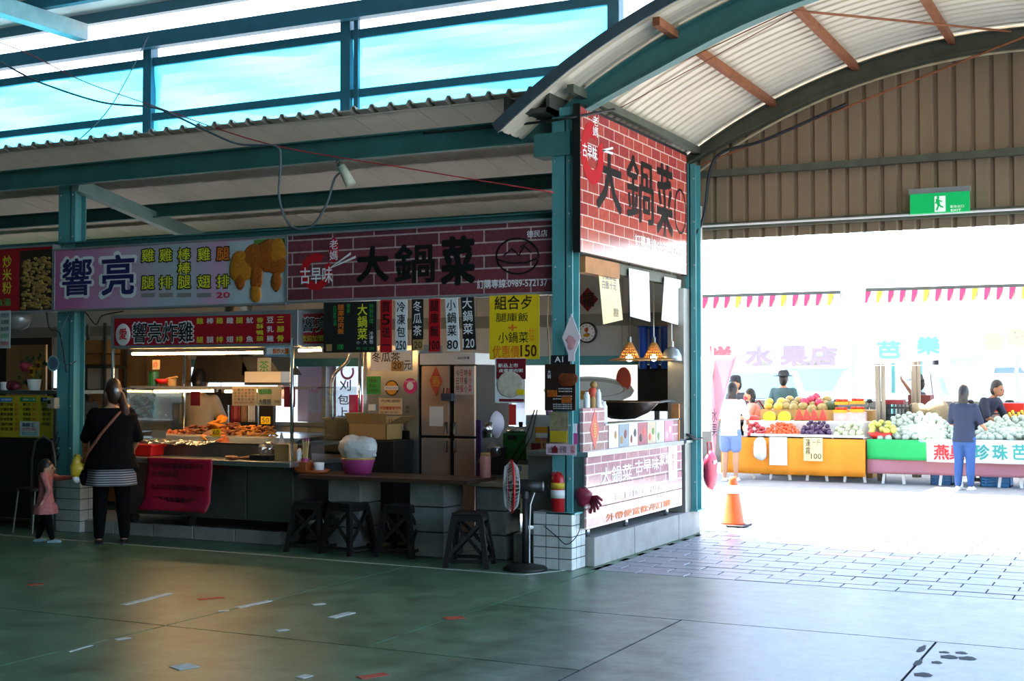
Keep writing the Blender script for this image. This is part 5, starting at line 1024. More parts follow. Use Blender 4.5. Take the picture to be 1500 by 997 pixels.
t2 = thing('figurine', 'small brown-haired doll ornament behind the counter', 'ornament', (p.x, 11.6, p.z - .06)); MB().lathe([(.03, -.06), (.05, -.03), (.035, .03), (0, .05)], p, 12).build('body', 'coral', t2, smooth=True); MB().sph(p + Vector((.01, 0, .07)), .035, 12, 8).build('head', 'cardboard', t2, smooth=True)
boxF('sauce_box', 'white box of sauces below the doll ornament', 'box', (845, 586, 875, 600), 11.55, .15, 'white'); boxF('food_box', 'amber jar crate beside the doll ornament', 'box', (850, 572, 864, 585), 11.6, .1, mat('amber_food', 'b8842c', .5, var=.4, scale=20))
boxF('shelf_unit', 'pale green steel shelf unit inside the corner', 'shelf', (842, 600, 858, 690), 10.75, .25, 'panel')
# pendant lamps
mat('bulb_glow', 'fff0d0', .4, var=0, emit=30, ecol='ffe0a8'); mat('straw', 'b5813e', .7, var=.35, scale=40, bump=.6, bscale=60)
def weave_shade(c, R0, H):
    q = MB()
    for k in range(9):
        f = k / 8; r_ = R0 * (.12 + .4 * f) if k < 7 else R0 * (.52 + .48 * (k - 6) / 2); z = H * (1 - min(f / .8, 1) ** 1.1)
        q.tube([c + Vector((r_ * math.cos(a), r_ * math.sin(a), z)) for a in np.linspace(0, 2 * math.pi, 25)], .006, 5)
    for k in range(22):
        a = 2 * math.pi * k / 22; e = Vector((math.cos(a), math.sin(a), 0)); q.tube([c + e * R0 * .12 + Vector((0, 0, H)), c + e * R0 * .35 + Vector((0, 0, H * .5)), c + e * R0 * .5 + Vector((0, 0, .02)), c + e * R0], .005, 4)
    q.lathe([(R0 * .5, .008), (R0, .0), (R0, .006), (R0 * .5, .014)], c, 26)
    return q
for i, (X, Y, z, px) in enumerate(((-4.75, 12.1, 1.80, 922), (-4.68, 12.6, 1.81, 958))):
    t2 = thing('pendant_lamp', ['woven straw hat pendant lamp nearer the corner post', 'woven straw hat pendant lamp with bright bulb, middle of three'][i], 'lamp', (X, Y, z), group='pendant lamps over the counter'); c = Vector((X, Y, z))
    weave_shade(c, .2, .17).build('shade', 'straw', t2); MB().sph(c + Vector((0, 0, .02)), .035, 12, 8).build('bulb', 'bulb_glow', t2, smooth=True)
    MB().cyl(c + Vector((0, 0, .16)), c + Vector((0, 0, .23)), .022, n=10).build('socket', 'steel_dark', t2); MB().tube([c + Vector((0, 0, .23)), Vector((X, Y, rz_(Y) + .01))], .006).build('cord', 'cable' if i == 0 else 'white', t2)
X, Y, z = -4.53, 12.72, 1.8; c = Vector((X, Y, z)); t2 = thing('pendant_lamp', 'plain silver bell pendant lamp at the far end', 'lamp', c, group='pendant lamps over the counter')
MB().lathe([(.105, 0), (.1, .05), (.075, .11), (.03, .14), (.028, .14), (.07, .105), (.095, .05), (.1, 0)], c, 22).build('shade', 'alu', t2, smooth=True); MB().cyl(c + Vector((0, 0, .13)), c + Vector((0, 0, .2)), .022, n=10).build('socket', 'alu', t2); MB().tube([c + Vector((0, 0, .2)), Vector((X, Y, rz_(Y) - .1))], .006).build('cord', 'white', t2)
# papers hanging under the side sign
for i, (y0, y1, z0, z1_, m, lb) in enumerate(((10.7, 11.17, 2.1, 2.62, mat('cream_sheet', 'd8bd7a', .35, var=.1), 'cream yellow price sheet hanging nearest the post'), (11.45, 11.98, 2.2, 2.65, mat('blue_white', 'd3dade', .3, var=.03), 'pale blue-white sheet hanging in the middle'), (12.42, 12.92, 2.2, 2.64, 'white', 'white sheet hanging at the far end'))):
    t2 = thing('hanging_sheet', lb + ' under the side sign', 'sheet', (-4.5, (y0 + y1) / 2, z0), group='sheets hanging under the side sign'); sl = (.12, .03, -.09)[i]
    MB().prism([(0 + sl, 0), (y1 - y0 + sl, .06 if i == 0 else -.03), (y1 - y0, z1_ - z0), (0, z1_ - z0)], (-4.5, y0, z0), (0, 1, 0), (0, 0, 1), (.004, 0, 0)).build('sheet', m, t2)
    if i == 0:
        MB().box(-4.505, -4.49, y0 - .01, y1 + .01, z1_, z1_ + .02).build('rod', 'alu', t2); text('小菜單點\n白飯十元', (-4.494, (y0 + y1) / 2 + .02, z1_ - .12), .35, .16, 'txt_slate', t2, SIDE); text('謝謝', (-4.494, y1 - .05, z0 + .12), .12, .08, 'ink', t2, SIDE)
# steel column and box beyond the counter
t2 = thing('steel_column', 'pale steel column cladding at the end of the counter', 'column', (-4.5, 13.0, .25)); MB().box(-4.62, -4.44, 12.84, 13.03, 1.0, 2.55).build('upper_case', mat('column_steel', 'a8a8a0', .35, metal=.5, var=.15), t2, bevel=.004); MB().box(-4.62, -4.43, 12.84, 13.18, .25, .96).build('lower_case', 'column_steel', t2, bevel=.004); MB().box(-4.64, -4.41, 12.82, 13.2, .96, .985).build('top_plate', 'alu', t2)
top(MB().tube([(-4.42, 12.85, 1.05), (-4.38, 12.95, 1.03), (-4.4, 13.1, .99), (-4.36, 13.18, 1.0)], .009).tube([(-4.42, 12.86, 1.04), (-4.36, 12.98, .99), (-4.4, 13.12, 1.0)], .009), 'cable_loop', 'cable', 'black cable loop resting on the steel column', 'cable', smooth=True)
# feather flags, bag, cone
p = PZ(1045, 777); t2 = thing('feather_flag', 'pink and white feather flag on a round white base', 'flag', (p.x, p.y, 0))
MB().lathe([(.15, 0), (.15, .03), (.13, .05), (.03, .055), (0, .055)], (p.x, p.y, 0), 26).build('base', 'white', t2, smooth=True); MB().cyl((p.x, p.y, .05), (p.x, p.y, 2.05), .011, n=8).build('pole', 'white', t2, smooth=True)
sheet_mat('flag_print', 'efc4cb', .55); sheet_mat('flag_white', 'f2ecee', .55)
zt_, zb_ = PY(1060, 520, p.y).z, PY(1048, 690, p.y).z
MB().grid(lambda u, v: (p.x + .012 + (.2 * v ** 2 + .05) * u - .05 * (1 - v), p.y + .03 * math.sin(v * 7 + u * 2), zb_ + (zt_ - zb_) * v), 6, 22, (0, .002, 0)).build('cloth', 'flag_print', t2, smooth=True)
text('水果', (p.x + .03, p.y - .04, 1.15), .06, .3, 'txt_slate', t2, FRONT, vert=True)
p2 = p + Vector((-.16, .1, 0)); t2 = thing('feather_flag', 'white feather flag against the gable post', 'flag', (p2.x, p2.y, 0)); MB().cyl((p2.x, p2.y, 0), (p2.x, p2.y, 2.4), .011, n=8).build('pole', 'white', t2, smooth=True); MB().cyl((p2.x, p2.y, 0), (p2.x, p2.y, .04), .1, n=18).build('base', 'white', t2)
MB().grid(lambda u, v: (p2.x + .012 + .13 * u * (.4 + .6 * math.sin(math.pi * min(v + .15, 1))), p2.y + .02 * math.sin(v * 6), 1.05 + 1.3 * v), 5, 18, (0, .002, 0)).build('cloth', 'flag_white', t2, smooth=True)
p = PX(1026, 715, -4.33); t2 = thing('carrier_bag', 'pink and red carrier bag hanging on the gable post', 'bag', (-4.32, 13.3, .42)); blob(MB(), (-4.32, 13.32, .66), (.06, .14, .22), 5, 16, 12, .1, True).build('bag', mat('bag_crimson', 'c62a4a', .4, var=.25, scale=5), t2, smooth=True); MB().tube([(-4.32, 13.25, .82), (-4.33, 13.25, .95), (-4.33, 13.38, .95), (-4.32, 13.38, .82)], .008).build('handle', 'bag_crimson', t2); MB().box(-4.27, -4.262, 13.26, 13.36, .72, .76).build('white_patch', 'paper', t2)
p = PZ(1074, 770); t2 = thing('traffic_cone', 'orange traffic cone with white band beside the flag base', 'cone', (p.x, p.y, 0)); oc = mat('cone_orange', 'f0561a', .45, var=.08)
MB().box(p.x - .17, p.x + .17, p.y - .17, p.y + .17, 0, .025).build('base', 'rubber', t2, bevel=.01); MB().lathe([(.13, .025), (.12, .04), (.045, .5), (.035, .54), (0, .545)], (p.x, p.y, 0), 26).build('body', oc, t2, smooth=True)
MB().lathe([(.072, .36), (.0735, .36), (.059, .45), (.0575, .45)], (p.x, p.y, 0), 26).build('white_band', 'white', t2, smooth=True)
# ================================================================== people
def cap(mb, p0, r0, p1, r1, n=10): p0, p1 = Vector(p0), Vector(p1); mb.cyl(p0, p1, r0, r1, n); mb.sph(p0, r0, n, 6); mb.sph(p1, r1, n, 6)
def loft(mb, rings, n=16):
    vs = []
    for (x, y, z), rx, ry in rings: vs += [(x + rx * math.cos(2 * math.pi * j / n), y + ry * math.sin(2 * math.pi * j / n), z) for j in range(n)]
    k = len(rings); mb.add(vs, [(i * n + j, i * n + (j + 1) % n, (i + 1) * n + (j + 1) % n, (i + 1) * n + j) for i in range(k - 1) for j in range(n)] + [tuple(range(n - 1, -1, -1)), tuple(range((k - 1) * n, k * n))])
def fuse(o, voxel, it=4):
    r = o.modifiers.new('fuse', 'REMESH'); r.mode = 'VOXEL'; r.voxel_size = voxel; r.use_smooth_shade = True
    s_ = o.modifiers.new('soften', 'SMOOTH'); s_.factor = .5; s_.iterations = it
mat('skin', 'c08a68', .5, var=.06); mat('skin_dark', '8e5f45', .5, var=.08); mat('hair', '17120f', .45, var=.2, scale=30, stretch=(1, 1, .1)); mat('hair_brown', '3a2014', .45, var=.3, scale=30, stretch=(1, 1, .1))
def person(label, loc, rz, h, shirt, pants, skin='skin', arms=None, legs=None, lean=0.0, hs=1.0, head=(0, 0), short=.3, pleg=1.0, skirt=None, hair='hair', pony=False, hat=None, mask=False, shoes='black', voxel=.013, longhair=False, sleeve=.9, half=False, wide=1.0):
    t = thing('person', label, 'person', loc, rz)
    def S(x, y, z): 
        if z > .52: y += lean * (z - .52); z = .52 + (z - .52) * (1 - .35 * lean * lean)
        return Vector((x * h, y * h, z * h))
    def rings(ex, zs): return [(S(0, 0, z), (rx + ex) * h * (wide if z < .8 else 1), (ry + ex) * h * (1 + (wide - 1) * .6)) for z, rx, ry in zs]
    TZ = [(.49, .09, .07), (.56, .088, .066), (.66, .082, .06), (.74, .098, .066), (.79, .105, .064), (.82, .085, .052), (.845, .035, .035)]
    hz = .925 if hs == 1 else .86
    hc = S(0, .012, hz); hr = Vector((.048 * h * hs, .058 * h * hs, .07 * h * hs))
    if arms is None: arms = [((.145, -.02, .64), (.15, .03, .5)), ((-.145, -.02, .64), (-.15, .03, .5))]
    if legs is None: legs = [((.055, .015, .28), (.058, -.005, .045)), ((-.055, .015, .28), (-.058, -.005, .045))]
    B = MB(); loft(B, rings(-.006, TZ)); cap(B, S(0, 0, .82), .03 * h, hc - Vector((0, .008 * h, .03 * h)), .028 * h * max(1, hs * .8))
    B.sph(hc, hr, 16, 12); ca, sa = math.cos(head[0]), math.sin(head[0]); fd = Vector((-sa, ca, math.sin(head[1]))); fr = Vector((ca, sa, 0))
    B.sph(hc + fd * .02 * h * hs - Vector((0, 0, .035 * h * hs)), (.036 * h * hs, .04 * h * hs, .035 * h * hs), 12, 8)
    nz = hc + fd * hr.y * .98 - Vector((0, 0, .012 * h * hs)); cap(B, nz + Vector((0, 0, .018 * h * hs)), .007 * h * hs, nz + fd * .008 * h * hs, .010 * h * hs, 8)
    for s_ in (-1, 1): B.sph(hc + fr * s_ * hr.x * 1.0 - Vector((0, 0, .005 * h)), (.008 * h * hs, .014 * h * hs, .02 * h * hs), 8, 6)
    for s_, (el, wr) in zip((1, -1), arms):
        sh = S(s_ * .1, 0, .795); e, w_ = S(*el), S(*wr)
        cap(B, sh, .033 * h, e, .026 * h); cap(B, e, .026 * h, w_, .018 * h); d = (w_ - e).normalized(); sd = d.cross(Vector((0, 0, 1)) if abs(d.z) < .8 else Vector((0, 1, 0))).normalized()
        pm = w_ + d * .03 * h; cap(B, w_, .015 * h, pm + d * .015 * h, .018 * h)
        for i, ln in enumerate((.036, .042, .044, .04)):
            b0 = pm + d * .022 * h + sd * (i - 1.5) * .0115 * h; k1 = b0 + d * ln * .55 * h + d.cross(sd) * .004 * h; cap(B, b0, .0062 * h, k1, .0058 * h, 7); cap(B, k1, .0058 * h, k1 + d * ln * .4 * h + d.cross(sd) * .014 * h, .005 * h, 7)
        tb = pm + sd * .017 * h; cap(B, tb - d * .01 * h, .007 * h, tb + sd * .014 * h + d * .022 * h, .006 * h, 7)
    if not half:
        for s_, (kn, an) in zip((1, -1), legs):
            hp = S(s_ * .05, 0, .5); k, a = S(*kn), S(*an); cap(B, hp, .054 * h, k, .034 * h); cap(B, k, .034 * h, k * .6 + a * .4 + Vector((0, -.006 * h, 0)), .033 * h); cap(B, k * .6 + a * .4 + Vector((0, -.006 * h, 0)), .033 * h, a, .02 * h)
            cap(B, a - Vector((0, .01 * h, .022 * h)), .02 * h, a + Vector((0, .07 * h, -.03 * h)), .014 * h)
    o = B.build('body', skin, t, True, world=False); fuse(o, voxel)
    # shirt
    C = MB(); lo = .46; loft(C, rings(.014, [(lo, .098 if not skirt else .116, .078 if not skirt else .092)] + TZ[1:-1] + [(.832, .05, .042)]))
    for s_, (el, wr) in zip((1, -1), arms):
        sh = S(s_ * .1, 0, .795); e, w_ = S(*el), S(*wr); 
        if sleeve <= 1: cap(C, sh, .042 * h, sh.lerp(e, sleeve), .036 * h)
        else: cap(C, sh, .042 * h, e, .035 * h); cap(C, e, .033 * h, e.lerp(w_, sleeve - 1), .027 * h)
    o = C.build('shirt', shirt, t, True, world=False); fuse(o, voxel, 3)
    if not half:
        D = MB(); loft(D, [(S(0, 0, z), rx * h, ry * h) for z, rx, ry in ((.44, .1, .075), (.5, .105, .08), (.56, .098, .074))])
        for s_, (kn, an) in zip((1, -1), legs):
            hp = S(s_ * .05, 0, .49); k, a = S(*kn), S(*an)
            if pleg < 1: cap(D, hp, .066 * h, hp.lerp(k, pleg), .06 * h)
            else: cf = k * .6 + a * .4 + Vector((0, -.006 * h, 0)); cap(D, hp, .064 * h, k, .046 * h); cap(D, k, .046 * h, cf, .043 * h); cap(D, cf, .043 * h, a + Vector((0, 0, .01 * h)), .032 * h)
        o = D.build('trousers' if pleg >= 1 else 'shorts', pants, t, True, world=False); fuse(o, voxel, 3)
        for s_, (kn, an) in zip((1, -1), legs):
            a = S(*an); q = MB(); z0 = a.z - .045 * h
            q.sph(a + Vector((0, .03 * h, -.03 * h)), (.03 * h, .082 * h, .022 * h), 14, 8); q.box(a.x - .026 * h, a.x + .026 * h, a.y - .045 * h, a.y + .1 * h, z0, z0 + .012 * h); q.build('shoe', shoes, t, False, world=False)
    if skirt:
        m_, z0, rx = skirt; q = MB(); n = 28; prof = [(.53, .095, .072), (.49, .105, .08), ((.5 + z0) / 2, rx, rx * .8), (z0, rx * 1.06, rx * .86)]; vs = []
        for z, a, b in prof: vs += [((a * h + .008 * h * math.sin(j * 5)) * math.cos(2 * math.pi * j / n), (b * h + .008 * h * math.sin(j * 5)) * math.sin(2 * math.pi * j / n), z * h) for j in range(n)]
        q.add(vs, [(i * n + j, i * n + (j + 1) % n, (i + 1) * n + (j + 1) % n, (i + 1) * n + j) for i in range(3) for j in range(n)]); q.build('skirt', m_, t, True, world=False)
    # hair
    Hh = MB(); up = Vector((0, 0, 1)); Hh.sph(hc - fd * .012 * h * hs + up * .016 * h * hs, hr * 1.08, 16, 12); Hh.sph(hc - fd * .026 * h * hs - up * .008 * h * hs, hr * .98, 14, 10)
    if longhair: Hh.sph(hc - fd * .034 * h * hs - up * .06 * h * hs, (.05 * h * hs, .035 * h * hs, .075 * h * hs), 12, 8)
    if pony:
        pb = hc - fd * .068 * h - up * .012 * h + fr * .02 * h; Hh.sph(pb, .02 * h, 10, 8); p1 = pb - fd * .03 * h - up * .08 * h; p2 = pb - fd * .02 * h + fr * .035 * h - up * .24 * h
        cap(Hh, pb, .02 * h, p1, .03 * h); cap(Hh, p1, .03 * h, p2, .018 * h)
    # cut the hair back from the face: keep only what lies behind a slanted plane
    o = Hh.build('hair', hair, t, True, world=False); fuse(o, voxel, 2)
    for s_ in (-1, 1):
        e = hc + fd * hr.y * .9 + fr * s_ * .018 * h * hs + up * .004 * h * hs; MB().sph(e, .0065 * h * hs, 8, 6).build('eye', 'ink', t, True, world=False)
    MB().sph(hc + fd * hr.y * .86 - up * .04 * h * hs + fd * .012 * h * hs, (.014 * h * hs, .006 * h * hs, .005 * h * hs), 8, 6).build('mouth', mat('lips', '8e4a42', .5, var=0), t, True, world=False)
    if mask:
        q = MB(); q.sph(hc + fd * .03 * h - up * .028 * h, (.04 * h, .042 * h, .032 * h), 14, 8); q.build('face_mask', mask, t, True, world=False)
    if hat:
        q = MB(); c = hc + up * .03 * h; q.lathe([(.105 * h if hat[1] else .062 * h, 0), (.105 * h if hat[1] else .062 * h, .006 * h), (.06 * h, .012 * h), (.057 * h, .05 * h), (.035 * h, .068 * h), (0, .07 * h)], c, 20)
        if not hat[1]: q.sph(c + fd * .06 * h, (.04 * h, .045 * h, .006 * h), 12, 6)
        q.build('hat', hat[0], t, True, world=False)
    return t
mat('cloth_black', '08080a', .9, var=.15, spec=.12); mat('cloth_stripe', '6d6d72', .8, var=.1)
def stripes(name, c1, c2, sc, axis='Z'):
    m = bpy.data.materials.new(name); MATS[name] = m; m.use_nodes = True; t = m.node_tree; b = t.nodes['Principled BSDF']; b.inputs['Roughness'].default_value = .85
    tc = t.nodes.new('ShaderNodeTexCoord'); w_ = t.nodes.new('ShaderNodeTexWave'); w_.bands_direction = axis; w_.inputs['Scale'].default_value = sc; t.links.new(tc.outputs['Object'], w_.inputs['Vector'])
    mx = t.nodes.new('ShaderNodeMix'); mx.data_type = 'RGBA'; mx.inputs['A'].default_value = (*lin(c1), 1); mx.inputs['B'].default_value = (*lin(c2), 1); t.links.new(w_.outputs['Fac'], mx.inputs['Factor']); t.links.new(mx.outputs['Result'], b.inputs['Base Color']); return m
stripes('stripe_hem', '111113', '9a9a9e', 14)
p = PZ(157, 797)
wm = person('woman in black top and striped hem holding a yellow bag at the cart', (p.x, p.y + .05, 0), .75, 1.6, 'cloth_black', 'cloth_black', arms=[((.155, .03, .65), (.12, .15, .56)), ((-.155, .05, .65), (-.16, .17, .53))], wide=1.3, head=(.6, 0), skirt=('stripe_hem', .36, .145), hair='hair_brown', pony=True, voxel=.01, sleeve=1.1, legs=[((.07, .015, .28), (.08, -.01, .045)), ((-.065, .02, .28), (-.07, .0, .045))])
MB().tube([(x * 1.6, y * 1.6, z * 1.6) for x, y, z in ((.1, .03, .845), (.04, -.085, .8), (-.06, -.105, .68), (-.14, -.04, .56), (-.17, .0, .5))], .016, 6).build('bag_strap', mat('strap_tan', '7a4632', .6), wm, True, world=False)
blob(MB(), (-.25, .04, .66), (.05, .09, .09), 3, 12, 8, .1, True).build('shoulder_bag', 'cloth_black', wm, True, world=False)
MB().sph((.035, -.11, 1.5), (.03, .012, .03), 10, 6).build('hair_clip', 'alu', wm, True, world=False)
p = PZ(66, 794)
gr = person('toddler girl in pink dress reaching towards the yellow bag', (p.x, p.y, 0), -1.05, .84, mat('pink_check', 'b06a68', .8, var=.3, scale=40), 'cloth_black', hs=1.42, arms=[((.14, .08, .62), (.16, .02, .5)), ((-.14, .12, .74), (-.1, .33, .76))], head=(0, .15), skirt=('pink_check', .34, .16), shoes=mat('shoe_blue', '8fb0b8', .6), voxel=.009, sleeve=1.8, legs=[((.055, .06, .24), (.07, .1, .05)), ((-.055, -.03, .24), (-.06, -.1, .05))])
# yellow bag between them
p = PY(114, 682, 9.6); t = thing('snack_bag', 'crumpled yellow and white snack bag held by the woman', 'bag', (p.x, 9.6, p.z - .14))
blob(MB(), (p.x, 9.6, p.z), (.085, .06, .13), 9, 16, 14, .3, True).build('pouch', mat('bag_yellow', 'cdae2e', .35, var=.4, scale=8), t, True); blob(MB(), (p.x - .01, 9.59, p.z - .12), (.04, .04, .04), 4, 10, 8, .15, True).build('paper_end', 'paper', t, True)
p = PY(297, 600, 12.05); person('cook in beige shirt seen from behind in the fried chicken stall', (p.x, 12.0, 0), .25, 1.72, mat('beige_shirt', 'b5a48c', .8, var=.1), 'cloth_black', arms=[((.15, .06, .64), (.1, .19, .6)), ((-.15, .06, .64), (-.1, .19, .6))], voxel=.012)
p = PY(418, 553, 14.7); person('person in white shirt and dark cap glimpsed through the rear window', (p.x, 14.7, 0), 2.6, 1.62, 'white', 'cloth_black', hat=('black', False), voxel=.016)
# shoppers and sellers across the street
p = PZ(1070, 704); person('shopper in white shirt and blue shorts seen from behind at the fruit stall', (p.x, p.y, 0), .05, 1.57, 'white', mat('shorts_blue', '6c82b0', .8, var=.1), lean=.25, pleg=.72, arms=[((.15, .08, .64), (.12, .22, .6)), ((-.15, .08, .64), (-.12, .22, .6))], shoes='white', voxel=.014, longhair=True)
p = PZ(1413, 717); person('woman in navy shirt and jeans seen from behind at the guava stall', (p.x, p.y, 0), -.15, 1.52, mat('navy', '1d2740', .8, var=.12), mat('jeans', '2c4f86', .85, var=.15, scale=20), arms=[((.15, .04, .64), (.14, .18, .6)), ((-.14, .06, .64), (-.06, .18, .6))], shoes='white', voxel=.014, longhair=True)
p = PY(1432, 640, 22.1); person('man in dark navy polo leaning over the guava stall', (p.x, 22.1, 0), -2.1, 1.66, mat('navy_polo', '1a2138', .8, var=.12), 'cloth_black', skin='skin_dark', lean=.55, head=(0, -.2), arms=[((.13, .16, .62), (.06, .3, .56)), ((-.13, .16, .62), (-.06, .3, .56))], voxel=.014)
p = PY(1112, 640, 22.5); w2 = person('fruit seller in pink top with red straps and mask', (p.x, 22.5, 0), 1.9, 1.46, mat('salmon', 'd98a7c', .8), 'cloth_black', lean=.25, mask=mat('mask_red', 'c23a4a', .7), arms=[((.14, .1, .66), (.1, .24, .64)), ((-.14, .1, .66), (-.1, .24, .64))], voxel=.014, longhair=True)
for s_ in (-1, 1): MB().tube([(s_ * .085, .1, 1.02), (s_ * .085, .09, 1.2), (s_ * .07, .0, 1.245), (s_ * .05, -.1, 1.1)], .014).build('apron_strap', 'maroon', w2, True, world=False)
p = PY(1079, 620, 23.2); person('person in dark cap and pale mask behind the fruit display', (p.x, 23.2, 0), 2.7, 1.66, mat('slate_shirt', '3a3f4a', .8), 'cloth_black', hat=(mat('cap_dark', '23262e', .8), False), mask='white', voxel=.016)
p = PY(1148, 620, 24.2); person('man in wide dark hat and green-grey shirt seen from behind', (p.x, 24.2, 0), .1, 1.76, mat('teal_shirt', '3d5a60', .8), 'cloth_black', hat=('cap_dark', True), voxel=.016)
p = PY(1346, 620, 23.6); person('man raising one arm in the shade by the wooden posts', (p.x, 23.6, 0), 1.3, 1.68, mat('shade_shirt', '2b3040', .8), 'cloth_black', skin='skin_dark', hat=('cap_dark', True), arms=[((.17, .1, .74), (.1, .2, .92)), ((-.15, .02, .64), (-.14, .12, .52))], voxel=.016)
# ================================================================== far left stall, overhead cables
LY = 10.42
a, b, c, d = RF(-40, 575, 76, 577, LY)
t = thing('stall_counter', 'dark counter of the far left stall behind the girl', 'counter', (-11.3, LY + .35, 0)); MB().box(-13.2, -10.75, LY + .02, LY + .7, .1, 1.36).build('body', 'black', t); MB().box(-13.2, -10.7, LY - .02, LY + .72, PY(40, 577, LY).z, PY(40, 577, LY).z + .04).build('top', 'steel_dark', t)
t = card('menu_board', 'yellow menu board with black and red dish columns at the far left counter', 'menu', (-60, 579, 76, 640), LY - .01, mat('menu_yellow', 'c8ad22', .5), th=.02)
for px, m, s_ in (((0, 582, 19, 588), mat('head_blue', '2f7fb8', .5), '飯麵類'), ((31, 582, 54, 588), mat('head_green', '2d8a4c', .5), '湯類小菜'), ((61, 582, 75, 588), mat('head_navy', '26356e', .5), '飲料')):
    a, b, c, d = RF(*px, LY); MB().box(a, b, LY - .014, LY - .01, c, d).build('heading', m, t); tF(s_, (px[0] + 2, 583.5, px[2] - 2, 586.5), LY - .014, 'txt_white', t)
for j, s_ in enumerate(('蝦仁炒飯', '什錦炒麵', '鮮魚湯粥', '炒米粉羹', '滷肉飯', '青菜湯')):
    y = 592 + j * 7.2; tF(s_, (1, y - 2.4, 19, y + 2.4), LY - .012, 'ink', t, bold=.01); tF('60', (22, y - 2, 26, y + 2), LY - .012, 'txt_red', t)
    if j < 4: tF(s_[:3], (34, y - 2.4, 45, y + 2.4), LY - .012, 'ink', t, bold=.01); tF('35', (47, y - 2, 53, y + 2), LY - .012, 'txt_red', t)
    if j < 5: tF(s_[1:3], (62, y - 2.4, 74, y + 2.4), LY - .012, 'ink', t, bold=.01)
t = card('price_notice', 'white notice taped on the yellow menu board', 'notice', (29, 617, 57, 639), LY - .025, mat('notice_white', 'c6ccc8', .6, var=.08)); tF('海鮮王', (32, 619, 51, 625), LY - .027, 'txt_navy', t, bold=.01); tF('小吃部', (32, 626, 53, 630), LY - .027, 'txt_red', t); tF('歡迎訂位', (32, 632, 55, 637), LY - .027, 'txt_teal', t)
t = card('hanging_notice', 'white hanging notice with green and red writing at the picture edge', 'notice', (-10, 455, 15, 510), 10.2, 'notice_white'); 
for y, m in ((462, 'ink'), (472, 'ink'), (482, 'ink'), (492, 'txt_green'), (503, 'txt_red')): tF('海產粥', (1, y - 4, 13, y + 3), 10.198, m, t)
p = PY(28, 470, 10.38); t = thing('lamp_shade', 'grey bowl-shaped lamp under the red sign', 'lamp', p); MB().lathe([(.13, .08), (.125, .0), (.09, -.07), (.03, -.1), (0, -.105), (0, -.095), (.03, -.09), (.085, -.06), (.12, .0)], p, 22).build('shade', 'alu', t, smooth=True); MB().tube([p + Vector((0, 0, .05)), Vector((p.x, p.y, 3.0))], .006).build('cord', 'cable', t)
# flower pots
def flower_pot(label, px, py_, Y, s_=1.0):
    p = PY(px, py_, Y); t = thing('potted_flowers', label, 'flowers', p); MB().lathe([(.055 * s_, 0), (.075 * s_, .14 * s_), (.07 * s_, .14 * s_), (.05 * s_, .01)], p, 16).build('pot', 'white', t, smooth=True)
    return t, p
zc = PY(40, 577, LY).z + .04
t, p = flower_pot('white pot with two sunflowers, red blooms and leaves on the far left counter', 50, 574, LY + .1)
for (x, y) in ((47, 544), (57, 535)):
    c = PY(x, y, LY + .05); fl_ = MB().cyl(c, c + Vector((0, -.015, 0)), .026, n=14).build('flower_head', 'txt_brown', t)
    for k in range(14): an = 2 * math.pi * k / 14; e = Vector((math.cos(an), 0, math.sin(an))); MB().prism([(-.009, 0), (0, .05), (.009, 0)], c + e * .02, Vector((-e.z, 0, e.x)), e, (0, -.003, 0)).build('petal', mat('petal', 'd9a51a', .5), fl_)
    MB().tube([c, c + Vector((0, .02, -.08)), (p.x, LY + .1, p.z + .1)], .006).build('stem', 'leaf_print', t)
for i in range(26):
    c = Vector((p.x + R.uniform(-.18, .1), LY + .1 + R.uniform(-.05, .08), p.z + R.uniform(.12, .4))); a = R.uniform(0, 6.3); e = Vector((math.cos(a), .2, math.sin(a))).normalized(); MB().prism([(0, 0), (.02, .035), (0, .08), (-.02, .035)], c, e.cross(Vector((0, 1, 0))), e, (0, -.002, 0)).build('leaf', mat('leaf_dark', '2c4a2a', .6, var=.3), t)
blob(MB(), (p.x - .12, LY + .1, p.z + .27), (.06, .05, .05), 3, 12, 8, .25).build('bloom', mat('bloom_red', '8f2036', .6, var=.3), t, smooth=True)
can('white_bowl', 'small white bowl left of the sunflower pot', 'bowl', 9, 570, LY + .1, .06, .09, 'white', zc); 
for i, x in enumerate((2, 14, 26, 34)): p = PY(x, 570, LY + .2); top(blob(MB(), (p.x, LY + .1, zc + .05), (.06, .05, .05), 70 + i, 10, 7, .12), 'red_bag', mat('dried_red', '6e2430', .5, var=.3), ['wrapped dark red food bag at the picture edge', 'wrapped dark red food bag below the white bowl', 'wrapped dark red food bag second from the flower pot', 'wrapped dark red food bag touching the flower pot'][i], 'bag', smooth=True)
slabF('plywood_board', 'tan plywood back board behind the sunflowers', 'board', (8, 505, 66, 752), 12.8, .03, 'tan_panel'); slabF('dark_cabinet', 'dark cabinet behind the far left stall', 'cabinet', (-60, 495, 75, 700), 12.95, .04, 'dark_panel')
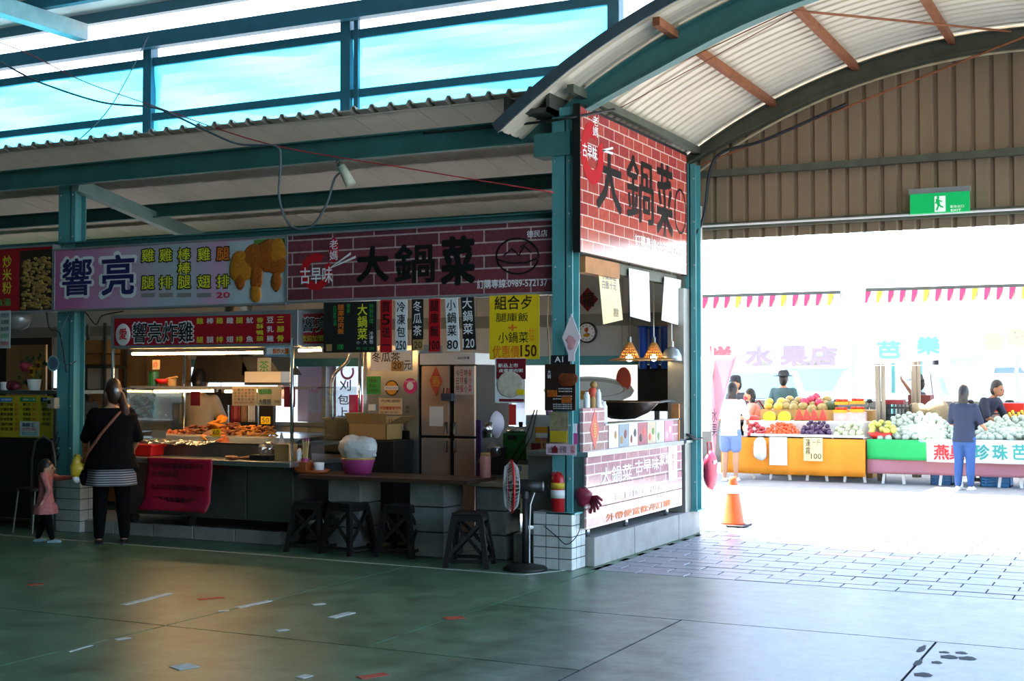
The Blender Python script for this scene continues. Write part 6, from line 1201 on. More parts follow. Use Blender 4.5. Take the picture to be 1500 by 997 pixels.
# post fittings
t = disc('round_photo', 'round photo fan of two figures stuck on the far teal post', 78, 532, .085, mat('pale_cyan', '9cc0c9', .5), 10.36, (.8, mat('fan_print', '55718e', .6, var=.5, scale=20)))
a, b, c, d = RF(75, 582, 86, 598, 10.36); t = thing('switch_box', 'beige switch box on the far teal post', 'switch', ((a + b) / 2, 10.33, c)); MB().box(a, b, 10.3, 10.37, c, d).build('box', mat('beige_box', 'b3a487', .5), t, bevel=.005); MB().box(a + .02, a + .05, 10.29, 10.3, c + .05, c + .09).build('switch', 'ink', t)
q = MB()
for pts in ([(80, 620), (80, 638), (85, 632), (81, 645)], [(79, 642), (88, 640), (82, 655), (87, 652)], [(80, 662), (84, 658), (83, 675), (88, 664), (80, 676)]):
    q.tube([PY(x, y, 10.365) for x, y in pts], .006, 4)
q.build('graffiti', 'ink', pl)
t = thing('round_back_chair', 'metal chair with round wire back behind the girl', 'chair', (PY(60, 740, 10.3).x, 10.3, 0)); cx_, cz_ = t.location.x, .85
MB().tube([(cx_ - .17, 10.33, 0), (cx_ - .17, 10.33, .75), (cx_ - .12, 10.33, .95), (cx_, 10.33, 1.0), (cx_ + .12, 10.33, .95), (cx_ + .17, 10.33, .75), (cx_ + .17, 10.33, 0)], .012, 8).build('back_frame', 'steel_dark', t, smooth=True)
MB().cyl((cx_, 10.2, .44), (cx_, 10.2, .47), .17, n=20).build('seat', 'black', t)
for s_ in (-1, 1): MB().cyl((cx_ + s_ * .14, 10.05, 0), (cx_ + s_ * .12, 10.1, .44), .011, n=8).build('leg', 'steel_dark', t)
# shelving between post and cart
t = thing('storage_rack', 'metal rack with boxes between the teal post and the cart', 'rack', (PY(132, 600, 12.2).x, 12.2, 0)); a, b = PY(104, 560, 12.1).x, PY(162, 560, 12.1).x
for z in (.4, 1.15, 1.75): MB().box(a, b, 12.0, 12.38, z, z + .03).build('shelf', 'steel_dark', t)
for x in (a, b - .03): MB().box(x, x + .03, 12.0, 12.03, 0, 2.3).build('upright', 'steel_dark', t); MB().box(x, x + .03, 12.35, 12.38, 0, 2.3).build('upright', 'steel_dark', t)
boxF('carton', 'brown printed carton on top of the rack', 'box', (106, 498, 151, 517), 12.05, .3, 'cardboard'); boxF('carton', 'brown carton with dark marks, lower on the rack', 'box', (104, 519, 150, 534), 12.05, .3, mat('carton2', '9a7848', .8, var=.25, scale=10)); boxF('white_appliance', 'pale appliance front on the rack behind the woman', 'appliance', (128, 538, 152, 570), 12.05, .25, 'panel')
p = PY(122, 610, 11.2); t = thing('wall_fan', 'grey round wire fan behind the woman', 'fan', (p.x, 11.2, p.z - .25)); 
for r_ in (.25, .17, .09): MB().tube([p + Vector((r_ * math.cos(a), 0, r_ * math.sin(a))) for a in np.linspace(0, 6.2832, 30)], .006).build('guard_ring', 'steel_dark', t)
for k in range(4): an = k * math.pi / 2 + .4; e = Vector((math.cos(an), .1, math.sin(an))); MB().prism([(-.03, .03), (-.06, .2), (.06, .2), (.03, .03)], p, Vector((-e.z, .2, e.x)), e, (0, .004, 0)).build('blade', 'alu', t)
MB().cyl(p, p + Vector((0, .12, 0)), .05, n=14).build('motor', 'black', t); MB().bar(p + Vector((0, .12, 0)), Vector((p.x, 11.32, 0)), .04, .04).build('stand', 'steel_dark', t)
# overhead cables and lamp
CYY = 9.95
def cable(label, pts, r_, m, Y=CYY, name='cable'):
    P = [PY(*q, Y) if len(q) == 2 else PY(*q) for q in pts]; Q = []
    for i in range(len(P) - 1):
        p0, p1, p2, p3 = P[max(i - 1, 0)], P[i], P[i + 1], P[min(i + 2, len(P) - 1)]
        for k in range(6): s_ = k / 6; Q.append(.5 * ((2 * p1) + (p2 - p0) * s_ + (2 * p0 - 5 * p1 + 4 * p2 - p3) * s_ ** 2 + (3 * p1 - p0 - 3 * p2 + p3) * s_ ** 3))
    Q.append(P[-1]); return top(MB().tube(Q, r_, 6), name, m, label, 'cable', smooth=True)
mat('cable_grey', '5d6a72', .5); mat('string_red', 'c8363f', .5, var=0)
cable('grey cable sagging from the upper left and looping to the hanging lamp', [(-20, 78), (30, 107), (70, 125), (150, 150), (222, 157), (262, 172), (310, 195), (350, 211), (403, 214), (411, 235), (409, 290), (425, 330), (455, 332), (478, 300), (490, 262), (503, 250)], .011, 'cable_grey')
cable('thin red string stretched from the hall beam to the corner post', [(-20, 55), (45, 80), (120, 118), (222, 154), (390, 210), (600, 247), (812, 282)], .006, 'string_red', 10.08)
cable('thin dark wire slanting up to the hall beam', [(108, 212, 10.0), (165, 152, 11.0), (218, 52, 13.2)], .006, 'cable')
p0, p1 = PY(500, 244, CYY), PY(514, 270, CYY); t = thing('hanging_lamp', 'white capsule lamp holder hanging from the cable loop', 'lamp', p1); MB().cyl(p0, p1, .04, .05, n=16).build('body', mat('lamp_cream', 'c9ccb4', .5), t, smooth=True); MB().cyl(p0 + (p0 - p1) * .2, p0, .025, .03, n=12).build('cap', 'steel_dark', t, smooth=True); MB().tube([p0 + (p0 - p1) * .2, p0 + Vector((-.03, 0, .07)), p0 + Vector((-.06, 0, .04))], .005).build('hook', 'cable', t)
cable('thick black cable hanging from the gable arch', [(1240, 152, 13.2), (1120, 205, 13.2), (1060, 222, 13.2), (1040, 250, 13.2), (1030, 320, 13.2), (1012, 352, 13.15)], .018, 'cable')
cable('black cable bundle along the corner beam', [(620, 195, 10.1), (700, 188, 10.1), (780, 180, 10.1), (838, 172, 10.1), (900, 160, 10.5)], .012, 'cable')
cable('thin pale cord hanging beside the yellow poster', [(803, 432, 10.3), (802, 470, 10.3), (805, 520, 10.3), (803, 560, 10.3)], .005, mat('cord_cream', 'c3c29a', .6))
cable('black wires looping down the far teal post', [(68, 455, 10.3), (72, 480, 10.3), (86, 486, 10.3), (92, 510, 10.3), (97, 545, 10.3)], .008, 'cable')
cable('pale wires beside the far teal post', [(104, 455, 10.3), (92, 480, 10.3), (90, 520, 10.3), (100, 535, 10.3), (112, 528, 10.3)], .006, 'cable_grey')
cable('dark wires under the pink sign above the cart', [(103, 462, 10.5), (122, 455, 10.5), (140, 475, 10.5), (150, 462, 10.5), (180, 456, 10.5)], .006, 'cable')
cable('thin wire over the white tiles of the footing', [(797, 770, 10.1), (815, 785, 10.1), (830, 797, 10.1), (846, 783, 10.12), (852, 760, 10.2)], .004, 'cable')
cable('curved grey pipe bending down behind the menu board', [(513, 516, 11.2), (508, 530, 11.2), (490, 548, 11.2), (486, 570, 11.2), (487, 615, 11.2)], .018, 'steel', name='pipe')
# ================================================================== fruit market across the street
T1, T2 = PY(1056, 670, 20.75).x, PY(1268, 670, 20.75).x; T3 = 2.2; FYY = 20.75
mat('cloth_orange', 'e8901c', .7, var=.08, scale=2); mat('cloth_green', '1fae5a', .7, var=.08, scale=2); mat('cloth_mauve', 'a8707a', .8, var=.12, scale=2); mat('foam', 'e6e6e2', .7, var=.04)
def cloth(mb, x0, x1, y, z0, z1, seed=0): return mb.grid(lambda u, v: (x0 + (x1 - x0) * u, y + .025 * math.sin(u * 23 + seed) * (1 - v) + .01 * math.sin(u * 61), z0 + (z1 - z0) * v), 40, 5, (0, .005, 0))
def trestle(t, x, y, z):
    for s_ in (-1, 1): MB().bar((x + s_ * .16, y, 0), (x + s_ * .08, y, z), .04, .04).build('trestle_leg', 'white', t)
    MB().bar((x - .14, y, z * .55), (x + .14, y, z * .55), .03, .035).build('trestle_bar', 'white', t)
t = thing('market_table', 'fruit table with long orange cloth', 'table', ((T1 + T2) / 2, FYY + .6, 0)); MB().box(T1, T2, FYY + .02, FYY + 1.2, .62, .66).build('tabletop', 'wood', t); cloth(MB(), T1, T2, FYY, .1, .68).build('orange_cloth', 'cloth_orange', t, smooth=True)
for x in np.linspace(T1 + .35, T2 - .2, 4): trestle(t, x, FYY + .15, .62)
t = thing('market_table', 'guava table with green cloth and mauve under-cloth', 'table', ((T2 + T3) / 2, FYY + .6, 0)); MB().box(T2 + .02, T3, FYY + .02, FYY + 1.0, .62, .66).build('tabletop', 'wood', t)
cloth(MB(), T2 + .02, T3, FYY, .38, .69, 2).build('green_cloth', 'cloth_green', t, smooth=True); cloth(MB(), T2 + .02, T3, FYY + .03, .16, .4, 4).build('mauve_cloth', 'cloth_mauve', t, smooth=True)
for x in np.arange(T2 + .4, T3, .85): trestle(t, x, FYY + .12, .62)
t = thing('stall_banner', 'white cloth banner with red and teal characters on the guava table', 'banner', (PY(1430, 680, FYY).x, FYY - .04, .34)); a, b, c, d = RF(1357, 645, 1640, 680, FYY - .05); cloth(MB(), a, b, FYY - .05, c, d, 1).build('sheet', 'foam', t, smooth=True)
for ch, x, m in (('燕', 1379, 'txt_red'), ('巢', 1402, 'txt_red'), ('珍', 1438, 'txt_teal'), ('珠', 1465, 'txt_teal'), ('芭', 1494, 'txt_teal'), ('樂', 1522, 'txt_teal')): tF(ch, (x - 11, 651, x + 11, 673), FYY - .075, m, t, bold=.025)
# white foam boxes and crates stepped behind the orange table
def boxW(name, label, cat, x0, x1, y0, y1, z0, z1, m, **k): return top(MB().box(x0, x1, y0, y1, z0, z1), name, m, label, cat, bevel=.01, **k)
bxs = [(1096, 1120, 'dark red apples'), (1121, 1172, 'small orange tomatoes'), (1174, 1218, 'purple plums'), (1222, 1264, 'pale guavas')]
for x0, x1, nm in bxs:
    a, b, c, d = RF(x0 - 2, 634, x1 + 2, 642, FYY + .08); t = thing('foam_tray', 'white foam tray under the ' + nm, 'tray', ((a + b) / 2, FYY + .3, .66)); MB().box(a, b, FYY + .06, FYY + .5, .66, .7).build('bottom', 'foam', t); MB().box(a, b, FYY + .06, FYY + .09, .66, .74).build('front', 'foam', t, bevel=.008)
a, b, c, d = RF(1090, 617, 1266, 625, FYY + .55); t = thing('display_step', 'long white display step behind the fruit trays', 'stand', ((a + b) / 2, FYY + .8, .66)); MB().box(a, b, FYY + .52, FYY + 1.15, .66, d).build('body', 'foam', t, bevel=.01)
zs = d
t2 = thing('display_step', 'upper cardboard display step with melons', 'stand', ((a + b) / 2, FYY + 1.35, 0)); zs2 = PY(1180, 600, FYY + 1.2).z; MB().box(a + .1, b, FYY + 1.18, FYY + 1.8, 0, zs2).build('body', 'cardboard', t2)
FR = {}
def fruit_mesh(kind):
    if kind in FR: return FR[kind]
    C = {'tomato': ('e2571c', .035, .9), 'plum': ('43244e', .04, .95), 'apple': ('a52a30', .05, .9), 'guava': ('b5bd9c', .055, 1.0), 'guava_net': ('a3b3a8', .055, 1.0), 'green_apple': ('b9c25a', .055, .92), 'melon': ('9a8850', .09, .95), 'dragon': ('c03a5c', .075, 1.2), 'yellow_melon': ('d7b040', .085, .9), 'mandarin': ('e88a1c', .045, .85)}
    col, r, e = C[kind]; m = mat('fruit_' + kind, col, .4, var=.25, scale=14, bump=.4 if 'net' in kind or kind == 'melon' else 0, bscale=50); mb = MB(); n = 10
    mb.lathe([(0, -r * e), (r * .5, -r * e * .88), (r * .87, -r * e * .5), (r, 0), (r * .87, r * e * .5), (r * .5, r * e * .86), (r * .15, r * e * .9), (0, r * e * .8)], (0, 0, 0), n)
    if 'net' in kind: mb.v = [(x * (1 + .06 * math.sin(i * 2.4)), y * (1 + .06 * math.sin(i * 1.7)), z) for i, (x, y, z) in enumerate(mb.v)]
    if kind == 'dragon':
        for i in range(7): an = i * 2.4; mb.cyl((r * .8 * math.cos(an), r * .8 * math.sin(an), r * (-.7 + .25 * i)), (r * 1.25 * math.cos(an), r * 1.25 * math.sin(an), r * (-.4 + .25 * i)), .015, .001, 5)
    o = mb.build(kind, m, None, True); FR[kind] = o.data; bpy.data.objects.remove(o); return FR[kind]
GAP = dict(tomato=.056, plum=.064, apple=.085, guava=.09, guava_net=.088, green_apple=.09, melon=.13, dragon=.12, yellow_melon=.13)
def pile(kind, name, label, cat, group, n, px, Ya, Yb, dome=True, s0=.85, s1=1.1):
    x0, y0, x1, y1 = px; k = 0; tries = 0; done = []
    while k < n and tries < n * 40:
        tries += 1; x, y = R.uniform(x0, x1), R.uniform(y0, y1)
        u = (x - (x0 + x1) / 2) / ((x1 - x0) / 2); f = (y1 - y) / (y1 - y0)
        if dome and f > (1 - u * u) ** .6 + .08: continue
        p = PY(x, y, Ya + (Yb - Ya) * f)
        if any((p - q_).length < GAP[kind] for q_ in done): continue
        done.append(p); o = bpy.data.objects.new(name, fruit_mesh(kind)); COL.objects.link(o); o.location = p; o.rotation_euler = (R.uniform(-.6, .6), R.uniform(-.6, .6), R.uniform(0, 6)); s_ = R.uniform(s0, s1); o.scale = (s_,) * 3; tag(o, label, cat, group); k += 1
def mound(name, label, px, Y, dp, m):
    a, b, c, d = RF(*px, Y); q = MB(); q.sph(((a + b) / 2, Y + dp * .55, c + (d - c) * .02), ((b - a) * .47, dp * .5, (d - c) * .72), 20, 10); return top(q, name, m, label, 'fruit', smooth=True, kind='stuff')
pile('tomato', 'tomato', 'small orange-red tomato in the middle foam tray', 'tomato', 'tomatoes on the fruit table', 85, (1121, 620, 1170, 637), FYY + .1, FYY + .42)
pile('plum', 'plum', 'dark purple plum in the heap right of the tomatoes', 'plum', 'plums on the fruit table', 75, (1175, 617, 1217, 636), FYY + .1, FYY + .42)
pile('apple', 'apple', 'dark red apple left of the tomatoes', 'apple', 'apples on the fruit table', 26, (1096, 619, 1120, 636), FYY + .1, FYY + .42)
pile('guava', 'pale_guava', 'pale guava in the right foam tray of the orange table', 'guava', 'guavas on the orange table', 45, (1224, 621, 1263, 638), FYY + .1, FYY + .42)
pile('guava_net', 'wrapped_guava', 'netted pale guava in the big heap left of the jeans woman', 'guava', 'wrapped guavas left heap', 165, (1288, 607, 1398, 642), FYY + .08, FYY + .85)
pile('guava_net', 'wrapped_guava', 'netted pale guava in the heap right of the jeans woman', 'guava', 'wrapped guavas right heap', 130, (1430, 612, 1530, 642), FYY + .08, FYY + .8)
for px, lb in (((1288, 612, 1398, 646), 'inner heap of netted guavas on the left'), ((1430, 617, 1530, 646), 'inner heap of netted guavas on the right')): mound('guava_heap', lb, px, FYY + .12, .8, 'fruit_guava_net')
mound('plum_heap', 'inner heap of purple plums', (1176, 624, 1216, 640), FYY + .12, .3, 'fruit_plum'); mound('tomato_heap', 'inner heap of orange tomatoes', (1122, 626, 1169, 640), FYY + .12, .3, 'fruit_tomato')
p = PY(1290, 640, FYY + .15); t = thing('red_basin', 'red basin of green-yellow apples at the green table corner', 'basin', (p.x, FYY + .25, .69)); MB().lathe([(.13, 0), (.22, .1), (.23, .1), (.135, -.01), (0, -.01)], (p.x, FYY + .25, .69), 24).build('bowl', mat('basin_red', 'cf2a1e', .4), t, smooth=True)
pile('green_apple', 'green_apple', 'yellow-green apple in the red basin', 'apple', 'apples in the red basin', 30, (1272, 618, 1310, 632), FYY + .1, FYY + .4)
pile('melon', 'netted_melon', 'round brown netted melon on the upper step', 'melon', 'melons on the upper step', 16, (1150, 584, 1212, 600), FYY + 1.25, FYY + 1.6, False)
pile('dragon', 'dragon_fruit', 'pink dragon fruit among the netted melons', 'dragon fruit', 'dragon fruits', 4, (1178, 580, 1206, 590), FYY + 1.35, FYY + 1.6, False)
pile('yellow_melon', 'yellow_melon', 'yellow melon left of the netted melons', 'melon', 'yellow melons', 7, (1122, 586, 1150, 598), FYY + 1.25, FYY + 1.5, False)
for i, (x, nm) in enumerate(((1128, 'left'), (1150, 'right'))):
    p = PY(x, 611, FYY + .8); t = thing('halved_melon', nm + ' half of the cut yellow melon facing out', 'melon', (p.x, FYY + .8, zs)); MB().sph((p.x, FYY + .85, p.z), (.11, .1, .095), 18, 10).build('rind', mat('rind_green', '6f7f35', .5), t, smooth=True); MB().cyl((p.x, FYY + .8, p.z), (p.x, FYY + .745, p.z), .105, n=22).build('flesh', mat('flesh_yellow', 'e8bb2a', .4), t)
for i, x in enumerate((1170, 1181, 1192, 1205)):
    p = PY(x, 614, FYY + .75); t = thing('watermelon_wedge', ['upright red watermelon wedge next to the yellow halves', 'second upright red watermelon wedge', 'third upright red watermelon wedge', 'last upright watermelon wedge on the right'][i], 'watermelon', (p.x, FYY + .75, zs), group='watermelon wedges'); MB().prism([(-.07, 0), (.07, 0), (.03, .14), (0, .2), (-.03, .14)], (p.x, FYY + .75, zs), (1, 0, 0), (0, 0, 1), (0, .06, 0)).build('flesh', mat('flesh_red', 'd23a30', .35, var=.15), t); MB().box(p.x - .075, p.x + .075, FYY + .74, FYY + .83, zs - .005, zs + .015).build('rind', 'rind_green', t)
for i, (x, y) in enumerate(((1232, 600), (1256, 599), (1234, 588), (1256, 587))):
    p = PY(x, y, FYY + 1.1 + .15 * (i // 2)); t = thing('fruit_punnet', ['front left', 'front right', 'rear left', 'rear right'][i] + ' yellow punnet of strawberries beside the wooden post', 'punnet', p, group='strawberry punnets'); MB().box(p.x - .11, p.x + .11, p.y - .08, p.y + .08, p.z - .05, p.z).build('tray', mat('punnet_yellow', 'e2a51e', .5), t)
    for k in range(6): blob(MB(), (p.x - .075 + .03 * k, p.y + R.uniform(-.04, .04), p.z + .02), (.03, .03, .025), k, 8, 6, .1).build('strawberry', mat('strawberry', 'd03a22', .4), t, smooth=True)
boxF('punnet_carton', 'white printed carton below the strawberry punnets', 'box', (1221, 603, 1268, 618), FYY + 1.05, .3, mat('carton_pinkwhite', 'dcc4c6', .6, var=.3, scale=10)); boxF('pallet_box', 'white foam box beneath the printed carton', 'box', (1219, 618, 1268, 622), FYY + 1.0, .3, 'foam')
p = PY(1217, 598, FYY + 1.4); t = top(MB().sph((p.x, FYY + 1.4, p.z + .02), (.15, .11, .1), 16, 10), 'watermelon', mat('watermelon', '2e4a24', .4, var=.5, scale=9), 'whole dark green watermelon beside the punnets', 'watermelon', smooth=True)
p = PY(1101, 613, FYY + .75); t = thing('watermelon_half', 'cut watermelon half held by the pink seller', 'watermelon', (p.x, FYY + .75, p.z - .08)); MB().sph((p.x, FYY + .8, p.z - .02), (.15, .1, .07), 16, 8).build('rind', 'rind_green', t, smooth=True); MB().sph((p.x, FYY + .76, p.z), (.14, .08, .06), 16, 8).build('flesh', 'flesh_red', t, smooth=True)
t = thing('banana_bunch', 'yellow banana bunch at the picture edge on the guava table', 'bananas', PY(1488, 612, FYY + .9))
for i in range(9): c = PY(1476 + i * 4.5, 612 - (i % 3) * 3, FYY + .88 + .03 * (i % 3)); MB().tube([c + Vector((-.02, 0, .05)), c + Vector((0, -.03, 0)), c + Vector((.03, -.02, -.04))], .022, 8, .012).build('banana', mat('banana', 'd8a81c', .5), t, smooth=True)
# paper signs and bags on the orange cloth
t = card('price_placard', 'white price placard hanging on the orange cloth', 'placard', (1127, 640, 1153, 681), FYY - .04, 'white'); t = card('price_placard', 'cream price placard reading 100 on the orange cloth', 'placard', (1177, 641, 1205, 675), FYY - .04, mat('cream_card', 'e2cf9a', .7)); tF('蓮霧', (1180, 643, 1187, 665), FYY - .042, 'ink', t, vert=True); tF('一斤', (1190, 644, 1202, 652), FYY - .042, 'ink', t); tF('100', (1188, 664, 1203, 672), FYY - .042, 'ink', t)
a, b, c, d = RF(1103, 639, 1125, 673, FYY - .05); top(blob(MB(), ((a + b) / 2, FYY - .07, (c + d) / 2), (.1, .04, .18), 6, 14, 12, .15, True), 'white_bag', 'bag_film', 'white plastic bag hanging on the orange cloth', 'bag', smooth=True)
# crates and clutter under and behind
def crate(label, px, Y, dp, col, zb):
    a, b, c, d = RF(*px, Y); t = thing('plastic_crate', label, 'crate', ((a + b) / 2, Y + dp / 2, zb)); H = d - zb; m = mat('crate_' + col, col, .5)
    MB().box(a, b, Y, Y + dp, zb, zb + .02).build('bottom', m, t)
    for k in range(5): z = zb + .02 + (H - .02) * k / 4.6; q = MB(); q.box(a, b, Y, Y + .015, z, z + .025); q.build('front_slat', m, t); MB().box(a, b, Y + dp - .015, Y + dp, z, z + .025).build('rear_slat', m, t)
    for k in range(7): x = a + (b - a - .02) * k / 6; MB().box(x, x + .02, Y + .002, Y + .012, zb, zb + H).build('upright', m, t)
    for x in (a, b - .015): MB().box(x, x + .015, Y, Y + dp, zb, zb + H).build('side', m, t)
    return t
crate('blue plastic crate under the guava table left of the jeans legs', (1363, 693, 1394, 714), FYY + .25, .4, '2f6fa8', 0); crate('blue plastic crate under the guava table right of the jeans legs', (1436, 694, 1480, 716), FYY + .2, .4, '2f78b0', 0); crate('black plastic crate stacked behind the red basin', (1298, 592, 1333, 625), FYY + .9, .35, '1c2020', .66)
p = PY(1310, 590, FYY + 1.0); top(MB().box(p.x - .15, p.x + .15, FYY + .95, FYY + 1.2, p.z - .02, p.z + .05), 'red_cloth', 'maroon', 'dark red cloth on the black crate', 'cloth')
for i, (x, y, rx) in enumerate(((1345, 605, .2), (1372, 602, .24))): p = PY(x, y, FYY + 1.2); top(blob(MB(), (p.x, FYY + 1.2, p.z), (rx, .2, .18), 50 + i, 16, 10, .1), 'burlap_sack', mat('burlap', '8f7f66', .9, var=.2, scale=20, bump=.6), ['slumped tan burlap sack beside the black crate', 'full tan burlap sack behind the guavas'][i], 'sack', smooth=True)
boxF('red_brown_chest', 'red-brown box on the fence behind the sacks', 'box', (1330, 578, 1363, 596), FYY + 1.9, .4, mat('redbrown', '6e3434', .7)); boxF('grey_crate', 'grey box beside the wooden posts', 'box', (1296, 576, 1315, 588), FYY + 1.6, .3, 'foam'); boxF('red_tray', 'long red tray behind the man in navy', 'tray', (1447, 590, 1500, 603), FYY + 1.6, .4, 'basin_red')
mat('weathered', '8c8274', .85, var=.25, scale=5, stretch=(6, 6, .5))
for i, (x0, x1, y0) in enumerate(((1283, 1291, 520), (1290, 1296, 520), (1334, 1343, 520), (1342, 1348, 520))): a, b, c, d = RF(x0, y0, x1, 625, FYY + (.7 if i < 2 else 1.7)); top(MB().cyl(((a + b) / 2, FYY + (.75 if i < 2 else 1.75), 0), ((a + b) / 2 - .04 * (i == 0), FYY + (.75 if i < 2 else 1.75), 2.9), (b - a) / 2, n=10), 'wooden_post', 'weathered', ['pale leaning wooden post behind the red basin', 'thin brown wooden post beside the leaning post', 'grey wooden post right of the man raising his arm', 'thin grey post further right in the shade'][i], 'post', smooth=True)
fr_ = struct(MB().box(-9, 4, 25.0, 25.06, .0, .15), 'fence_low', mat('fence_grey', '6a6a68', .7))
for i in range(52): MB().box(-9 + i * .25, -9 + i * .25 + .235, 24.98, 25.04, .1, 1.22).build('slat', 'fence_grey', fr_)
MB().box(-9, 4, 24.96, 25.0, 1.1, 1.2).build('rail', 'fence_grey', fr_)
# awnings with tarpaulin fronts
mat('valance_red', 'c43a64', .7); mat('valance_yellow', 'e8c63a', .7); mat('valance_white', 'ece8e6', .7); sheet_mat('tarp_white', 'e4e2dc', .45)
def awning(name, label, x0, x1, Y, zt, zb0, zb1, n):
    t = thing(name, label, 'awning', ((x0 + x1) / 2, Y, zb0)); MB().box(x0, x1, Y, Y + .12, zt, zt + .06).build('roller', 'steel_dark', t)
    MB().prism([(0, 0), (4.6, .5), (4.6, .53), (0, .03)], (x0, Y + .05, zt + .02), (0, 1, 0), (0, 0, 1), (x1 - x0, 0, 0)).build('canopy', 'tarp_white', t)
    MB().grid(lambda u, v: (x0 + (x1 - x0) * u, Y + .1 + .03 * math.sin(u * 30) * (1 - v), (zb0 + (zb1 - zb0) * u) * (1 - v) + zt * v), 30, 6, (0, .004, 0)).build('tarpaulin', 'tarp_white', t, smooth=True)
    w_ = (x1 - x0) / n
    for i in range(n): MB().prism([(0, 0), (w_, 0), (w_ * .8, -.17), (-w_ * .2, -.17)] if i % 4 not in (0, 2) else [(0, 0), (w_, 0), (w_ * .3, -.17), (-w_ * .1, -.17)], (x0 + i * w_, Y - .02, zt + .01), (1, 0, 0), (0, 0, 1), (0, .005, 0)).build('valance_flap', ('valance_red', 'valance_white', 'valance_yellow', 'valance_white', 'valance_red', 'valance_white', 'valance_red', 'valance_white')[i % 8], t)
    MB().box(x0, x1, Y + .08, Y + .14, min(zb0, zb1) - .02 if abs(zb0 - zb1) < .05 else zb0 - .02, (min(zb0, zb1) + .01) if abs(zb0 - zb1) < .05 else zb0 - .01).build('hem_bar', 'white', t)
    for x in (x0 + .05, x1 - .05): MB().cyl((x, Y + 4.5, 0), (x, Y + 4.5, zt + .5), .04, n=10).build('rear_post', 'teal', t); MB().bar((x, Y + 4.5, zt + .42), (x, Y + .1, zt + .02), .04, .05).build('arm', 'white', t)
    return t
t = awning('market_awning', 'white tarpaulin awning with fruit shop characters and striped valance', -8.4, PY(1231, 435, 20.0).x, 20.0, PY(1130, 434, 20.0).z, PY(1130, 536, 20.0).z, PY(1130, 536, 20.0).z, 44)
mat('txt_mauve', '9a8a9c', .7, var=0); mat('txt_coral', 'd9606a', .7, var=0)
for ch, x, m in (('鮮', 1052, 'txt_coral'), ('水', 1112, 'txt_mauve'), ('果', 1163, 'txt_mauve'), ('店', 1206, 'txt_mauve')): tF(ch, (x - 19, 508, x + 19, 535), 20.06, m, t, bold=.05)
t = awning('market_awning', 'white tarpaulin awning with pale turquoise characters over the guava stall', PY(1268, 430, 19.95).x, 2.4, 19.95, PY(1400, 424, 19.95).z, 1.84, 2.2, 76)
for ch, x, y, m in (('芭', 1302, 512, 'txt_teal'), ('樂', 1360, 506, 'txt_teal'), ('香', 1456, 500, mat('txt_sand', 'c9a98a', .7, var=0)), ('甜', 1492, 494, 'txt_sand')): tF(ch, (x - 16, y - 12, x + 16, y + 12), 20.01, mat('txt_turq', '6cc9bd', .7, var=0) if m == 'txt_teal' else m, t, bold=.05)
# pale frame roof beyond
t = thing('canopy_frame', 'thin turquoise tube frame standing beyond the awnings', 'frame', (-3, 27, 0)); mat('tube_turq', 'a8d8d4', .6)
for x in (-8.5, -5.5, -2.5, .5): MB().cyl((x, 25.95, 0), (x, 25.95, 4.9), .03, n=8).build('tube', 'tube_turq', t); 
MB().cyl((-12, 25.95, 4.3), (6, 25.95, 4.35), .025, n=8).build('tube', 'tube_turq', t)
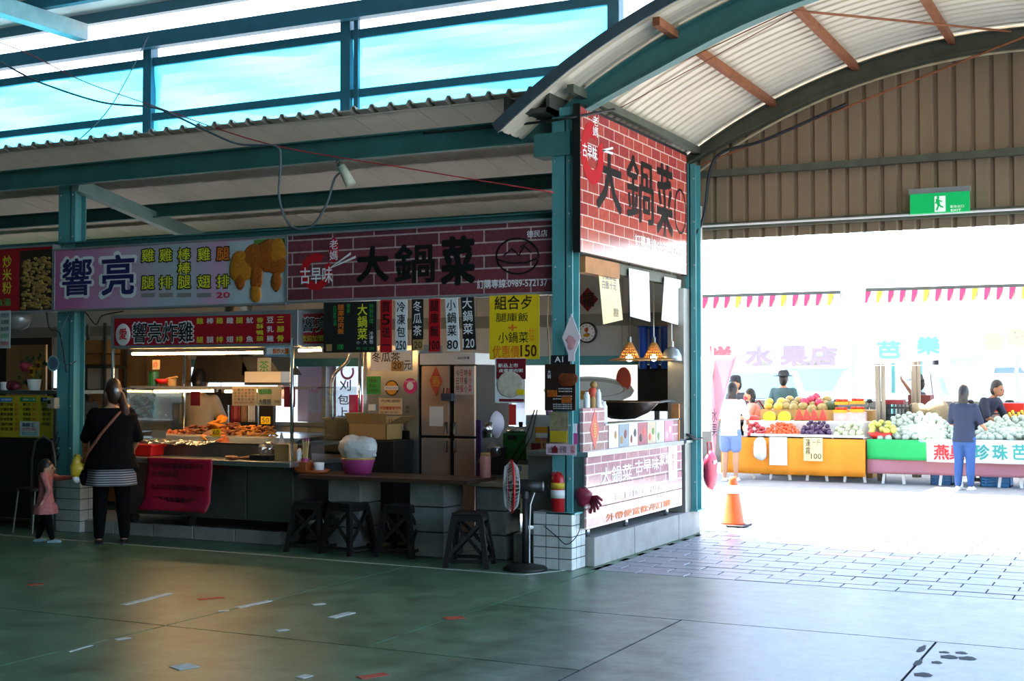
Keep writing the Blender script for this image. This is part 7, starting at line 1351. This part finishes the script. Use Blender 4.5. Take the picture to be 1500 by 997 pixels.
# cars and scooters
def car(label, x, y, rz, col, s_=1.0, suv=False):
    t = thing('car', label, 'car', (x, y, 0), rz); m = mat('paint_' + col, col, .25, var=.02); W_ = .87 * s_
    P = [(-2.1, .35), (-2.15, .75), (-2.0, .98), (-1.3, 1.02), (-.6, 1.5), (1.0, 1.52) if not suv else (1.6, 1.58), (1.75, 1.02), (2.1, .95), (2.12, .4)]
    q = MB(); n = len(P)
    def sec(f, yy): return [(a * s_, yy, (b if b < 1.03 else 1.0 + (b - 1.0) * 1.0) * s_) for a, b in P]
    body = [(a, min(b, 1.0)) for a, b in P]
    q.prism([(a * s_, b * s_) for a, b in [(-2.12, .35), (-2.17, .6), (-2.05, .92), (-1.3, 1.0), (1.75, 1.02), (2.1, .95), (2.14, .4)]], (0, -W_, 0), (1, 0, 0), (0, 0, 1), (0, 2 * W_, 0)); q.build('body', m, t, world=False, bevel=.06)
    cb = [(-1.35, .98), (-.6, 1.5), (1.0 if not suv else 1.5, 1.52), (1.75, 1.0)]; wi = W_ * .82; vs = [(a * s_, (-W_ * .97 if b < 1.1 else -wi), b * s_) for a, b in cb] + [(a * s_, (W_ * .97 if b < 1.1 else wi), b * s_) for a, b in cb]
    q = MB(); q.add(vs, [(0, 1, 2, 3), (7, 6, 5, 4), (1, 0, 4, 5), (2, 1, 5, 6), (3, 2, 6, 7), (0, 3, 7, 4)]); q.build('cabin', m, t, world=False, bevel=.03)
    gm = mat('car_glass', '2f5a60', .2, var=.05)
    def inset(i, j, k, l, nm):
        V = [Vector(vs[z]) for z in (i, j, k, l)]; c = sum(V, Vector()) / 4; nn = (V[1] - V[0]).cross(V[2] - V[0]).normalized(); q = MB()
        if nn.dot(c - Vector((0, 0, s_))) < 0: nn = -nn
        A = [c + (v - c) * .86 + nn * .012 for v in V]; q.add(A, [(0, 1, 2, 3)]); q.build(nm, gm, t, world=False)
    inset(0, 1, 5, 4, 'windscreen'); inset(3, 2, 6, 7, 'rear_window'); inset(0, 1, 2, 3, 'side_window'); inset(4, 5, 6, 7, 'side_window')
    for a in (-1.35, 1.3):
        for b in (-1, 1): w_ = MB().cyl((a * s_, b * (W_ - .17), .33 * s_), (a * s_, b * (W_ + .02), .33 * s_), .33 * s_, n=22).build('wheel', 'rubber', t, world=False); MB().cyl((a * s_, b * (W_ + .02), .33 * s_), (a * s_, b * (W_ + .035), .33 * s_), .2 * s_, n=16).build('hubcap', 'alu', w_, world=False)
    for b in (-1, 1): MB().sph((-2.1 * s_, b * W_ * .7, .75 * s_), (.08, .17, .09), 10, 6).build('headlight', 'chrome', t, world=False)
    MB().box(-2.2 * s_, -2.12 * s_, -.3, .3, .5 * s_, .62 * s_).build('number_plate', 'white', t, world=False); MB().box(-2.19 * s_, -2.12 * s_, -.5, .5, .68 * s_, .8 * s_).build('grille', 'black', t, world=False)
def cx(px, Y): return PY(px, 560, Y).x
car('white car parked left of the masked person', cx(1100, 28), 28.3, 1.9, 'a8adb2', 1.2); car('white car with pale windscreen behind the hatted man', cx(1192, 34.2), 34.2, 1.9, 'e9ecee', 1.3); car('white van-like car between the awnings and posts', cx(1300, 28), 28.3, 1.62, 'b0b4b8', 1.2, True)
car('white hatchback with tinted windscreen behind the guava stall', cx(1415, 34), 34.0, 1.35, 'e2e2e2', 1.3); car('red car at the picture edge', cx(1490, 29), 28.6, 1.5, 'c22a34', 1.15)
def scooter(label, x, y, rz, col):
    t = thing('motor_scooter', label, 'scooter', (x, y, 0), rz, 'scooters parked behind the fence'); m = mat('scoot_' + col, col, .35)
    for a in (-.6, .6): w_ = MB().cyl((a, -.05, .25), (a, .05, .25), .25, n=18).build('wheel', 'rubber', t, world=False); MB().cyl((a, -.055, .25), (a, .055, .25), .12, n=12).build('hub', 'alu', w_, world=False)
    blob(MB(), (.45, 0, .6), (.42, .14, .2), 2, 12, 8, .05, True).build('rear_body', m, t, True, world=False); MB().box(-.3, .15, -.13, .13, .3, .36).build('footboard', m, t, world=False); MB().bar((-.32, 0, .32), (-.48, 0, .95), .28, .05, (1, 0, 0)).build('front_shield', m, t, world=False)
    MB().cyl((-.6, 0, .25), (-.46, 0, 1.0), .03, n=8).build('fork', 'steel_dark', t, world=False); MB().tube([(-.4, -.32, 1.05), (-.46, 0, 1.02), (-.4, .32, 1.05)], .017).build('handlebar', 'black', t, world=False); MB().box(.1, .8, -.12, .12, .78, .85).build('seat', 'black', t, world=False, bevel=.03)
    for s_ in (-1, 1): h = MB().cyl((-.42, s_ * .26, 1.05), (-.42, s_ * .3, 1.2), .006, n=6).build('mirror_stem', 'black', t, world=False); MB().sph((-.42, s_ * .31, 1.23), (.02, .06, .04), 8, 6).build('mirror', 'black', h, True, world=False)
for i, (x, Y, c, lb) in enumerate(((1205, 24.4, '2b2f38', 'dark scooter behind the melons'), (1262, 24.4, '34363c', 'dark scooter left of the wooden posts'), (1452, 24.4, '2a2c36', 'dark scooter right of the man in navy'), (1503, 24.4, 'd8a018', 'yellow scooter at the picture edge'))): scooter(lb, cx(x, Y), Y, 1.2 + .2 * i, c)
# buildings far behind
mat('bld', 'd6d4ce', .8, var=.05); mat('bld_glass', 'a9bcc2', .3)
def building(label, x0, x1, y, H, nx, nz, m='bld'):
    t = thing('building', label, 'building', ((x0 + x1) / 2, y, 0)); MB().box(x0, x1, y, y + 8, 0, H).build('wall', m, t)
    for i in range(nx):
        for k in range(nz): a = x0 + (x1 - x0) * (i + .2) / nx; b = x0 + (x1 - x0) * (i + .8) / nx; z = .6 + k * 3; f = MB().box(a, b, y - .08, y, z, z + 1.7).build('window', 'alu', t); MB().box(a + .1, b - .1, y - .1, y - .08, z + .1, z + 1.6).build('pane', 'bld_glass', f)
building('pale building behind the parked white cars', -20, -6.5, 40, 4.2, 6, 1); building('pale building behind the guava stall', -6.3, 6, 42, 4.0, 6, 1, mat('bld2', 'cfcdd2', .8)); building('low building seen behind the stall windows', -40, -20.3, 38, 4.4, 6, 1)
flush_texts()
